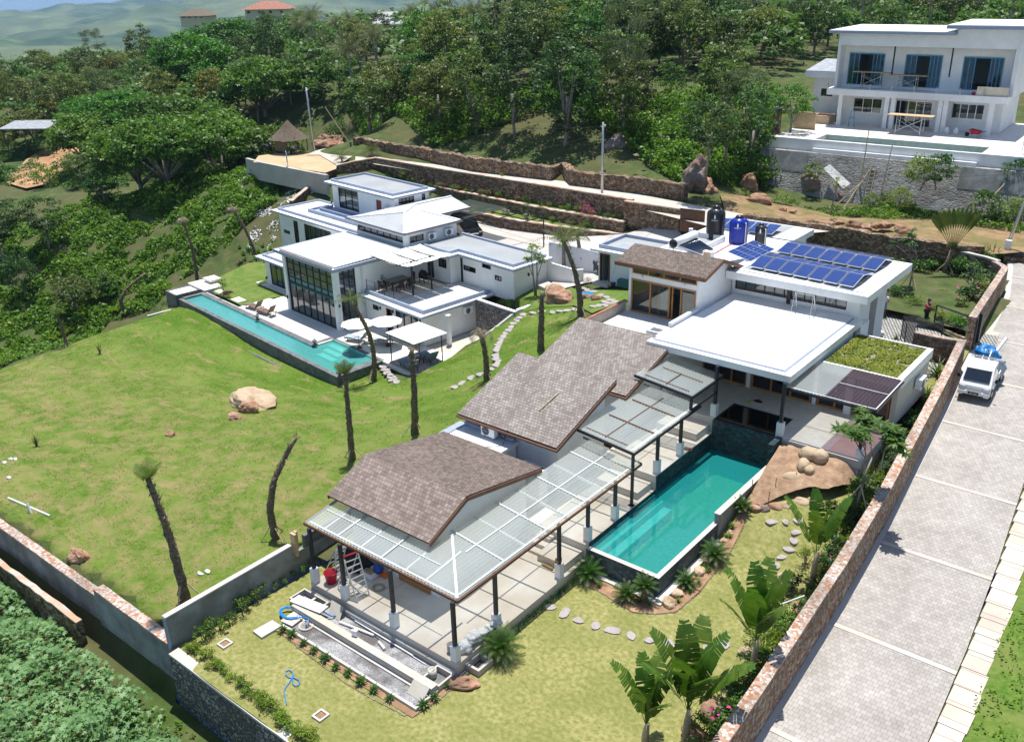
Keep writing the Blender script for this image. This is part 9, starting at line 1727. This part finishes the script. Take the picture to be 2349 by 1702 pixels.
TB=[Proto(bush('t',141,.36,.6,240,.10,'leaf_broad','terrace_bush')),Proto(bush('t',142,.34,.55,240,.09,'leaf_lime','terrace_bush')),Proto(bush('t',143,.36,.7,240,.10,'leaf_mixed','terrace_bush',flower='flower_red',nf=26)),Proto(bush('t',144,.4,.6,220,.10,'leaf_mixed','terrace_bush',flower='flower_white',nf=60)),Proto(bush('t',145,.55,.9,240,.10,'leaf_mixed','terrace_bush',flower='flower_pink',nf=160)),Proto(bush('t',146,.34,.9,240,.10,'leaf_dark','terrace_bush'))]
TN=['broad green bush','lime green bush','bush with red flowers','pale pink flowering bush','magenta bougainvillea bush','dark upright bush']
rs=random.Random(31)
def rowp(L,t):k=t*(len(L)-1);i=min(int(k),len(L)-2);f=k-i;return Vector((lerp(L[i][0],L[i+1][0],f),lerp(L[i][1],L[i+1][1],f),0))
for i in range(30):
 f=(i+.5)/30;p=rowp(L3,.02+.96*f);q=rowp(L2,f);w_=rs.uniform(.25,.75);k=rs.choice([0,1,5,2,0,1]);k=4 if i in(24,25)else k;p=p.lerp(q,w_*.6);TB[k].put((p.x,p.y-.3,3.05),i,rs.uniform(.7,1.2),TN[k]+' on the upper terrace below the tall stone wall','upper terrace bushes')
for i in range(34):
 f=(i+.5)/34;p=rowp(L2,f)if f<.9 else rowp(L3b,(f-.9)*10);q=rowp(L1,f);k=rs.choice([0,1,1,5,0]);k=3 if i in(14,15,16)else(2 if i in(29,31)else k);p=p.lerp(q,rs.uniform(.25,.6));TB[k].put((p.x,p.y-.25,2.12),i,rs.uniform(.6,1.05),TN[k]+' on the lower terrace above the driveway','lower terrace bushes')
t=bush('large rounded feathery green bush on the upper terrace behind the tower',150,1.1,1.7,1800,.10,'leaf_lime','round_bush',14);q=Z('L',475,1165,3.1);t.location=(q.x,q.y-.2,2.6)
GG=lambda x,y:2.05
for i,(a,b,k,s)in enumerate(((1300,620,0,1.3),(1350,800,2,1.0),(1450,860,1,1.1),(1560,900,1,.9),(1280,780,0,.9),(1620,960,3,1),(1700,990,1,1),(1780,1030,0,1),(1840,1000,4,1.1),(1480,620,0,1.3),(1560,600,0,1.4),(1590,560,5%5,1.2),(1650,600,0,1.2),(1720,620,2,1.3),(1790,640,0,1.6),(1850,660,2,1.4),(1900,640,0,1.4),(1950,620,0,1.5),(2000,600,2,1.4),(2030,560,0,1.3),(1980,540,0,1.3),(1900,560,2,1.4),(1830,560,0,1.6),(1740,560,0,1.5),(1640,760,1,.6),(1850,830,4,1.5),(1900,780,3,1.3),(1930,720,0,1.2),(1960,700,2,1.3),(1800,870,3,1),(1520,480,0,1.1),(1460,520,2,1.3),(1990,660,3,1.1),(1350,560,0,1.1))):
 x,y=ZM('C',a,b+10);p=P(x,y,2.05);KS[k].put((p.x,p.y,2.0),i,s*1.35,KN[k]+' in the back garden behind the villa','back garden shrubs')
t=thing('travellers_palm','large fan shaped palm standing tall in the back garden','palm',(0,0,0));b0=Z('C',1655,640,2.05);t.location=b0;m=MB();m.tube([(0,0,-.1),(.1,0,1.0),(.3,0,2.2)],[.2,.17,.12],8);m.build('trunk','palm_bark',t,True)
fd=Vector((RT.x,RT.y,0)).normalized();rng=np.random.default_rng(4)
for i in range(13):
 e=lerp(-.62,.58,i/12);d=Vector((fd.x*math.sin(e),fd.y*math.sin(e),math.cos(e)));nm=NPm();q=[];h=np.array(tuple(d));s=unit(np.cross(h,np.array([-fd.y,fd.x,.1])));p=np.array([.3,0,2.1]);p2=p+h*1.6;q.append([p-s*.03,p+s*.03,p2+s*.02,p2-s*.02]);p=p2
 for k in range(12):f=k/12;p2=p+(h-np.array([0,0,.04*k*f]))*.14;w_=.15*math.sin(math.pi*(.1+.85*f));q+=[[p,p2,p2+s*w_,p+s*w_],[p,p2,p2-s*w_,p-s*w_]];p=p2
 nm.quads(np.array(q));nm.build('fan_leaf','leaf_palm',t)
for k in range(2):a=[-.9,1.0][k];m=MB();m.tube([(a,-.4,0),(.15,0,1.3)],.035,5);m.build('prop_pole','bamboo_dry',t)
p=Z('C',1400,745,2.05);frangipani('propped frangipani tree in the back garden beside the roof overhang',9,tuple(p),4.0,leafn=14);p=Z('C',1850,810,2.05);frangipani('half bare frangipani near the curved wall with few leaf tufts',12,tuple(p),2.4,leafn=8,ls=.22,props=False)
t=spiky('tall bright green palm like clump at the bend of the curved wall',77,26,1.9,.05,'leaf_palm',name='palm_clump',cat='palm',el=(1.5,1.0),bend=.15);t.location=Z('C',2010,560,2.0)
m=MB();m.beam(Z('C',1195,460,3.0),Z('C',1245,325,4.4),.09);solo(m,'timber_post','bamboo_dry','pale timber leaning on the back garden wall behind the roof','post')
for v_,a,b,r,mt_,l,z in(('M',885,1240,(1.3,1.1,1.6),'rock_grey','big reddish boulder below the left part of the grey retaining wall',3.4),('M',1785,1310,(1.5,1.2,1.7),'rock_grey','angular grey boulder standing out from the grey retaining wall',3.6),('M',1640,1250,(1.3,1.0,1.8),'rock_grey','overgrown boulder left of the angular grey one',3.8),('M',1560,1330,(1.1,.9,1.2),'rock_grey','reddish boulder under the overgrown one',3.3),('M',2180,1290,(2.6,1.6,2.2),'rock_grey','huge dark boulder at the right edge beneath the upper terrace',3.6),('M',515,1330,(1.4,.8,.7),'rock_orange','reddish block of rock at the left of the bare bank',3.4),('M',130,1230,(1.2,1.1,2.0),'rock_grey','tall brown rock outcrop left of the grey retaining wall',4.6),('M',210,1260,(1.0,.8,1.0),'rock_orange','orange rock at the foot of the tall brown outcrop',4.0),('M',1090,1290,(.7,.6,.9),'rock_grey','dark boulder under the white tin sheet',3.2),('L',1820,990,(1.6,1.0,1.5),'rock_grey','dark boulder in the scrub above the rubble wall',7),('M',480,1230,(.9,.8,1.2),'rock_orange','ochre rock in scrub below the corner of the grey wall',4)):
 x,y=ZM(v_,a,b);p=P(x,y,z);z2=max(z-1,min(z+.2,ground(p.x,p.y)));p=P(x,y,z2);m=MB();m.blob((0,0,0),r,int(a)%97,.34,4,1.0,.6);o=m.build('boulder',mt_);o.location=(p.x,p.y,z2+r[2]*.35);o.rotation_euler=(0,0,a);tag(o,l,'boulder')
for i,(a,b,r)in enumerate(((890,1455,.5),(990,1470,.5),(1060,1460,.4),(1165,1470,.55),(1240,1490,.45),(1310,1480,.5),(1370,1475,.5),(1480,1510,.6),(700,1375,.3),(760,1385,.3),(590,1340,.5))):
 x,y=ZM('M',a,b);p=P(x,y,3.6);m=MB();m.blob((0,0,0),(r*1.1,r*.7,r*.55),i+200,.3,3);o=m.build('rock','rock_orange');o.location=(p.x,p.y,3.75);tag(o,'reddish rock lying on the bare bank above the back garden','rock','rocks on the bare bank')
def tr_at(k,v_,a,b,z,sc,l):
 x,y=ZM(v_,a,b);p=P(x,y,z);PR[k].put((p.x,p.y,z),rT.uniform(0,6.28),sc,l)
tr_at('b1','k',135,545,8,.62,'rounded bright green tree on the unfinished terrace beside the stone gatepost')
for i,(k,a,b,z,sc,l)in enumerate((('s2',1600,1180,6.0,.85,'lime bush growing over the boulders, left one'),('s1',1700,1180,6.0,.8,'dark bush growing over the boulders at the grey wall'),('s2',1440,1350,3.4,.7,'bush at the foot of the boulders beside the right bamboo pole'),('s1',1900,1340,3.5,.7,'bush right of the angular grey boulder'),('s1',2010,1420,3.5,.8,'green bush at the foot of the bamboo brace'),('s2',1280,1340,3.3,.5,'low bush at the foot of the ladder'),('s1',900,1150,5.2,.5,'bush on top of the big reddish boulder'),('s1',2200,1180,6,.7,'bush above the huge dark boulder at the right edge'),('d1',200,1090,7,.8,'dark tree at the left foot of the grey retaining wall'),('b4',480,1070,5.5,.85,'leafy tree touching the corner of the grey retaining wall'),('b2',330,1000,7,.8,'mid green tree beside the corner of the upper terrace'),('s1',560,1190,4.2,.9,'bush at the corner of the grey retaining wall'),('s2',2210,1450,3.3,.8,'bush behind the leaning utility pole'))):
 x,y=ZM('M',a,b);p=P(x,y,z);PR[k].put((p.x,p.y,z-.4),i,sc,l)
x,y=ZM('M',1010,1400);p=P(x,y,3.6);frangipani('small pale leaved tree on the bank in front of the bamboo poles',22,(p.x,p.y,3.6),3.0,mat='leaf_yellowgreen',leafn=12,ls=.22,props=False)
tr_at('b2','k',1320,260,8,1.0,'green tree at the right edge behind the unfinished house')
# ---------------------------------------------------------------- utility poles and wires
def pole(label,px,py,z,top,r=.13,lean=(0,0),mat='galvanized',z2=None):
 b=P(px,py,z);t=thing('utility_pole',label,'utility pole',(b.x,b.y,b.z),0,'utility poles');m=MB();m.tube([(0,0,-.5),(lean[0]*.5,lean[1]*.5,(top-z)*.5),(lean[0],lean[1],top-z)],[r,r*.85,r*.65],9);m.build('mast',mat,t,True)
 m=MB();m.tube([(lean[0]-.25,lean[1],top-z-.35),(lean[0]+.25,lean[1],top-z-.35)],.035,5);m.build('crossarm','galvanized',t);m=MB();m.lathe((lean[0]+.2,lean[1],top-z-.3),[(.05,0),(.07,.06),(.03,.12)],8);m.build('insulator','white_paint',t);return b,Vector((b.x+lean[0],b.y+lean[1],top-.35))
b1,t1=pole('grey utility pole standing behind the tall stone wall, carrying two wires',*ZM('L',1702,1270),4.2,10.6)
b2,t2=pole('grey utility pole beside the thatched hut',*ZM('i',390,470),4.3,11.3,lean=(-.3,0))
b3,t3=pole('leaning grey utility pole at the road bend beside the right edge of the photo',*ZM('C',2085,500),2.4,9.3,lean=(1.25,.2),mat='galvanized')
m=MB();q=b3+Vector((.35,-.35,.2));m.box(q.x-.2,q.x+.2,q.y-.15,q.y+.15,q.z+.6,q.z+1.4);solo(m,'meter_box','white_paint','white meter box at the foot of the leaning utility pole','meter box')
def wire(a,b,sag,label):m=MB();m.tube([a.lerp(b,k/14)-Vector((0,0,sag*4*(k/14)*(1-k/14)))for k in range(15)],.012,4,False);solo(m,'overhead_wire','rubber',label,'wire')
wire(t1,t2,1.6,'upper overhead wire running from the middle pole to the hut pole');wire(t1-Vector((0,0,.5)),Z('L',300,1040,6.5),1.0,'lower overhead wire dipping towards the far end of the rubble wall');wire(t1,CZ('M',110,985,84),1.0,'overhead wire from the middle pole to the trees on the right');wire(CZ('M',110,985,84),t3,1.2,'dark wire crossing the grey retaining wall to the leaning pole')
# ---------------------------------------------------------------- hut, sign, barrier, far houses
HB=Z('i',215,480,4.2);t=thing('thatched_hut','small thatched hut with a woven wall beside the lane end','hut',(HB.x,HB.y,4.2),.35)
m=MB();rr=random.Random(2);vs=[];fs=[];n=28
prof=[(2.3,1.55),(1.75,1.95),(1.15,2.4),(.6,2.95),(.05,3.6)]
for r_,z_ in prof:
 for k in range(n):a=2*math.pi*k/n;q=r_*(1+.05*rr.uniform(-1,1));vs.append((q*math.cos(a)*1.05,q*math.sin(a)*.95,z_+.05*rr.uniform(-1,1)))
for j in range(4):
 for k in range(n):fs.append((j*n+k,j*n+(k+1)%n,(j+1)*n+(k+1)%n,(j+1)*n+k))
m.add(vs,fs);m.build('thatch_roof','thatch',t,True)
m=MB();m.box(-1.1,.35,-1.2,-1.12,.25,1.75);m.box(-1.18,-1.1,-1.2,1.1,.25,1.75);m.build('woven_wall','bamboo_mat',t)
for x,y in((-1.5,-1.3),(1.5,-1.3),(1.5,1.3),(-1.5,1.3),(.4,-1.3)):m=MB();m.tube([(x,y,0),(x,y,1.9)],.06,6);m.build('post','trunk_bark',t)
m=MB();m.box(.4,1.5,-.6,.5,.42,.48);m.build('bench','plank',t)
person((HB.x+1.3,HB.y-.5,4.2),R(-90),'person in a pale shirt sitting under the thatched hut','shirt_white','dark_trouser','sit')
scooter((HB.x-2.6,HB.y-1.4,4.2),.8,'dark motorcycle in the shade left of the thatched hut','dark_scooter')
p=Z('i',192,590,4.2);t=thing('notice_board','small light blue notice board with a yellow emblem in front of the hut','sign',(p.x,p.y,4.2),R(-35));m=MB();m.box(-.55,.55,-.02,.02,.45,1.6);m.build('board','sign_blue',t);
for s in(-.5,.5):m=MB();m.beam((s,.04,0),(s,.04,1.6),.05);m.build('leg','white_paint',t)
m=MB();m.lathe((0,0,0),[(.13,0),(.13,.01)],12);m.v=[(.25+x,-.03-z,1.3+y)for x,y,z in m.v];m.build('emblem','sign_yellow',t);m=MB();
for k in range(4):m.box(-.42,.1-.06*k,-.03,-.022,1.35-.17*k,1.40-.17*k)
m.build('text_lines','letter_white',t)
a=Z('i',662,470,4.3);d_=ray(*ZM('i',470,150));nn_=Vector((a.x,a.y,0)).normalized();s2=(a-Vector((0,0,H))).dot(nn_)/d_.dot(nn_);tp=Vector((0,0,H))+d_*s2
m=MB();m.tube([a+Vector((0,0,.6)),tp],[.08,.045],6);solo(m,'barrier_pole','bamboo_dry','long pale pole raised at a slant beside the end of the rubble wall','pole');m=MB();m.box(a.x-.08,a.x+.08,a.y-.08,a.y+.08,4.2,5.3);solo(m,'barrier_post','trunk_bark','short post holding the raised barrier pole','post')
rk_=random.Random(6)
for i in range(16):
 x,y=ZM('i',rk_.uniform(400,620),rk_.uniform(385,440));p=P(x,y,4.4);m=MB();r=rk_.uniform(.4,1.0);m.blob((0,0,0),(r,r*.7,r*.6),i+300,.3,3);o=m.build('rock','rock_orange');o.location=(p.x,p.y,4.5);tag(o,'orange brown rock in the heap behind the lane end','rock','rock heap behind the lane')
under('rubble','pale rubble and broken stone on the slope below the sandy lane end',[tuple(ghit(px,py,ground,1)[:2])for px,py in((520,400),(650,405),(740,430),(660,480),(600,540),(540,600),(560,520),(600,470),(520,430))],2600,.28,'debris_white',.25,41,ground,.5,'rubble',dens=.12)
def farhouse(label,px,py,D,w,d,h,rz,wall,roof,hip=True,cols=0):
 v_=ray(px,py);p=Vector((0,0,H))+v_*(D/1.0);t=thing('far_house',label,'house',(p.x,p.y,p.z),rz);m=MB();m.box(-w/2,w/2,-d/2,d/2,-2,h);m.build('wall',wall,t)
 m=MB();e=.7;a,b=w/2+e,d/2+e;rh=min(w,d)*.32;m.add([(-a,-b,h),(a,-b,h),(a,b,h),(-a,b,h),(-a*.35,0,h+rh),(a*.35,0,h+rh)],[(0,1,5,4),(1,2,5),(2,3,4,5),(3,0,4),(3,2,1,0)]);m.build('roof',roof,t)
 for k in range(cols):x=lerp(-w/2+.3,w/2-.3,k/(cols-1));m=MB();m.box(x-.15,x+.15,-d/2-1.2,-d/2-.9,-1,h);m.build('column','white_paint',t);
 m=MB();
 if cols:m.box(-w/2-.6,w/2+.6,-d/2-1.7,-d/2,h-.35,h-.05);m.build('porch_roof','white_paint',t)
 for k in range(4):x=lerp(-w/2+1,w/2-1,k/3);m=MB();m.box(x-.4,x+.4,-d/2-.03,-d/2,h*.25,h*.7);m.build('window','glass_dark',t)
 return t
farhouse('cream far house with white porch columns and a grey hipped roof amid the palms',*ZM('L',330,262),205,11,7,3.6,YB*0+.55,'cream_wall','grey_roof_far',True,7)
farhouse('small far house with a pink tiled roof on the skyline, upper left',*ZM('K',1755,92),240,11,6,1.2,.5,'cream_wall','tile_red');farhouse('low far red tiled roof left of the cream house',*ZM('L',130,290),195,6,5,.8,.3,'tile_red','tile_red');farhouse('pale far roof in a clearing above the woodland centre',*ZM('L',900,335),172,8,5,.6,.4,'cream_wall','sandy');farhouse('far pale gable roof half hidden by trees at the upper left',*ZM('K',1290,120),230,7,5,.6,.4,'cream_wall','bamboo_mat')
m=MB();p=P(75,325,-.5);t=thing('tin_shelter','low shelter with a grey tin roof beyond the bare orange soil','shelter',(p.x,p.y,p.z),.6);m.slab((-4,-2,2.3),(4,-2,2.3),(4,3,2.9),(-4,3,2.9),.1);m.build('tin_roof','tin',t)
for x in(-3.5,0,3.5):m=MB();m.beam((x,-1.8,0),(x,-1.8,2.3),.14);m.build('post','trunk_bark',t)
SO=[tuple(ghit(px,py,ground,-2)[:2])for px,py in((5,418),(40,395),(60,372),(100,345),(160,340),(215,352),(208,372),(180,388),(130,402),(100,430),(62,438))]
sheet('bare_soil','bare_orange',SO,lambda x,y:ground(x,y)+.35,1.2)
for i,(a,b,s,l)in enumerate(((345,110,.5,'white pipe lying near the left edge of the hillside lawn'),(215,85,.25,'short white pipe standing up in the lawn near the left edge'))):
 x,y=ZM('H',a,b);g=ghit(x,y,ground,-1);m=MB();
 if i==0:x2,y2=ZM('H',60,-10);g2=ghit(x2,y2,ground,-1);m.tube([g+Vector((0,0,.1)),g2+Vector((0,0,.12))],.05,6)
 else:m.tube([g,g+Vector((-.2,0,.5))],.06,6)
 solo(m,'pvc_pipe','pvc',l,'pipe')
for i,(v_,a,b)in enumerate((('I',35,1495),('I',80,1468),('I',115,1468),('I',68,1608),('H',1370,505),('H',1420,492))):
 x,y=ZM(v_,a,b);g=ghit(x,y,ground,-1);m=MB();m.blob((0,0,.04),(.16,.10,.07),i,.3,2);o=m.build('litter','debris_white');o.location=g+Vector((0,0,.05));tag(o,'scrap of pale litter on the hillside lawn','litter','pale scraps on the hillside lawn')
m=MB();q=[Z('X',990,310,1.4),Z('X',1115,305,1.5),Z('X',1000,410,.9)];q2=[p+Vector((.1,.9,.1))for p in q];m.add([tuple(p)for p in q+q2],[(0,1,2),(5,4,3),(0,3,4,1),(0,2,5,3),(1,4,5,2)]);solo(m,'blue_tarp','tarp_deep','deep blue tarpaulin hanging by the shaggy palm stump','tarpaulin')
p=Z('j',985,160,2.6);m=MB();m.lathe((p.x,p.y,p.z-.1),[(.18,0),(.24,.12)],12);solo(m,'basin','tarp_deep','blue plastic basin at the white storehouse wall','basin')
p=Z('j',1065,165,2.9);m=MB();m.box(p.x-.55,p.x+.45,p.y,p.y+.45,p.z-.3,p.z+.22);solo(m,'storage_box','teal_box','dark teal storage box against the bedroom side wall','box')
for i,(a,b)in enumerate(((975,150),(1050,130))):p=Z('j',a,b,2.7);m=MB();m.tube([(p.x,p.y-.2,p.z-.2),(p.x+.12*(i+1),p.y+.25,p.z+1.1)],.015,4);m.blob((p.x,p.y-.2,p.z-.15),(.12,.05,.12),i,.2,2);solo(m,'broom','bamboo','%s long handled broom leaning on the white storehouse wall'%['left','right'][i],'broom')
a=Z('S',1182,380,3.4);b=Z('S',1500,420,3.4);t=thing('slatted_gate','brown slatted gate beside the end of the tall stone wall','gate',(a.x,a.y,3.3),'w');dvec=(Vector((b.x,b.y,0))-Vector((a.x,a.y,0)))
m=MB();
for k in range(9):p=Vector((a.x,a.y,0))+dvec*(k+.5)/9;m.obox((p.x,p.y,4.2),(dvec.length/9*.94,.06,1.75),math.atan2(dvec.y,dvec.x))
m.build('slats','dark_wood',t);m=MB();m.beam((a.x,a.y,5.12),(b.x,b.y,5.12),.08);m.beam((a.x,a.y-.03,4.25),(b.x,b.y-.03,4.25),.06);m.beam((a.x,a.y,3.3),(b.x,b.y,3.3),.08);m.build('gate_frame','black_steel',t)
p=Z('R',980,495,2.62);m=MB();m.blob(p,(.22,.12,.07),7,.4,3,2);solo(m,'tool_bag','black_cloth','black tool bag lying on the shaded terrace behind the plunge pool','bag',smooth=True);p=Z('R',895,500,2.62);m=MB();m.blob(p,(.12,.08,.05),8,.4,2,2);solo(m,'yellow_rag','yellow_rag','small yellow brown rag beside the black tool bag','rag',smooth=True);p=Z('R',2090,780,2.62);m=MB();m.blob(p,(.35,.2,.1),9,.4,3,2);solo(m,'drain_cover','dark_stone','dark decorative drain stones on the rosy end of the terrace','stones',smooth=True)
p=Z('P',1860,965,1.85);m=MB();m.box(p.x-.2,p.x+.2,p.y-.1,p.y+.1,1.832,1.9);solo(m,'brick','tile_red','single red brick at the edge of the upper deck','brick')
for i in range(5):p=Z('X',330+40*i,200+12*i,-1.8);m=MB();m.tube([p,p+Vector((.7,.5,.2))],.04,6);solo(m,'pool_pipe','pvc' if i%2 else 'blue_plastic','pipe of the equipment stacked in the sunken yard','pipe','sunken yard pipework')
# ---------------------------------------------------------------- haze
m=MB();m.box(-9000,9000,-9000,9000,-240,60);o=m.build('haze','white_paint');mt=bpy.data.materials.new('haze_air');mt.use_nodes=True;nt=mt.node_tree;nt.nodes.remove(nt.nodes['Principled BSDF']);vp=nt.nodes.new('ShaderNodeVolumePrincipled');vp.inputs['Color'].default_value=(.45,.68,1,1);vp.inputs['Density'].default_value=.00008;vp.inputs['Anisotropy'].default_value=.2;nt.links.new(vp.outputs[0],nt.nodes['Material Output'].inputs['Volume']);o.data.materials.clear();o.data.materials.append(mt);tag(o,kind='stuff',label='pale blue haze over the valley and hills',cat='haze')
S.cycles.volume_step_rate=5;S.cycles.volume_max_steps=64
